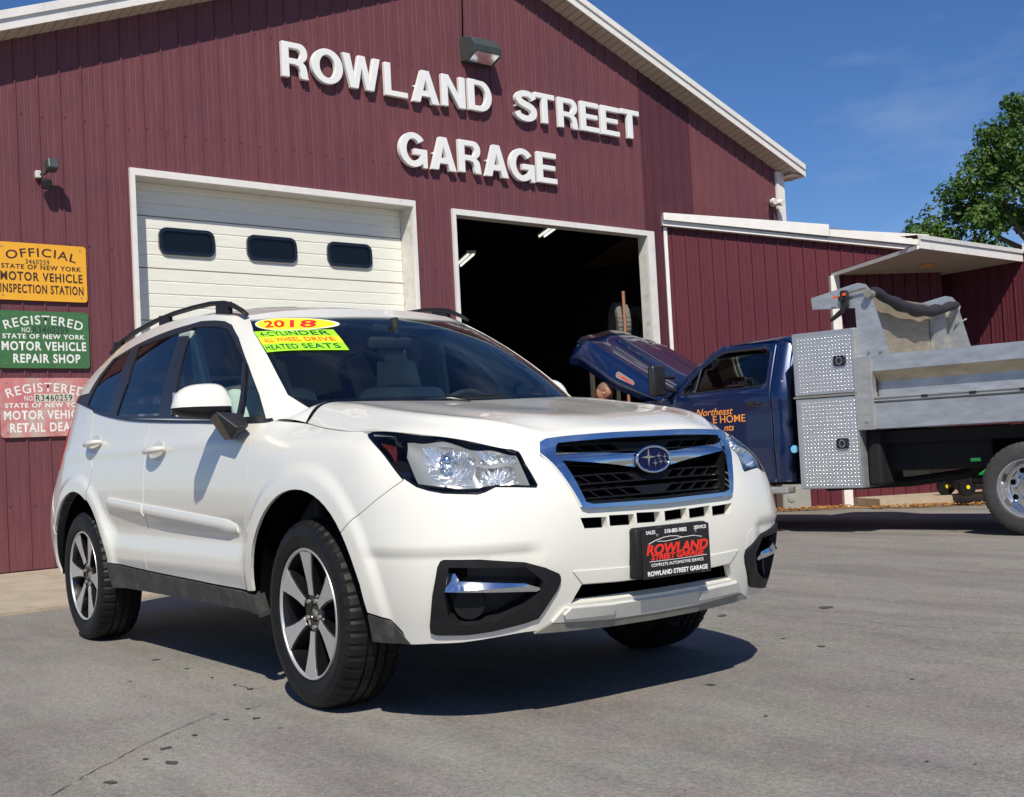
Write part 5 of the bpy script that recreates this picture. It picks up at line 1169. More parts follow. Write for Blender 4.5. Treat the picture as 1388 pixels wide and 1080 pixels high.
def letter_obj(ch, a0, a1, z0, z1):
    outs, holes = glyph(ch); W, H = a1-a0, z1-z0; loops = [[(x*W, z*H) for x, z in l] for l in outs+holes]
    vs = []; es = []
    for l in loops: b0 = len(vs); vs += [Vector(p) for p in l]; es += [(b0+i, b0+(i+1) % len(l)) for i in range(len(l))]
    v2, e2, f2, *_ = delaunay_2d_cdt(vs, es, [], 0, 1e-7); v2 = np.array([tuple(q) for q in v2]); cen_ = np.array([v2[list(f)].mean(0) for f in f2]); kk = inside([tuple(p) for p in loops[0]], cen_)
    for h in loops[1:]: kk &= ~inside(h, cen_)
    f2 = [tuple(f) for f, q in zip(f2, kk) if q]; cnt = set()
    for f in f2:
        for i in range(len(f)): cnt.add((f[i], f[(i+1) % len(f)]))
    bd = [(a, b) for a, b in cnt if (b, a) not in cnt]; nv = len(v2); D_ = .055; bz = .010
    V = [(x, -.078, z) for x, z in v2]+[(x, -.078+D_, z) for x, z in v2]; F = [f for f in f2]+[tuple(i+nv for i in f[::-1]) for f in f2]+[(b, a, a+nv, b+nv) for a, b in bd]
    me = bpy.data.meshes.new('wall_letter'); me.from_pydata(V, [], F); me.materials.append(M['letter']); bm = bmesh.new(); bm.from_mesh(me); bmesh.ops.recalc_face_normals(bm, faces=bm.faces); bmesh.ops.dissolve_limit(bm, angle_limit=.01, verts=bm.verts, edges=bm.edges); bm.to_mesh(me); bm.free()
    o = link(bpy.data.objects.new('wall_letter', me)); o.location = wall_pt(a0, 0, z0); o.rotation_euler = (0, 0, BRZ)
    bv = o.modifiers.new('b', 'BEVEL'); bv.width = .007; bv.segments = 2; bv.limit_method = 'ANGLE'; bv.angle_limit = math.radians(60)
    for x, z in ((.15*W, .5*H),) if ch not in 'T' else ((.5*W, .5*H),):
        mb = MB(); mb.cyl((x, -.03, z), (x, .0, z), .012, n=8); mb.build('mounting_stud', M['white_trim'], o)
    return o
for (ch, a0, a1, z0, z1), w, p in zip(LET, words, pos):
    o = letter_obj(ch, a0, a1, z0, z1); row = 'lower' if w == 'GARAGE' else 'upper'
    tagp(o, 'white raised letter %s, the %s of %s in the %s row' % (ch, ordn[p], w, row), 'letter', 'raised white letters on the gable wall')
# lamps and camera on the wall
def wobj(name, lab, cat, a, z, o=0., group=None):
    e = empty(name, lab, cat, group, loc=wall_pt(a, o, z), rz=BRZ); return e
M['grey_box'] = mat('weathered_grey_metal', (.07, .085, .085), .5, .3, vary=.15, vscale=15)
wp = wobj('wall_lamp', 'grey wall pack lamp under the gable peak between ROWLAND and STREET', 'lamp', 5.30, 5.80)
mb = MB(); mb.prism([(0, -.13), (-.10, -.14), (-.28, -.06), (-.30, .02), (-.22, .13), (-.10, .165), (0, .17)], -.21, .21, 'X'); mb.build('lamp_housing', M['grey_box'], wp, bevel=.01)
mb = MB(); mb.quad([(-.18, -.285, -.066), (.18, -.285, -.066), (.18, -.115, -.142), (-.18, -.115, -.142)]); mb.build('lamp_lens', M['reflector'], wp)
for x in (-.2, .2):
    mb = MB(); mb.box((x, -.2, -.10), (.015, .17, .02), Matrix.Rotation(-.42, 4, 'X')); mb.build('lens_rim', M['grey_box'], wp)
mb = MB(); mb.tube([(-.17, -.012, .16), (-.16, -.02, .45), (-.145, -.012, .80), (-.14, -.008, 1.10)], .010, 6); o = mb.build('cable', M['dark'], wp)
cam_ = wobj('floodlight', 'small black floodlight with motion sensor beside the first bay door', 'lamp', -.06, 3.70)
mb = MB(); mb.box((-.05, -.03, .0), (.05, .05, .07), None, .008); mb.build('mounting_box', M['jamb'], cam_)
mb = MB(); mb.box((.02, -.19, .06), (.10, .12, .10), Matrix.Rotation(-.25, 4, 'X'), .012); mb.build('lamp_head', M['grey_box'], cam_)
mb = MB(); mb.tube([(-.03, -.05, 0), (-.01, -.10, .0), (.01, -.15, .03)], .014, 8); mb.build('arm', M['grey_box'], cam_)
mb = MB(); mb.box((.0, -.10, -.10), (.08, .10, .10), Matrix.Rotation(.3, 4, 'X'), .02); mb.build('motion_sensor', M['black_trim'], cam_)
sc_ = wobj('security_camera', 'white twin security camera high on the right corner of the garage wall', 'camera', 11.12, 4.50)
mb = MB(); mb.cyl((.05, 0, 0), (.05, -.04, 0), .06, n=16); mb.build('camera_mount', M['white_trim'], sc_)
for dx in (-.10, .10):
    mb = MB(); mb.cyl((dx*.3+.03, -.04, 0), (dx-.02, -.16, -.02), .045, .05, n=14); mb.cyl((dx-.02, -.16, -.02), (dx-.03, -.20, -.03), .052, .045, n=14); mb.build('camera_head', M['white_trim'], sc_, smooth=50)
# the three enamel signs
def sign(lab, a0, a1, z0, z1, face, tc, lines, group='state licence signs on the garage wall'):
    s = wobj('sign', lab, 'sign', (a0+a1)/2, (z0+z1)/2, 0, group); W, H = a1-a0, z1-z0
    mb = MB(); mb.prism(rrect(-W/2, W/2, -H/2, H/2, .03, 4), -.030, -.022, 'Y'); mb.build('sign_plate', face, s)
    for x in (-W*.43, W*.43):
        for z in (H*.42, -H*.42):
            mb = MB(); mb.cyl((x, -.034, z), (x, 0, z), .007, n=8); mb.build('screw', M['silver_dirty'], s)
    for txt, x, z, w, h, bold, mt, arch in lines:
        m = M[mt or tc]; o = text_mesh('sign_text', txt, 1, m, s, Matrix.Identity(4), .0, bold*.7, spacing=1.16); me = o.data
        co = np.empty(len(me.vertices)*3); me.vertices.foreach_get('co', co); co = co.reshape(-1, 3); lo, hi = co.min(0), co.max(0); q = (co-lo)/(hi-lo+1e-9)
        X = (q[:, 0]-.5)*w; Z = (q[:, 1]-.5)*h
        if arch: R = arch; X, Z = (R+Z)*np.sin(X/R), (R+Z)*np.cos(X/R)-R
        me.vertices.foreach_set('co', np.stack([X+x, np.full(len(X), -.0312), Z+z], 1).ravel()); me.update()
    return s
M['sg_yellow'] = mat('yellow_enamel', (.82, .40, .03), .35, vary=.05, vscale=6); M['sg_green'] = mat('green_enamel', (.055, .16, .055), .35, vary=.12, vscale=8); M['sg_pink'] = mat('faded_red_enamel', (.56, .19, .19), .55, vary=.2, vscale=4, dirt=((.50, .38, .32), 3, .46))
M['tx_brown'] = mat('dark_brown_print', (.06, .025, .015), .5); M['tx_white'] = mat('sign_white', (.78, .78, .74), .5); M['tx_dgrey'] = mat('plate_number', (.03, .05, .04), .5)
sa0, sa1 = -.525, .318; cx_ = 0
sign('yellow OFFICIAL MOTOR VEHICLE INSPECTION STATION sign, top of the three on the wall', sa0, sa1, 2.51, 3.045, M['sg_yellow'], 'tx_brown',
 [('OFFICIAL', .0, .185, .66, .082, .022, None, 1.25), ('3460259', -.04, .095, .22, .045, .02, 'tx_dgrey', 0), ('STATE OF NEW YORK', 0, .045, .74, .045, .04, None, 0), ('MOTOR VEHICLE', 0, -.045, .76, .085, .042, None, 0), ('INSPECTION STATION', 0, -.16, .77, .085, .042, None, 0)])
sign('green REGISTERED MOTOR VEHICLE REPAIR SHOP sign, middle of the three on the wall', sa0, sa1, 1.88, 2.412, M['sg_green'], 'tx_white',
 [('REGISTERED', .0, .185, .74, .085, .018, None, 1.2), ('NO.', -.16, .09, .09, .045, .01, None, 0), ('R3460259', .06, .092, .33, .07, .02, 'tx_dgrey', 0), ('STATE OF NEW YORK', .0, .030, .76, .045, .04, None, 0), ('MOTOR VEHICLE', 0, -.06, .78, .085, .042, None, 0), ('REPAIR SHOP', 0.02, -.175, .62, .085, .042, None, 0)])
M['tag'] = mat('number_tag', (.6, .55, .45), .5)
s3 = sign('faded red REGISTERED MOTOR VEHICLE RETAIL DEALER sign, lowest of the three, behind the SUV', sa0, sa1, 1.245, 1.79, M['sg_pink'], 'tx_white',
 [('REGISTERED', .0, .185, .74, .085, .018, None, 1.2), ('NO.', -.16, .085, .09, .045, .01, None, 0), ('R3460259', .07, .087, .34, .06, .025, 'tx_dgrey', 0), ('STATE OF NEW YORK', .0, .02, .76, .045, .04, None, 0), ('MOTOR VEHICLE', 0, -.07, .78, .085, .042, None, 0), ('RETAIL DEALER', 0.02, -.185, .72, .085, .042, None, 0)])
mb = MB(); mb.box((.07, -.0306, .087), (.37, .0008, .075)); mb.build('number_tag', M['tag'], s3)
# ------------------------------------------------------------------ annex, turned towards the viewer
PHI = math.radians(30); ARZ = BRZ-PHI; ax0 = wall_pt(8.64, .004, 0)
anx = empty('annex_building', 'low maroon ribbed annex with white rake fascia and a corner canopy, behind the truck', 'building', loc=ax0, rz=ARZ)
def AF(s): return 3.92-.112*s        # underside of the rake
PB = .196; NR = 24
def rib_panel(x0, x1, zb, ztf, y=0., par=anx, mtx=None, rev=False):
    prof = [(0, 0), (.003, .022), (.013, .022), (.016, 0), (.060, 0), (.063, .004), (.075, .004), (.078, 0), (.118, 0), (.121, .004), (.133, .004), (.136, 0), (PB, 0)]
    V = []; F = []
    pts = [(x0+min(q, x1-x0), -h) for q, h in prof]
    for (a, o), (b, o2) in zip(pts[:-1], pts[1:]):
        if b-a < 1e-5 and abs(o-o2) < 1e-6: continue
        i = len(V); V += [(a, y+o, zb), (b, y+o2, zb), (b, y+o2, ztf(b)), (a, y+o, ztf(a))]; F.append((i, i+1, i+2, i+3))
    if mtx is not None: V = [tuple(mtx @ Vector(v)) for v in V]
    return mesh_obj('siding_panel', V, F, M['maroon_ribbed'], par)
s = .095-PB
while s < 4.1:
    x0 = max(s, 0.03); rib_panel(x0, s+PB, -.22, AF) if s > 0 else mesh_obj('siding_panel', [(0, 0, -.22), (s+PB, 0, -.22), (s+PB, 0, AF(s)), (0, 0, AF(0))], [(0, 1, 2, 3)], M['maroon_ribbed'], anx); s += PB
mb = MB(); mb.box((.0, -.02, 1.86), (.05, .04, 4.1)); mb.build('corner_trim', M['white_trim'], anx)
# rake fascia: a deep gutter-like box, two pieces
for s0, s1 in ((-.05, 2.42), (2.425, 3.98)):
    mb = MB(); mb.prism([(s0, AF(s0)), (s1, AF(s1)), (s1, AF(s1)+.05), (s0, AF(s0)+.07)], -.10, -.001, 'Y'); mb.prism([(s0, AF(s0)+.072), (s1, AF(s1)+.072), (s1, AF(s1)+.24), (s0, AF(s0)+.17)], -.15, -.001, 'Y'); mb.build('fascia', M['jamb_light'] if 'jamb_light' in M else M['white_trim'], anx)
mb = MB(); mb.prism([(-.05, AF(0)+.15), (4.0, AF(4.0)+.20), (4.0, AF(4.0)+.22), (-.05, AF(0)+.165)], -.1, 6, 'Y'); mb.build('roof', M['shingle'], anx)
# canopy over the inner corner
Pa, Pb_, Pc, Pd = Vector((2.5, -.001, 3.17)), Vector((2.65, -2.15, 3.20)), Vector((4.98, -.83, 3.19)), Vector((4.22, .72, 3.17))
Pe = Vector((8.2, -2.6, 3.2))
mb = MB(); mb.quad([Pa, Pb_, Pc, Pd]); up = Vector((0, 0, .03)); mb.quad([Pa+up, Pb_+up, Pc+up, Pd+up]); mb.quad([Pa, Pb_, Pb_+up, Pa+up]); mb.build('canopy_soffit', mat('canopy_soffit', (.46, .42, .36), .7, vary=.06), anx)
def strip(A, B, z0, z1, th, name, m):
    d = (B-A).normalized(); n = Vector((d.y, -d.x, 0)); mb = MB()
    V = [A+n*0+Vector((0, 0, z0)), B+Vector((0, 0, z0)), B+Vector((0, 0, z1)), A+Vector((0, 0, z1))]; W_2 = [v+n*th for v in V]
    mb.quad(V); mb.quad(W_2)
    for i in range(4): mb.quad([V[i], V[(i+1) % 4], W_2[(i+1) % 4], W_2[i]])
    return mb.build(name, m, anx)
Pc2 = Pc+(Pc-Pb_).normalized()*1.5
strip(Pb_, Pc, -.012, .10, .03, 'canopy_fascia', M['white_trim']); strip(Pb_+Vector((0, 0, .122)), Pc2+Vector((0, 0, .122)), -.02, .035, .05, 'roof_edge', M['jamb'])
strip(Pc+(Pc-Pb_).normalized()*.01, Pc2+(Pc-Pb_).normalized()*3, -.015, .115, .028, 'canopy_fascia', M['white_trim']); strip(Pa, Pb_, -.02, .03, .02, 'canopy_fascia', M['white_trim'])
# shingle courses on the canopy roof
rb_dir = (Pc-Pb_).normalized(); up_in = Vector((-rb_dir.y, rb_dir.x, 0)); 
for k in range(26):
    A = Pb_+rb_dir*(.16*k-.02)+Vector((0, 0, .162)); mb = MB(); B_2 = A+rb_dir*.15
    mb.quad([A, B_2, B_2+up_in*.25+Vector((0, 0, .02)), A+up_in*.25+Vector((0, 0, .02))]); mb.quad([A-Vector((0, 0, .018)), B_2-Vector((0, 0, .018)), B_2, A]); mb.quad([B_2, B_2-Vector((0, 0, .02)), B_2+up_in*.25+Vector((0, 0, .01)), B_2+up_in*.25+Vector((0, 0, .02))]); mb.build('shingle', mat_sh[k % 2] if 'mat_sh' in globals() else M['shingle'], anx)
mb = MB(); k5 = Vector((0, 0, .045)); mb.quad([Pb_+k5, Pc+k5, Pd+k5, Pa+k5]); mb.build('canopy_roof', M['shingle'], anx)
mb = MB(); mb.cyl(Vector((3.55, -.75, 3.178)), Vector((3.55, -.75, 3.15)), .10, .10, 20); mb.build('ceiling_light', mat('warm_ceiling_light', (.75, .42, .12), .5), anx, smooth=40)
mb = MB(); mb.box((2.50, -.035, 1.48), (.13, .07, 3.36)); mb.box((2.585, .06, 1.48), (.04, .12, 3.36)); mb.build('corner_post', M['white_trim'], anx)
# the set-back wall and the wing that comes forward
def wall_along(A, B, zb, zt):
    d = (B-A); Ln = d.length; d.normalize(); m = Matrix.Translation((A.x, A.y, 0)) @ Matrix.Rotation(math.atan2(d.y, d.x), 4, 'Z'); k = 0
    while k*PB < Ln: rib_panel(k*PB, min((k+1)*PB, Ln), zb, lambda b: zt, 0, anx, m); k += 1
wall_along(Vector((4.02, .02, 0)), Vector((4.22, .72, 0)), -.22, 3.2)
wall_along(Vector((4.24, .70, 0)), Vector((8.4, -2.2, 0)) if False else Vector((4.24, .70, 0))+(Pc-Pd)*3.6, -.22, 3.3)
mb = MB(); mb.box((4.22, .66, 1.48), (.22, .12, 3.36), Matrix.Rotation(-.4, 4, 'Z')); mb.build('corner_post', M['jamb'], anx)
mb = MB(); q = (Pc-Pd)*3.6; mb.quad([Pd+Vector((0, 0, .1)), Pd+q+Vector((0, 0, .1)), Pd+q+Vector((3, 3, .1)), Pd+Vector((3, 3, .1))]); mb.build('wing_roof', M['shingle'], anx)
wA = Vector((4.24, .70, 0)); wB = wA+(Pc-Pd)*3.6; wd = (wB-wA).normalized(); wn_ = Vector((wd.y, -wd.x, 0)); mb = MB()
if wn_.y > 0 or wn_.x > 0: wn_ = -wn_
for q0, q1 in ((Pc-Vector((0, 0, Pc.z)), wB+wd*.3),):
    V_ = [q0+wn_*.30, q1+wn_*.30, q1+wn_*.30, q0+wn_*.30]; V_ = [v+Vector((0, 0, z)) for v, z in zip(V_, (3.20, 3.20, 3.34, 3.34))]; mb.quad(V_); W_q = [v-wn_*.03 for v in V_]; mb.quad(W_q)
    for i in range(4): mb.quad([V_[i], V_[(i+1) % 4], W_q[(i+1) % 4], W_q[i]])
if False: mb.build('wing_fascia', M['white_trim'], anx)
mb = MB(); bk = -wn_; mb.quad([wB+Vector((0, 0, -.2)), wB+bk*6+Vector((0, 0, -.2)), wB+bk*6+Vector((0, 0, 3.3)), wB+Vector((0, 0, 3.3))]); mb.build('end_wall', M['maroon_ribbed'], anx)
mb = MB(); mb.box(wA.lerp(wB, .64)+Vector((0, 0, 3.33))+bk*.02, ((wB-wA).length*.72, .10, .12), Matrix.Rotation(math.atan2(wd.y, wd.x), 4, 'Z')); mb.build('wing_fascia', M['white_trim'], anx)
# slab and gravel in front of the annex
def aslab(name, pts, zt, th, m):
    R = Matrix.Translation(ax0) @ Matrix.Rotation(ARZ, 4, 'Z'); mb = MB(); T = [mb.bm.verts.new(R @ Vector((x, y, zt))) for x, y in pts]; B = [mb.bm.verts.new(R @ Vector((x, y, zt-th))) for x, y in pts]; mb.bm.faces.new(T)
    for i in range(len(pts)): mb.bm.faces.new((T[i], T[(i+1) % len(pts)], B[(i+1) % len(pts)], B[i]))
    o = mb.build(name, m); o['kind'] = 'structure'; return o
aslab('concrete_step', [(2.62, .3), (2.62, -.75), (4.2, -1.0), (7.5, -2.6), (9, -1), (6, 1)], -.045, .2, M['concrete'])
R = Matrix.Translation(ax0) @ Matrix.Rotation(ARZ, 4, 'Z')
def ribbon(name, pts, w0, w1, z, m):
    V = []; F = []
    for x, y in pts:
        for k in (w0, w1): p = R @ Vector((x, y-k, 0)); V.append((p.x, p.y, gz(p.y)+z))
    for i in range(len(pts)-1): F.append((2*i, 2*i+1, 2*i+3, 2*i+2))
    o = mesh_obj(name, V, F, m); o['kind'] = 'stuff'; return o
ribbon('gravel_strip', [(-.3, .1), (.6, .1), (1.4, .1), (2.2, .0), (3.0, -.6), (4.0, -.85), (5.0, -1.3), (6.5, -2.0)], -.2, .62, .006, M['dirt'])
rl = random.Random(5); V = []; F = []
for k in range(1500):      # fallen leaves and stones
    x = rl.uniform(-.2, 5.2); base = .15 if x < 2.4 else .75+max(0, x-3)*.3; y = -base-rl.uniform(0, .55)*rl.random()**.5; s_ = rl.uniform(.012, .04); p = R @ Vector((x, y, 0)); z = gz(p.y)+.012+rl.uniform(0, .02); a = rl.uniform(0, 6.28); i = len(V)
    V += [(p.x+s_*math.cos(a+t)*(1 if t % 3.14 < 1 else .6), p.y+s_*math.sin(a+t)*(1 if t % 3.14 < 1 else .6), z+rl.uniform(0, .02)) for t in (0, 1.57, 3.14, 4.71)]; F.append((i, i+1, i+2, i+3))
o = mesh_obj('fallen_leaves', V, F, mat('dry_leaves', (.42, .20, .06), .8, vary=.5, vscale=50)); o['kind'] = 'stuff'
# electric meter box on the wall foot
mx_ = empty('utility_box', 'grey metal utility box standing at the foot of the annex wall under the truck', 'utility box', loc=R @ Vector((1.62, -.16, -.20)), rz=ARZ)
M['util'] = mat('utility_grey', (.33, .34, .32), .5, .2, vary=.06)
mb = MB(); mb.box((0, 0, .22), (.42, .24, .44), None, .012); mb.build('box_body', M['util'], mx_); mb = MB(); mb.box((0, 0, .45), (.46, .28, .03), None, .006); mb.build('box_lid', M['util'], mx_)
mb = MB(); mb.box((-.07, -.124, .21), (.26, .012, .28), None, .004); mb.cyl((-.09, -.13, .22), (-.09, -.145, .22), .06, .055, 20); mb.cyl((-.09, -.145, .22), (-.09, -.15, .22), .03, .03, 16); mb.build('box_hatch', M['util'], mx_)
# small mower waiting on the slab
mw = empty('lawn_mower', 'low green lawn mower with yellow wheel hubs on the slab behind the truck', 'mower', loc=R @ Vector((4.55, -1.05, -.045)), rz=ARZ)
mg = mat('mower_green', (.01, .28, .05), .35); my = mat('mower_yellow', (.8, .6, .02), .4)
mb = MB(); mb.box((-.5, 0, .17), (.9, .5, .16), None, .05); mb.build('mower_deck', M['black_trim'], mw); mb = MB(); mb.box((-.45, 0, .36), (.5, .34, .22), None, .05); mb.build('engine_cover', mg, mw)
for x, y, r in ((-.95, -.26, .12), (.05, -.28, .17), (-.95, .26, .12), (.05, .28, .17)):
    w = MB(); w.cyl((x, y-.04, r), (x, y+.04, r), r, n=24); w = w.build('mower_wheel', M['rubber'], mw, smooth=40); h_ = MB(); h_.cyl((x, y-.05, r), (x, y+.05, r), r*.22, n=12); h_.build('wheel_hub', my, w)
mb = MB(); mb.tube([(.0, -.2, .25), (.5, -.2, .9), (.55, 0, .95), (.5, .2, .9), (.0, .2, .25)], .014, 8); mb.build('handle_bar', M['black_trim'], mw)
# ------------------------------------------------------------------ dump truck
TH = math.radians(192); TF = Vector((math.cos(TH), math.sin(TH), 0)); TL = Vector((-math.sin(TH), math.cos(TH), 0))
TW = 1.15; TO = Vector((-1.9386, 7.1159, -.10))-TL*TW
trk = empty('dump_truck', 'dark blue pickup dump truck with raised hood and aluminium bed, parked by the annex', 'truck', loc=TO, rz=TH)
def paint(name, c, rough=.3):
    nt = NT(name); b = nt.b; v = coords(nt); b.inputs['Base Color'].default_value = (*c, 1); b.inputs['Roughness'].default_value = rough; b.inputs['Metallic'].default_value = .35; b.inputs['Coat Weight'].default_value = 1; b.inputs['Coat Roughness'].default_value = .03
    bump(nt, noise_tex(nt, v, 2.5, 2), .06, .02); return nt.m
M['blue'] = paint('dark_blue_paint', (.0004, .014, .072))
def alu(name, c, rough, streak=True):
    nt = NT(name); b = nt.b; v = coords(nt, 'Object', (1, 1, 3)); n1 = noise_tex(nt, v, 5, 7, .65); lo = tuple(x*.78 for x in c); hi = tuple(min(1, x*1.16) for x in c)
    nt.l(ramp(nt, n1, [(.3, lo), (.7, hi)]), b.inputs['Base Color']); b.inputs['Metallic'].default_value = .55; b.inputs['Roughness'].default_value = rough
    bump(nt, noise_tex(nt, coords(nt, 'Object', (1, 1, 12)), 60, 3), .08, .003); return nt.m
M['alu'] = alu('brushed_aluminium', (.46, .485, .51), .38); M['alu_tan'] = alu('tan_lit_aluminium', (.47, .41, .31), .55); M['alu_light'] = alu('bright_aluminium', (.46, .46, .45), .4)  # tan aluminium: warm ground reflection and sunlight painted into its colour
M['tread'] = mat('tread_plate', (.50, .52, .55), .36, .7, vary=.08, vscale=6); M['lug'] = mat('tread_lug', (.88, .88, .88), .22, .6); M['frame_black'] = mat('chassis_black', (.004, .004, .005), .8, vary=.3, vscale=8)
M['truck_glass'] = glass_mat('truck_glass', (.35, .42, .40), refl=1.55); M['polished'] = mat('polished_wheel', (.68, .68, .68), .18, .9, bmp=.05, bscale=40); M['tarp'] = mat('black_tarp', (.025, .025, .03), .75, vary=.3, vscale=30, bmp=.6, bscale=25)
M['orange_txt'] = mat('orange_lettering', (.80, .30, .06), .5); M['sky_blue'] = mat('light_blue_decal', (.18, .55, .85), .5)
def sheet(name, poly, fn, m, par, holes=(), grid=.06, th=.02, rd=0):
    """flat outline (a,b) cut with holes and laid on the surface fn(a,b)->(x,y,z); real thickness th"""
    O = resample(np.array(smooth_poly(poly, rd) if rd else poly, float), grid*.9); H = [resample(np.array(h, float), grid*.7) for h in holes]
    lo, hi = O.min(0), O.max(0); G = np.array([(a, b) for b in np.arange(lo[1]+grid/2, hi[1], grid) for a in np.arange(lo[0]+grid/2, hi[0], grid)]).reshape(-1, 2); k = inside(O, G)
    for h in H: k &= ~inside(h, G)
    G = G[k]; B = np.concatenate([O]+H)
    if len(G): G = G[np.min(np.linalg.norm(G[:, None]-B[None], axis=2), axis=1) > grid*.4]
    vs = []; es = []
    for p in [O]+H: b0 = len(vs); vs += [Vector(q) for q in p]; es += [(b0+i, b0+(i+1) % len(p)) for i in range(len(p))]
    vs += [Vector(q) for q in G]; v2, _, f2, *_ = delaunay_2d_cdt(vs, es, [], 0, 1e-6); v2 = np.array([tuple(q) for q in v2]); c = np.array([v2[list(f)].mean(0) for f in f2]); k = inside(O, c)
    for h in H: k &= ~inside(h, c)
    f2 = [tuple(f) for f, q in zip(f2, k) if q]; P = [fn(a, b) for a, b in v2]
    o = mesh_obj(name, P, f2, m, par, smooth=True); md = o.modifiers.new('s', 'SOLIDIFY'); md.thickness = th; md.offset = 0; return o
def cab_y(x, z, sg):
    y = 1.0 - .22*max(0, (z-1.45)/.55)**1.15 - .03*max(0, (.9-z)/.5) - .05*max(0, min(1, (2.50-x)/.13))**2*1.6
    y += .012*math.exp(-((z-1.38)/.05)**2); return sg*(y)
for sg in (1, -1):
    f = lambda x, z, sg=sg: (x, cab_y(x, z, sg), z)
    win = [(2.66, 1.525), (2.665, 1.90), (2.70, 1.925), (3.16, 1.925), (3.26, 1.90), (3.46, 1.765), (3.70, 1.50)]
    cs = sheet('cab_side', [(2.37, .52), (2.555, .52), (2.555, 1.99), (2.50, 2.01), (2.40, 2.0), (2.36, 1.9)], f, M['blue'], trk, grid=.05)
    dr = sheet('cab_door', [(2.562, .52), (3.72, .52), (3.80, 1.0), (3.80, 1.47), (3.52, 1.79), (3.30, 1.955), (3.15, 1.995), (2.562, 1.99)], f, M['blue'], trk, holes=[win], grid=.06)
    sheet('door_glass', win, lambda x, z, sg=sg: (x, cab_y(x, z, sg)-sg*.018, z), M['truck_glass'], dr, grid=.1, th=.003)
    mb = MB(); mb.tube([(x, cab_y(x, z, sg)+sg*.002, z) for x, z in win], .010, 6, closed=True); mb.build('window_seal', M['black_trim'], dr)
    mb = MB(); mb.tube([(3.50, cab_y(3.5, 1.5, sg)-.0, 1.50), (3.46, cab_y(3.46, 1.76, sg), 1.765)], .012, 6); mb.build('window_divider', M['black_trim'], dr)
    mb = MB(); mb.tube([(2.68, sg*1.0, 1.345), (2.70, sg*1.045, 1.35), (2.80, sg*1.045, 1.35), (2.84, sg*1.0, 1.35)], .016, 8); mb.box((2.76, sg*.998, 1.35), (.18, .02, .06), None, .008); mb.build('door_handle', M['gloss_black'], dr, smooth=60)
    # front fender and nose, mostly hidden by the SUV
    ff = sheet('front_fender', [(3.81, .60), (3.81, 1.47), (4.05, 1.46), (4.6, 1.42), (4.98, 1.32), (5.02, .75), (4.15, .75)], lambda x, z, sg=sg: (x, sg*(.99-.06*max(0, (x-4.4)/.6)**2), z), M['blue'], trk, grid=.08)
    mb = MB(); mb.tube([(3.74, sg*1.0, 1.55), (3.78, sg*1.16, 1.58)], .03, 8); mb.tube([(3.74, sg*1.0, 1.70), (3.78, sg*1.16, 1.70)], .022, 8)
    mb.box((3.80, sg*1.25, 1.66), (.09, .20, .34), Matrix.Rotation(sg*-.18, 4, 'Z'), .03); mb.build('towing_mirror', M['black_trim'], trk, smooth=50)
    mb = MB(); mb.box((3.12, sg*1.03, .44), (1.5, .17, .07), None, .015); mb.build('running_board', M['alu_light'], trk)
# roof, back and windscreen of the cab
mb = MB(); prof = [(2.37, 1.96), (2.42, 2.015), (2.6, 2.03), (2.95, 2.03), (3.15, 2.005), (3.3, 1.965)]
rings = []
for x, z in prof: rings.append([mb.bm.verts.new((x, y, z+.035*(1-(abs(y)/.8)**2.5)-(.03 if abs(y) > .76 else 0))) for y in np.linspace(-.80, .80, 15)])
for A, B in zip(rings[:-1], rings[1:]):
    for i in range(14): mb.bm.faces.new((A[i], A[i+1], B[i+1], B[i]))
mb.build('cab_roof', M['blue'], trk, smooth=60)
mb = MB(); mb.quad([(2.40, -.94, .5), (2.40, .94, .5), (2.40, .94, 1.5), (2.40, -.94, 1.5)]); mb.quad([(2.40, -.94, 1.5), (2.40, -.7, 1.5), (2.38, -.62, 1.99), (2.38, -.80, 1.99)]); mb.quad([(2.40, .94, 1.5), (2.40, .7, 1.5), (2.38, .62, 1.99), (2.38, .80, 1.99)]); mb.quad([(2.38, -.62, 1.9), (2.38, .62, 1.9), (2.38, .62, 1.99), (2.38, -.62, 1.99)]); mb.build('cab_back', M['blue'], trk)
mb = MB(); mb.quad([(2.40, -.7, 1.5), (2.40, .7, 1.5), (2.385, .64, 1.9), (2.385, -.64, 1.9)]); mb.build('rear_window', M['truck_glass'], trk)
mb = MB(); mb.quad([(3.30, -.70, 1.975), (3.30, .70, 1.975), (3.95, .84, 1.46), (3.95, -.84, 1.46)]); mb.build('windscreen', M['truck_glass'], trk)
for sg in (1, -1): mb = MB(); mb.tube([(3.20, sg*.775, 1.985), (3.50, sg*.85, 1.78), (3.92, sg*.95, 1.47)], .035, 8); mb.build('pillar', M['blue'], trk, smooth=60)
mb = MB(); mb.box((3.85, 0, 1.42), (.3, 1.8, .08)); mb.box((3.55, 0, 1.3), (.35, 1.7, .3), None, .05); mb.box((2.75, 0, .95), (.5, 1.6, .3)); mb.box((2.56, .45, 1.35), (.14, .5, .6), None, .04); mb.box((2.56, -.45, 1.35), (.14, .5, .6), None, .04); mb.build('cab_interior', M['interior'], trk)
mb = MB(); c = Vector((3.28, .42, 1.47)); mb.tube([c+Vector((.09*math.cos(a), .19*math.sin(a), .17*math.cos(a))) for a in np.linspace(0, 6.283, 28, endpoint=False)], .015, 6, closed=True); mb.build('steering_wheel', M['interior'], trk)
mb = MB(); mb.box((4.4, 0, .95), (1.1, 1.5, .5)); mb.box((4.45, 0, 1.25), (.5, .9, .25), None, .05); mb.build('engine_bay', M['frame_black'], trk); mb = MB(); mb.box((5.03, 0, 1.0), (.1, 1.7, .62), None, .04); mb.box((5.10, 0, .62), (.2, 1.95, .25), None, .05); mb.build('grille_and_bumper', M['chrome'], trk)
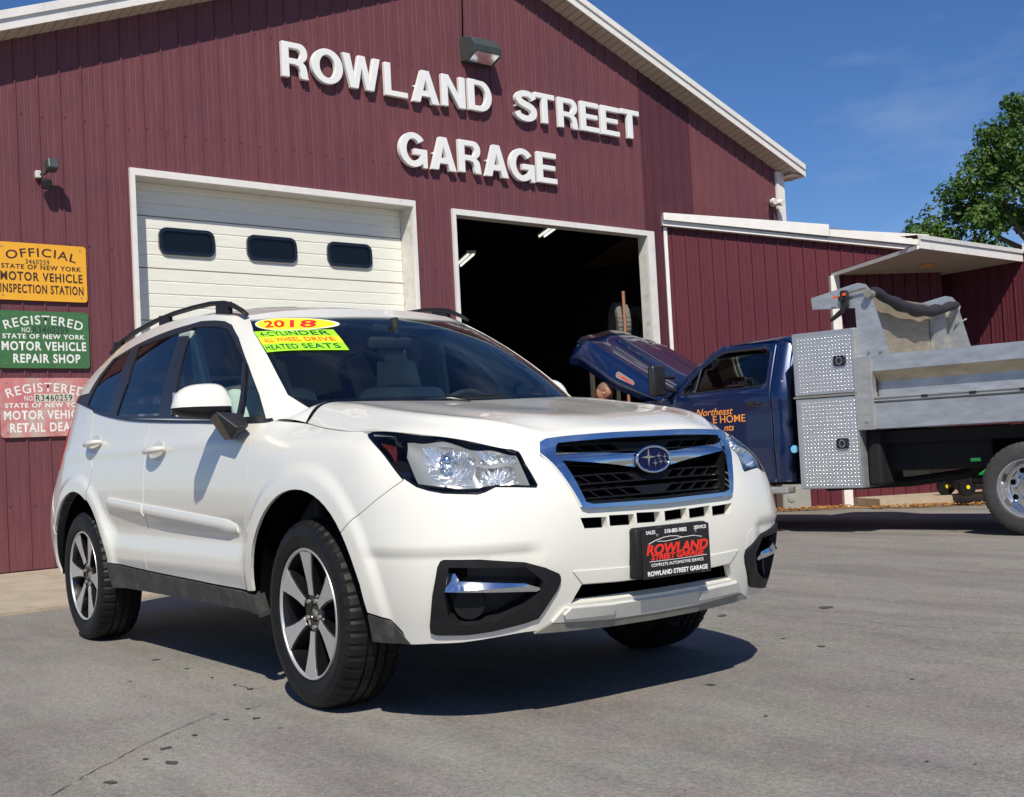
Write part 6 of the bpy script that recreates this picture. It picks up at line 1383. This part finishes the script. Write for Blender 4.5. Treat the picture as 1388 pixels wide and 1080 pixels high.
# raised hood
HA = math.radians(32); HC = Vector((3.93, 0, 1.50))
def hoodf(s, t, lift=0):       # s along the hood, t across -1..1
    w = .93-.07*max(0, s-.8)
    y = t*w; z = .045*(1-abs(t)**4)+.055*math.exp(-((t)/.38)**4)*min(1, s/.3)-.20*max(0, (abs(t)-.88)/.12)**1.3*min(1, .35+s) - .14*max(0, (s-1.22)/.22)**2 + lift
    x = s*1.05+.12*(1-t*t)*(s/1.4)
    return (HC.x+x*math.cos(HA)-z*math.sin(HA), y, HC.z+x*math.sin(HA)+z*math.cos(HA))
hd = sheet('raised_hood', [(0, -1), (1.38, -1), (1.40, 0), (1.38, 1), (0, 1)], hoodf, M['blue'], trk, grid=.05, th=.012)
hu = sheet('hood_liner', [(.06, -.80), (1.18, -.80), (1.18, .80), (.06, .80)], lambda s, t: hoodf(s, t, -.05), M['interior'], hd, grid=.12, th=.02)
mb = MB(); S_ = [hoodf(s, 1) for s in np.linspace(0.02, 1.37, 12)]; S2_ = [(p[0]+.05*math.sin(HA), p[1]-.03, p[2]-.06) for p in S_]
for i in range(11): mb.quad([S_[i], S_[i+1], S2_[i+1], S2_[i]])
mb.build('hood_edge', M['blue'], hd)
V = []; F = []
for k, t in enumerate(np.linspace(-.92, .92, 31)): a_ = Vector(hoodf(1.33, t, .012)); b_ = Vector(hoodf(1.40, t, .075)); V += [a_, b_]
mesh_obj('bug_deflector', V, [(2*k, 2*k+1, 2*k+3, 2*k+2) for k in range(30)], M['gloss_black'], hd, smooth=True)
for t0 in (-.45, .45): sheet('hood_crease', [(.2, t0-.012), (1.15, t0*.8-.012), (1.15, t0*.8+.012), (.2, t0+.012)], lambda s, t: hoodf(s, t, .010), M['blue'], hd, grid=.05, th=.01)
bp = Vector(hoodf(.56, .955)); mb = MB(); R_ = Matrix.Rotation(HA-.03, 4, 'Y').inverted(); bm_m = Matrix.Translation(bp+Vector((.0, .012, .0))) @ Matrix.Rotation(-HA, 4, 'Y')
mb.prism(rrect(-.14, .14, -.038, .038, .032, 4), 0, .006, 'Y'); o = mb.build('hood_badge', M['alu_light'], hd); o.matrix_local = bm_m
text_mesh('badge_text', 'CUMMINS', .056, M['txt_red'], o, frame((0, .0068, 0), (-1, 0, 0), (0, 0, 1)), .0, .001)
mb = MB(); mb.tube([(4.9, .55, 1.35), Vector(hoodf(1.0, .6))-Vector((0, 0, .06))], .008, 6); mb.build('hood_prop', M['frame_black'], trk)
# lettering on the door
def side_text(txt, x, z, size, mtl, bold=0., shear=0., sx=1., align='RIGHT', par=trk, dy=.016):
    return text_mesh('door_lettering', txt, size, mtl, par, frame((x, cab_y(x, z, 1)+dy, z), (-1, 0, 0), (0, 0, 1)), .0008, bold, align, sx, 1., shear)
side_text('Northeast', 3.03, 1.285, .108, M['orange_txt'], .0006, .3, 1.0); side_text('E HOME', 2.87, 1.20, .112, M['orange_txt'], .0008, 0, 1.0); side_text('nts', 3.02, 1.11, .10, M['orange_txt'], .001, .3)
side_text('SLT', 2.43, 1.545, .045, M['txt_white'], .001, 0, 1.2)
mb = MB(); mb.cyl((2.28, 1.07, .855), (2.28, 1.10, .855), .038, n=20); o = mb.build('round_decal', M['sky_blue'], trk)
# tool box behind the cab: two diamond plate doors
tb = empty('tool_box', parent=trk); YB = TW
mb = MB(); mb.box(((1.53+2.20)/2, 0, 1.68), (.67, 2*YB-.02, .66), None, .01); mb.build('box_body', M['alu_light'], tb)
for sg in (1, -1): mb = MB(); mb.box(((1.53+2.20)/2, sg*(YB-.34), .90), (.66, .66, .90), None, .01); mb.build('box_body', M['alu_light'], tb)
def lugs(x0, x1, z0, z1, y, par):
    bm = bmesh.new(); p = .037; n = 0
    for i in range(int((x1-x0)/p)):
        for j in range(int((z1-z0)/p)):
            for q in (0, 1):
                cx = x0+p*(i+.5+.5*q)-.005; cz = z0+p*(j+.5+.5*q)-.005
                if cx > x1-.01 or cz > z1-.01: continue
                a = math.radians(48 if q == 0 else -48); u = Vector((math.cos(a), 0, math.sin(a))); v = Vector((-math.sin(a), 0, math.cos(a))); c = Vector((cx, y, cz))
                L1 = .0145; W1 = .0048; t = bm.verts.new(c+Vector((0, .005, 0))); vs = [bm.verts.new(c+u*L1), bm.verts.new(c+v*W1), bm.verts.new(c-u*L1), bm.verts.new(c-v*W1)]
                for k in range(4): bm.faces.new((t, vs[k], vs[(k+1) % 4]))
    bmesh.ops.recalc_face_normals(bm, faces=bm.faces); me = bpy.data.meshes.new('tread_lugs'); bm.to_mesh(me); bm.free(); me.materials.append(M['lug']); me.polygons.foreach_set('use_smooth', [True]*len(me.polygons)); o = link(bpy.data.objects.new('tread_lugs', me), par); o['kind'] = 'stuff'
for x0, x1, z0, z1 in ((1.545, 2.195, 1.385, 2.005), (1.535, 2.19, .455, 1.35)):
    mb = MB(); mb.box(((x0+x1)/2, YB+.004, (z0+z1)/2), (x1-x0, .022, z1-z0), None, .004); d = mb.build('box_door', M['tread'], tb); lugs(x0+.02, x1-.01, z0+.02, z1-.01, YB+.0152, d)
for z, x in ((1.70, 1.69), (.89, 1.71)):
    mb = MB(); mb.box((x, YB+.022, z), (.125, .02, .10), None, .02); h = mb.build('paddle_latch', M['black_trim'], tb); mb = MB(); mb.tube([(x+.028*math.cos(a), YB+.036, z+.034*math.sin(a)) for a in np.linspace(0, 6.28, 16, endpoint=False)], .006, 6, closed=True); mb.build('latch_ring', M['chrome'], h)
mb = MB(); mb.box((1.87, YB+.01, 1.366), (.68, .03, .018)); mb.build('door_hinge', M['silver_dirty'], tb)
# aluminium dump bed
bed = empty('dump_bed', parent=trk)
X_F, X_R = 1.37, -1.75
def side_prof(): return [(-.03, 1.02), (0, 1.02), (0, 1.255), (-.03, 1.268), (-.03, 1.275), (.005, 1.28), (.005, 1.292), (-.012, 1.296), (-.012, 1.305), (.005, 1.309), (.005, 1.322), (-.115, 1.33), (-.115, 1.425), (-.115, 1.47), (.0, 1.565), (.006, 1.572), (.006, 1.722), (-.14, 1.722)]
for sg in (1, -1):
    pr_ = side_prof(); cuts = [(0, 3, 'alu'), (3, 11, 'alu_light'), (11, 13, 'alu'), (13, 14, 'alu_tan'), (14, 17, 'alu')]
    names = ['lower_side_plate', 'side_channel', 'side_recess', 'side_slope', 'top_rail']
    for (i0, i1, mk), nm in zip(cuts, names):
        V = []; F = []
        for y, z in pr_[i0:i1+1]: V += [(X_R, sg*(YB+y), z), (X_F, sg*(YB+y), z)]
        for i in range(len(V)//2-1): F.append((2*i, 2*i+1, 2*i+3, 2*i+2))
        mesh_obj(nm, V, F, M[mk], bed)
    for x in (.87, .42, -.03, -.48): mb = MB(); mb.box((x, sg*(YB+.0), 1.3), (.06, .016, .026)); mb.build('channel_clip', M['black_trim'], bed)
    mb = MB(); mb.box((1.46, sg*(YB-.02), 1.365), (.185, .09, .71), None, .006); mb.cyl((1.44, sg*(YB+.02), 1.10), (1.44, sg*(YB+.035), 1.10), .018, n=8); mb.build('corner_post', M['alu_light'], bed)
    mb = MB(); mb.quad([(X_R, sg*(YB-.13), 1.05), (1.4, sg*(YB-.13), 1.05), (1.4, sg*(YB-.13), 1.715), (X_R, sg*(YB-.13), 1.715)]); mb.build('inner_side', M['alu_tan'], bed)
    poly = [(2.0, 2.355), (1.99, 2.24), (1.535, 2.205), (1.53, 1.722), (1.215, 1.722), (1.36, 2.30), (1.375, 2.37), (1.42, 2.425), (1.49, 2.445), (1.56, 2.435)]
    mb = MB(); mb.prism(poly, sg*(YB-.085), sg*(YB-.07), 'Y'); p = mb.build('cab_shield_plate', M['alu'], bed)
    for x in (1.30, 1.42): mb = MB(); mb.cyl((x, sg*(YB-.07), 1.76), (x, sg*(YB-.055), 1.76), .014, n=8); mb.build('bolt', M['silver_dirty'], p)
mb = MB(); mb.box(((X_F+X_R)/2, 0, 1.035), (X_F-X_R+.1, 2*YB-.1, .05)); mb.build('bed_floor', M['alu'], bed); mb = MB(); mb.box((1.50, 0, 1.68), (.03, 2*YB-.17, 1.30)); mb.build('headboard', M['alu_tan'], bed)
mb = MB(); mb.box((1.75, 0, 2.30), (.50, 2*YB-.17, .012), Matrix.Rotation(-.23, 4, 'Y')); mb.build('cab_shield_top', M['alu'], bed); mb = MB(); mb.box((1.46, -YB+.42, 1.98), (.04, .34, .65)); mb.build('headboard_brace', M['alu_light'], bed)
mb = MB(); pts = [(1.36+.0*t, (YB-.12)-(2*YB-.24)*t, 2.355-.13*math.sin(math.pi*t)-.02*t+.006*math.sin(t*37)) for t in np.linspace(0, 1, 26)]; mb.tube(pts, [.042+.020*math.sin(math.pi*t)+.006*math.sin(t*29) for t in np.linspace(0, 1, 26)], 12); mb.build('rolled_tarp', M['tarp'], bed, smooth=60)
mb = MB(); mb.box((1.35, .18, 2.215), (.02, .09, .03), Matrix.Rotation(.5, 4, 'X')); mb.build('tarp_tag', M['txt_white'], bed); mb = MB(); mb.box((1.35, .27, 2.225), (.021, .05, .03), Matrix.Rotation(.5, 4, 'X')); mb.build('tarp_tag', M['txt_orange'], bed)
mb = MB(); mb.tube([(1.64, YB-.05, 2.40), (1.60, YB-.03, 2.36), (1.40, YB-.03, 2.385), (1.385, YB-.04, 2.31)], .011, 6); mb.cyl((1.37, YB-.10, 2.32), (1.37, YB+.0, 2.32), .04, n=12); mb.build('tarp_arm', M['silver_dirty'], bed); mb = MB(); mb.tube([(1.35, -YB+.05, 2.32), (1.38, -YB+.12, 2.12), (1.30, -YB+.02, 2.17)], .012, 6); mb.build('tarp_arm', M['silver_dirty'], bed)
mb = MB(); mb.box((1.62, YB-.03, 2.30), (.08, .06, .17), None, .015); mb.tube([(1.62, YB-.01, 2.24), (1.64, YB+.0, 2.18), (1.76, YB+.01, 2.10)], [.03, .03, .018], 8); mb.cyl((1.63, YB, 2.30), (1.63, YB+.04, 2.30), .028, n=10); mb.build('tarp_motor', M['black_trim'], bed); mb = MB(); mb.box((1.70, YB, 2.325), (.05, .02, .02)); mb.cyl((1.60, YB+.0, 2.34), (1.60, YB+.03, 2.34), .016, n=8); mb.build('motor_plug', M['txt_orange'], bed)
# chassis
mb = MB()
for y in (-.43, .43): mb.box((1.4, y, .80), (6.4, .09, .22))
mb.box((.95, .62, .80), (1.15, .5, .40), None, .02); mb.box((.9, -.8, .78), (1.1, .5, .38)); mb.box((.3, 0, .93), (3.4, 1.9, .12)); mb.box((0, 0, .42), (.18, 1.6, .18), None, .05); mb.box((1.45, .80, .74), (.14, .5, .55), None, .03)
mb.box((2.9, 0, .62), (1.2, 1.7, .25)); mb.tube([(2.2, .6, .45), (1.3, .55, .48), (.7, .6, .55), (.35, .7, .75)], .05, 8); mb.build('chassis', M['frame_black'], trk)
mb = MB(); mb.tube([(1.2, -.75, .42), (.4, -.75, .42), (.1, -.8, .5)], .045, 8); mb.build('exhaust_pipe', M['silver_dirty'], trk, smooth=60)
mb = MB(); mb.quad([(.55, 1.02, .70), (.43, 1.02, .70), (.49, 1.02, .655)]) if False else mb.box((.50, .98, .685), (.09, .01, .03)); mb.build('green_tag', mat('green_tag', (.01, .20, .05), .5), trk)
def truck_wheel(x, y, sg, dual=True):
    w = empty('wheel', parent=trk); w.location = (x, y, .42); w.rotation_euler = (0, 0, 0 if sg > 0 else math.pi); R0 = .415
    prof = [(.262, .105), (.275, .118), (.33, .122), (.375, .112), (.400, .098), (.410, .085), (.415, .06), (.415, .03), (.405, .027), (.405, .018), (.415, .015), (.415, -.015), (.405, -.018), (.405, -.027), (.415, -.03), (.415, -.06), (.410, -.085), (.33, -.12), (.262, -.1)]
    bm = bmesh.new(); rings = []; n = 160
    for i in range(n):
        a = 2*math.pi*i/n; rr = []
        for r, h in prof:
            d = .011 if (i % 4 == 0 and r > .395) else (.004 if (i % 4 == 2 and r > .405) else 0); rr.append(bm.verts.new(((r-d)*math.cos(a), h, (r-d)*math.sin(a))))
        rings.append(rr)
    for i in range(n):
        A, B = rings[i], rings[(i+1) % n]
        for j in range(len(prof)-1): bm.faces.new((A[j], A[j+1], B[j+1], B[j]))
    bmesh.ops.recalc_face_normals(bm, faces=bm.faces); me = bpy.data.meshes.new('tyre'); bm.to_mesh(me); bm.free(); me.materials.append(M['truck_rubber']); me.polygons.foreach_set('use_smooth', [True]*len(me.polygons)); me.set_sharp_from_angle(angle=math.radians(30)); link(bpy.data.objects.new('tyre', me), w)
    rim = empty('rim', parent=w); dsh = -.03 if dual else .06
    mb = MB(); mb.lathe([(.262, .10), (.268, .112), (.258, .118), (.250, .108), (.244, .06), (.236, dsh+.03), (.225, dsh+.01), (.20, dsh)], 64, 'Y'); mb.build('rim_dish', M['polished'], rim, smooth=50)
    hol = [[(.178*math.cos(t)+.026*math.cos(u), .178*math.sin(t)+.026*math.sin(u)) for u in np.linspace(0, 6.283, 14, endpoint=False)] for t in np.linspace(.3, .3+6.283, 8, endpoint=False)]
    sheet('rim_disc', [(.215*math.cos(t), .215*math.sin(t)) for t in np.linspace(0, 6.283, 48, endpoint=False)], lambda a, b: (a, dsh+.012*math.cos(math.hypot(a, b)*14), b), M['polished'], rim, holes=hol, grid=.03, th=.01)
    mb = MB(); mb.lathe([(.115, dsh+.0), (.112, dsh+.03), (.095, dsh+.05), (.09, dsh+.12), (.075, dsh+.14), (.0, dsh+.142)], 32, 'Y'); mb.build('hub_cover', M['polished'], rim, smooth=40)
    for k in range(8): a = k*math.pi/4; mb = MB(); mb.cyl((.135*math.cos(a), dsh, .135*math.sin(a)), (.135*math.cos(a), dsh+.035, .135*math.sin(a)), .013, n=6); mb.build('lug_nut', M['chrome'], rim)
    mb = MB(); mb.lathe([(.24, -.1), (.2, dsh-.03), (0, dsh-.04)], 32, 'Y'); mb.build('rim_back', M['frame_black'], rim)
    return w
M['truck_rubber'] = mat('truck_rubber', (.045, .043, .042), .7, vary=.25, vscale=12, bmp=.3, bscale=160)
truck_wheel(0, TW-.115, 1); truck_wheel(0, TW-.40, 1); truck_wheel(0, -TW+.115, -1); truck_wheel(0, -TW+.40, -1); truck_wheel(4.28, .88, 1, False); truck_wheel(4.28, -.88, -1, False)
# ------------------------------------------------------------------ the man under the hood
M['skin'] = mat('skin', (.48, .23, .145), .5, vary=.08, vscale=25); M['shirt'] = mat('black_shirt', (.018, .018, .02), .85, bmp=.3, bscale=40); M['trousers'] = mat('work_trousers', (.04, .045, .06), .85, bmp=.3, bscale=40); M['stubble'] = mat('shaved_hair', (.16, .085, .06), .6, vary=.15, vscale=60)
man = empty('person', 'man with shaved head in a black shirt leaning under the raised blue hood', 'person', loc=TO+TF*4.81+TL*.86, rz=TH-math.radians(122))
def skin_mesh(name, J, E_, m, par, sub=2, root=0):
    me = bpy.data.meshes.new(name); me.from_pydata([j[:3] for j in J], E_, []); o = link(bpy.data.objects.new(name, me), par); me.materials.append(m)
    o.modifiers.new('skin', 'SKIN'); sv = me.skin_vertices[0].data
    for i, j in enumerate(J): sv[i].radius = (j[3], j[4] if len(j) > 4 else j[3])
    sv[root].use_root = True; o.modifiers['skin'].use_smooth_shade = True; s_ = o.modifiers.new('sub', 'SUBSURF'); s_.levels = sub; s_.render_levels = sub; return o
# local: x forward (towards the truck), z up; hips behind the head
J = [(-.52, 0, .96, .15, .12), (-.40, 0, 1.12, .155, .12), (-.26, 0, 1.27, .17, .125), (-.14, 0, 1.385, .15, .11), (-.06, 0, 1.46, .075, .07), (-.15, .17, 1.39, .075), (-.10, .30, 1.22, .055), (.14, .30, 1.12, .045), (-.15, -.17, 1.39, .075), (-.08, -.31, 1.22, .055), (.16, -.28, 1.10, .045)]
skin_mesh('shirt', J, [(0, 1), (1, 2), (2, 3), (3, 4), (3, 5), (5, 6), (6, 7), (3, 8), (8, 9), (9, 10)], M['shirt'], man)
J = [(-.52, 0, .93, .155, .125), (-.52, .10, .86, .10), (-.48, .13, .50, .07), (-.55, .14, .10, .055), (-.52, -.10, .86, .10), (-.46, -.13, .50, .07), (-.52, -.14, .10, .055)]
skin_mesh('trousers', J, [(0, 1), (1, 2), (2, 3), (0, 4), (4, 5), (5, 6)], M['trousers'], man)
for s_ in (1, -1):
    mb = MB(); mb.box((-.47, s_*.14, .05), (.28, .10, .10), None, .035); mb.build('boot', M['black_trim'], man, smooth=60)
    hx, hy, hz = (.24, s_*.285, 1.06); skin_mesh('forearm', [(.12, s_*.295, 1.125, .038), (.20, s_*.29, 1.085, .027), (.245, s_*.285, 1.06, .036, .02)], [(0, 1), (1, 2)], M['skin'], man)
    for k in range(4): skin_mesh('finger', [(hx, hy+(.027-.018*k), hz, .010), (hx+.045, hy+(.030-.019*k), hz-.012, .0085), (hx+.068-.006*abs(k-1), hy+(.030-.019*k), hz-.036, .0075)], [(0, 1), (1, 2)], M['skin'], man, 1)
    skin_mesh('thumb', [(hx-.02, hy-s_*.03, hz, .012), (hx+.01, hy-s_*.055, hz-.01, .010), (hx+.035, hy-s_*.055, hz-.025, .008)], [(0, 1), (1, 2)], M['skin'], man, 1)
skin_mesh('neck', [(-.09, 0, 1.44, .06), (-.01, 0, 1.53, .055)], [(0, 1)], M['skin'], man, 1)
bm = bmesh.new(); bmesh.ops.create_uvsphere(bm, u_segments=40, v_segments=28, radius=1)
for v in bm.verts:
    x, y, z = v.co; X = x*.100; Y = y*.076; Z = z*.122
    if z < 0: Y *= 1-.28*(-z)**1.3; X *= 1-.12*(-z)
    if x > 0: X *= .93+.07*(1-abs(z)); 
    X += .030*math.exp(-((y*.076)/.013)**2-((Z+.020)/.020)**2)*(x > 0)+.008*math.exp(-((Z-.02)/.012)**2)*(x > .5)-.007*math.exp(-((abs(Y)-.03)/.014)**2-((Z-.002)/.012)**2)*(x > .3)+.006*math.exp(-((Y)/.022)**2-((Z+.062)/.010)**2)*(x > .3)+.010*math.exp(-((Y)/.022)**2-((Z+.100)/.016)**2)*(x > .2)
    v.co = (X, Y, Z)
me = bpy.data.meshes.new('head'); bm.to_mesh(me); bm.free(); me.materials.append(M['skin']); me.materials.append(M['stubble'])
for p in me.polygons:
    c = p.center; p.use_smooth = True; p.material_index = 1 if (c.z > .055 or (c.x < -.01 and c.z > -.03)) else 0
hd_ = link(bpy.data.objects.new('head', me), man); hd_.location = (.0, 0, 1.625); hd_.rotation_euler = (.12, .62, -.25)
for s_ in (1, -1):
    mb = MB(); mb.lathe([(.0, 0), (.018, .006), (.028, .012), (.030, .004), (.022, -.004)], 14, 'Y'); e = mb.build('ear', M['skin'], hd_, smooth=80); e.scale = (.7, s_*1.0, 1.1); e.location = (-.008, s_*.074, -.005); e.rotation_euler = (s_*-.3, 0, 0)
    bmx = bmesh.new(); bmesh.ops.create_uvsphere(bmx, u_segments=12, v_segments=8, radius=.0115); me = bpy.data.meshes.new('eye'); bmx.to_mesh(me); bmx.free(); me.materials.append(M['interior']); e = link(bpy.data.objects.new('eye', me), hd_); e.location = (.078, s_*.030, .002)
# ------------------------------------------------------------------ tree behind the annex
def tree_mat():
    nt = NT('leaves'); v = coords(nt); col = ramp(nt, noise_tex(nt, v, 1.3, 4), [(.3, (.030, .075, .012)), (.55, (.060, .125, .018)), (.75, (.11, .17, .028))])
    nt.l(col, nt.b.inputs['Base Color']); nt.b.inputs['Roughness'].default_value = .5; nt.b.inputs['Specular IOR Level'].default_value = .4
    tr = nt.n('ShaderNodeBsdfTranslucent'); tr.inputs[0].default_value = (.12, .22, .02, 1); mx = nt.n('ShaderNodeMixShader'); mx.inputs[0].default_value = .22
    nt.l(nt.b.outputs[0], mx.inputs[1]); nt.l(tr.outputs[0], mx.inputs[2]); nt.l(mx.outputs[0], nt.out.inputs[0]); return nt.m
M['leaf'] = tree_mat(); M['bark'] = mat('bark', (.10, .075, .055), .9, vary=.3, vscale=6, bmp=.8, bscale=20, stretch=(1, 1, .2))
TREE_BLOBS = [((-13.21, 23.94, 6.46), 0.75), ((-13.9, 24.06, 5.85), 0.65), ((-12.61, 23.47, 5.48), 0.7), ((-13.71, 23.34, 5.44), 0.4), ((-12.26, 25.09, 8.28), 0.85), ((-12.92, 25.25, 7.76), 0.75), ((-11.63, 24.34, 7.19), 0.95), ((-13.54, 25.45, 7.26), 0.55), ((-12.32, 24.13, 6.48), 0.75), ((-12.55, 25.53, 6.12), 0.7), ((-12.01, 26.09, 8.48), 1.0), ((-11.69, 25.97, 6.73), 1.2), ((-11.83, 27.53, 5.94), 1.2), ((-10.58, 25.74, 7.54), 1.2)]
TR = Vector((-12.13, 25.86, -0.21)); tre = empty('broadleaf_tree', 'large leafy green tree standing behind the right end of the annex roof', 'tree', loc=TR)
tr_ = random.Random(11)
mb = MB(); mb.tube([(0, 0, -.3), (.1, .05, 1.6), (-.1, .0, 3.2), (.1, .1, 4.8), (0, .2, 6.4), (.2, .1, 8.2)], [.34, .27, .23, .18, .12, .05], 12); mb.build('trunk', M['bark'], tre, smooth=60)
leafV = []; leafF = []
def cluster(c, r, n, ls):
    for _ in range(n):
        d = Vector((tr_.gauss(0, 1), tr_.gauss(0, 1), tr_.gauss(0, 1))).normalized(); rr = r*(tr_.uniform(.55, 1.08)); p = c+Vector((d.x*rr, d.y*rr, d.z*rr*.8))
        nrm = (d+Vector((tr_.uniform(-.7, .7), tr_.uniform(-.7, .7), tr_.uniform(-.2, .9)))).normalized(); t = nrm.orthogonal().normalized(); t.rotate(Matrix.Rotation(tr_.uniform(0, 6.28), 3, nrm)); b = nrm.cross(t); s = ls*tr_.uniform(.6, 1.25); i = len(leafV)
        leafV.extend([p+t*s, p+b*s*.55+nrm*s*.15, p-t*s*.8, p-b*s*.55+nrm*s*.15]); leafF.append((i, i+1, i+2, i+3))
limbs = 0
for bc, br in TREE_BLOBS:
    bc = Vector(bc)-TR; base = Vector((0, .0, min(max(bc.z-1.6, 2.0), 7.0))); mid = base.lerp(bc, .55)+Vector((0, 0, -.25)); mb = MB(); mb.tube([base, mid, bc], [.10, .06, .02], 7); mb.build('limb', M['bark'], tre, smooth=60)
    k = int(13*br*br+4)
    for _ in range(k):
        d = Vector((tr_.gauss(0, 1), tr_.gauss(0, 1), tr_.gauss(0, 1)*.9)).normalized(); q = bc+d*br*tr_.uniform(.45, 1.0); cluster(q, tr_.uniform(.24, .46), 120, .075)
o = mesh_obj('crown', leafV, leafF, M['leaf'], tre); o['kind'] = 'stuff'
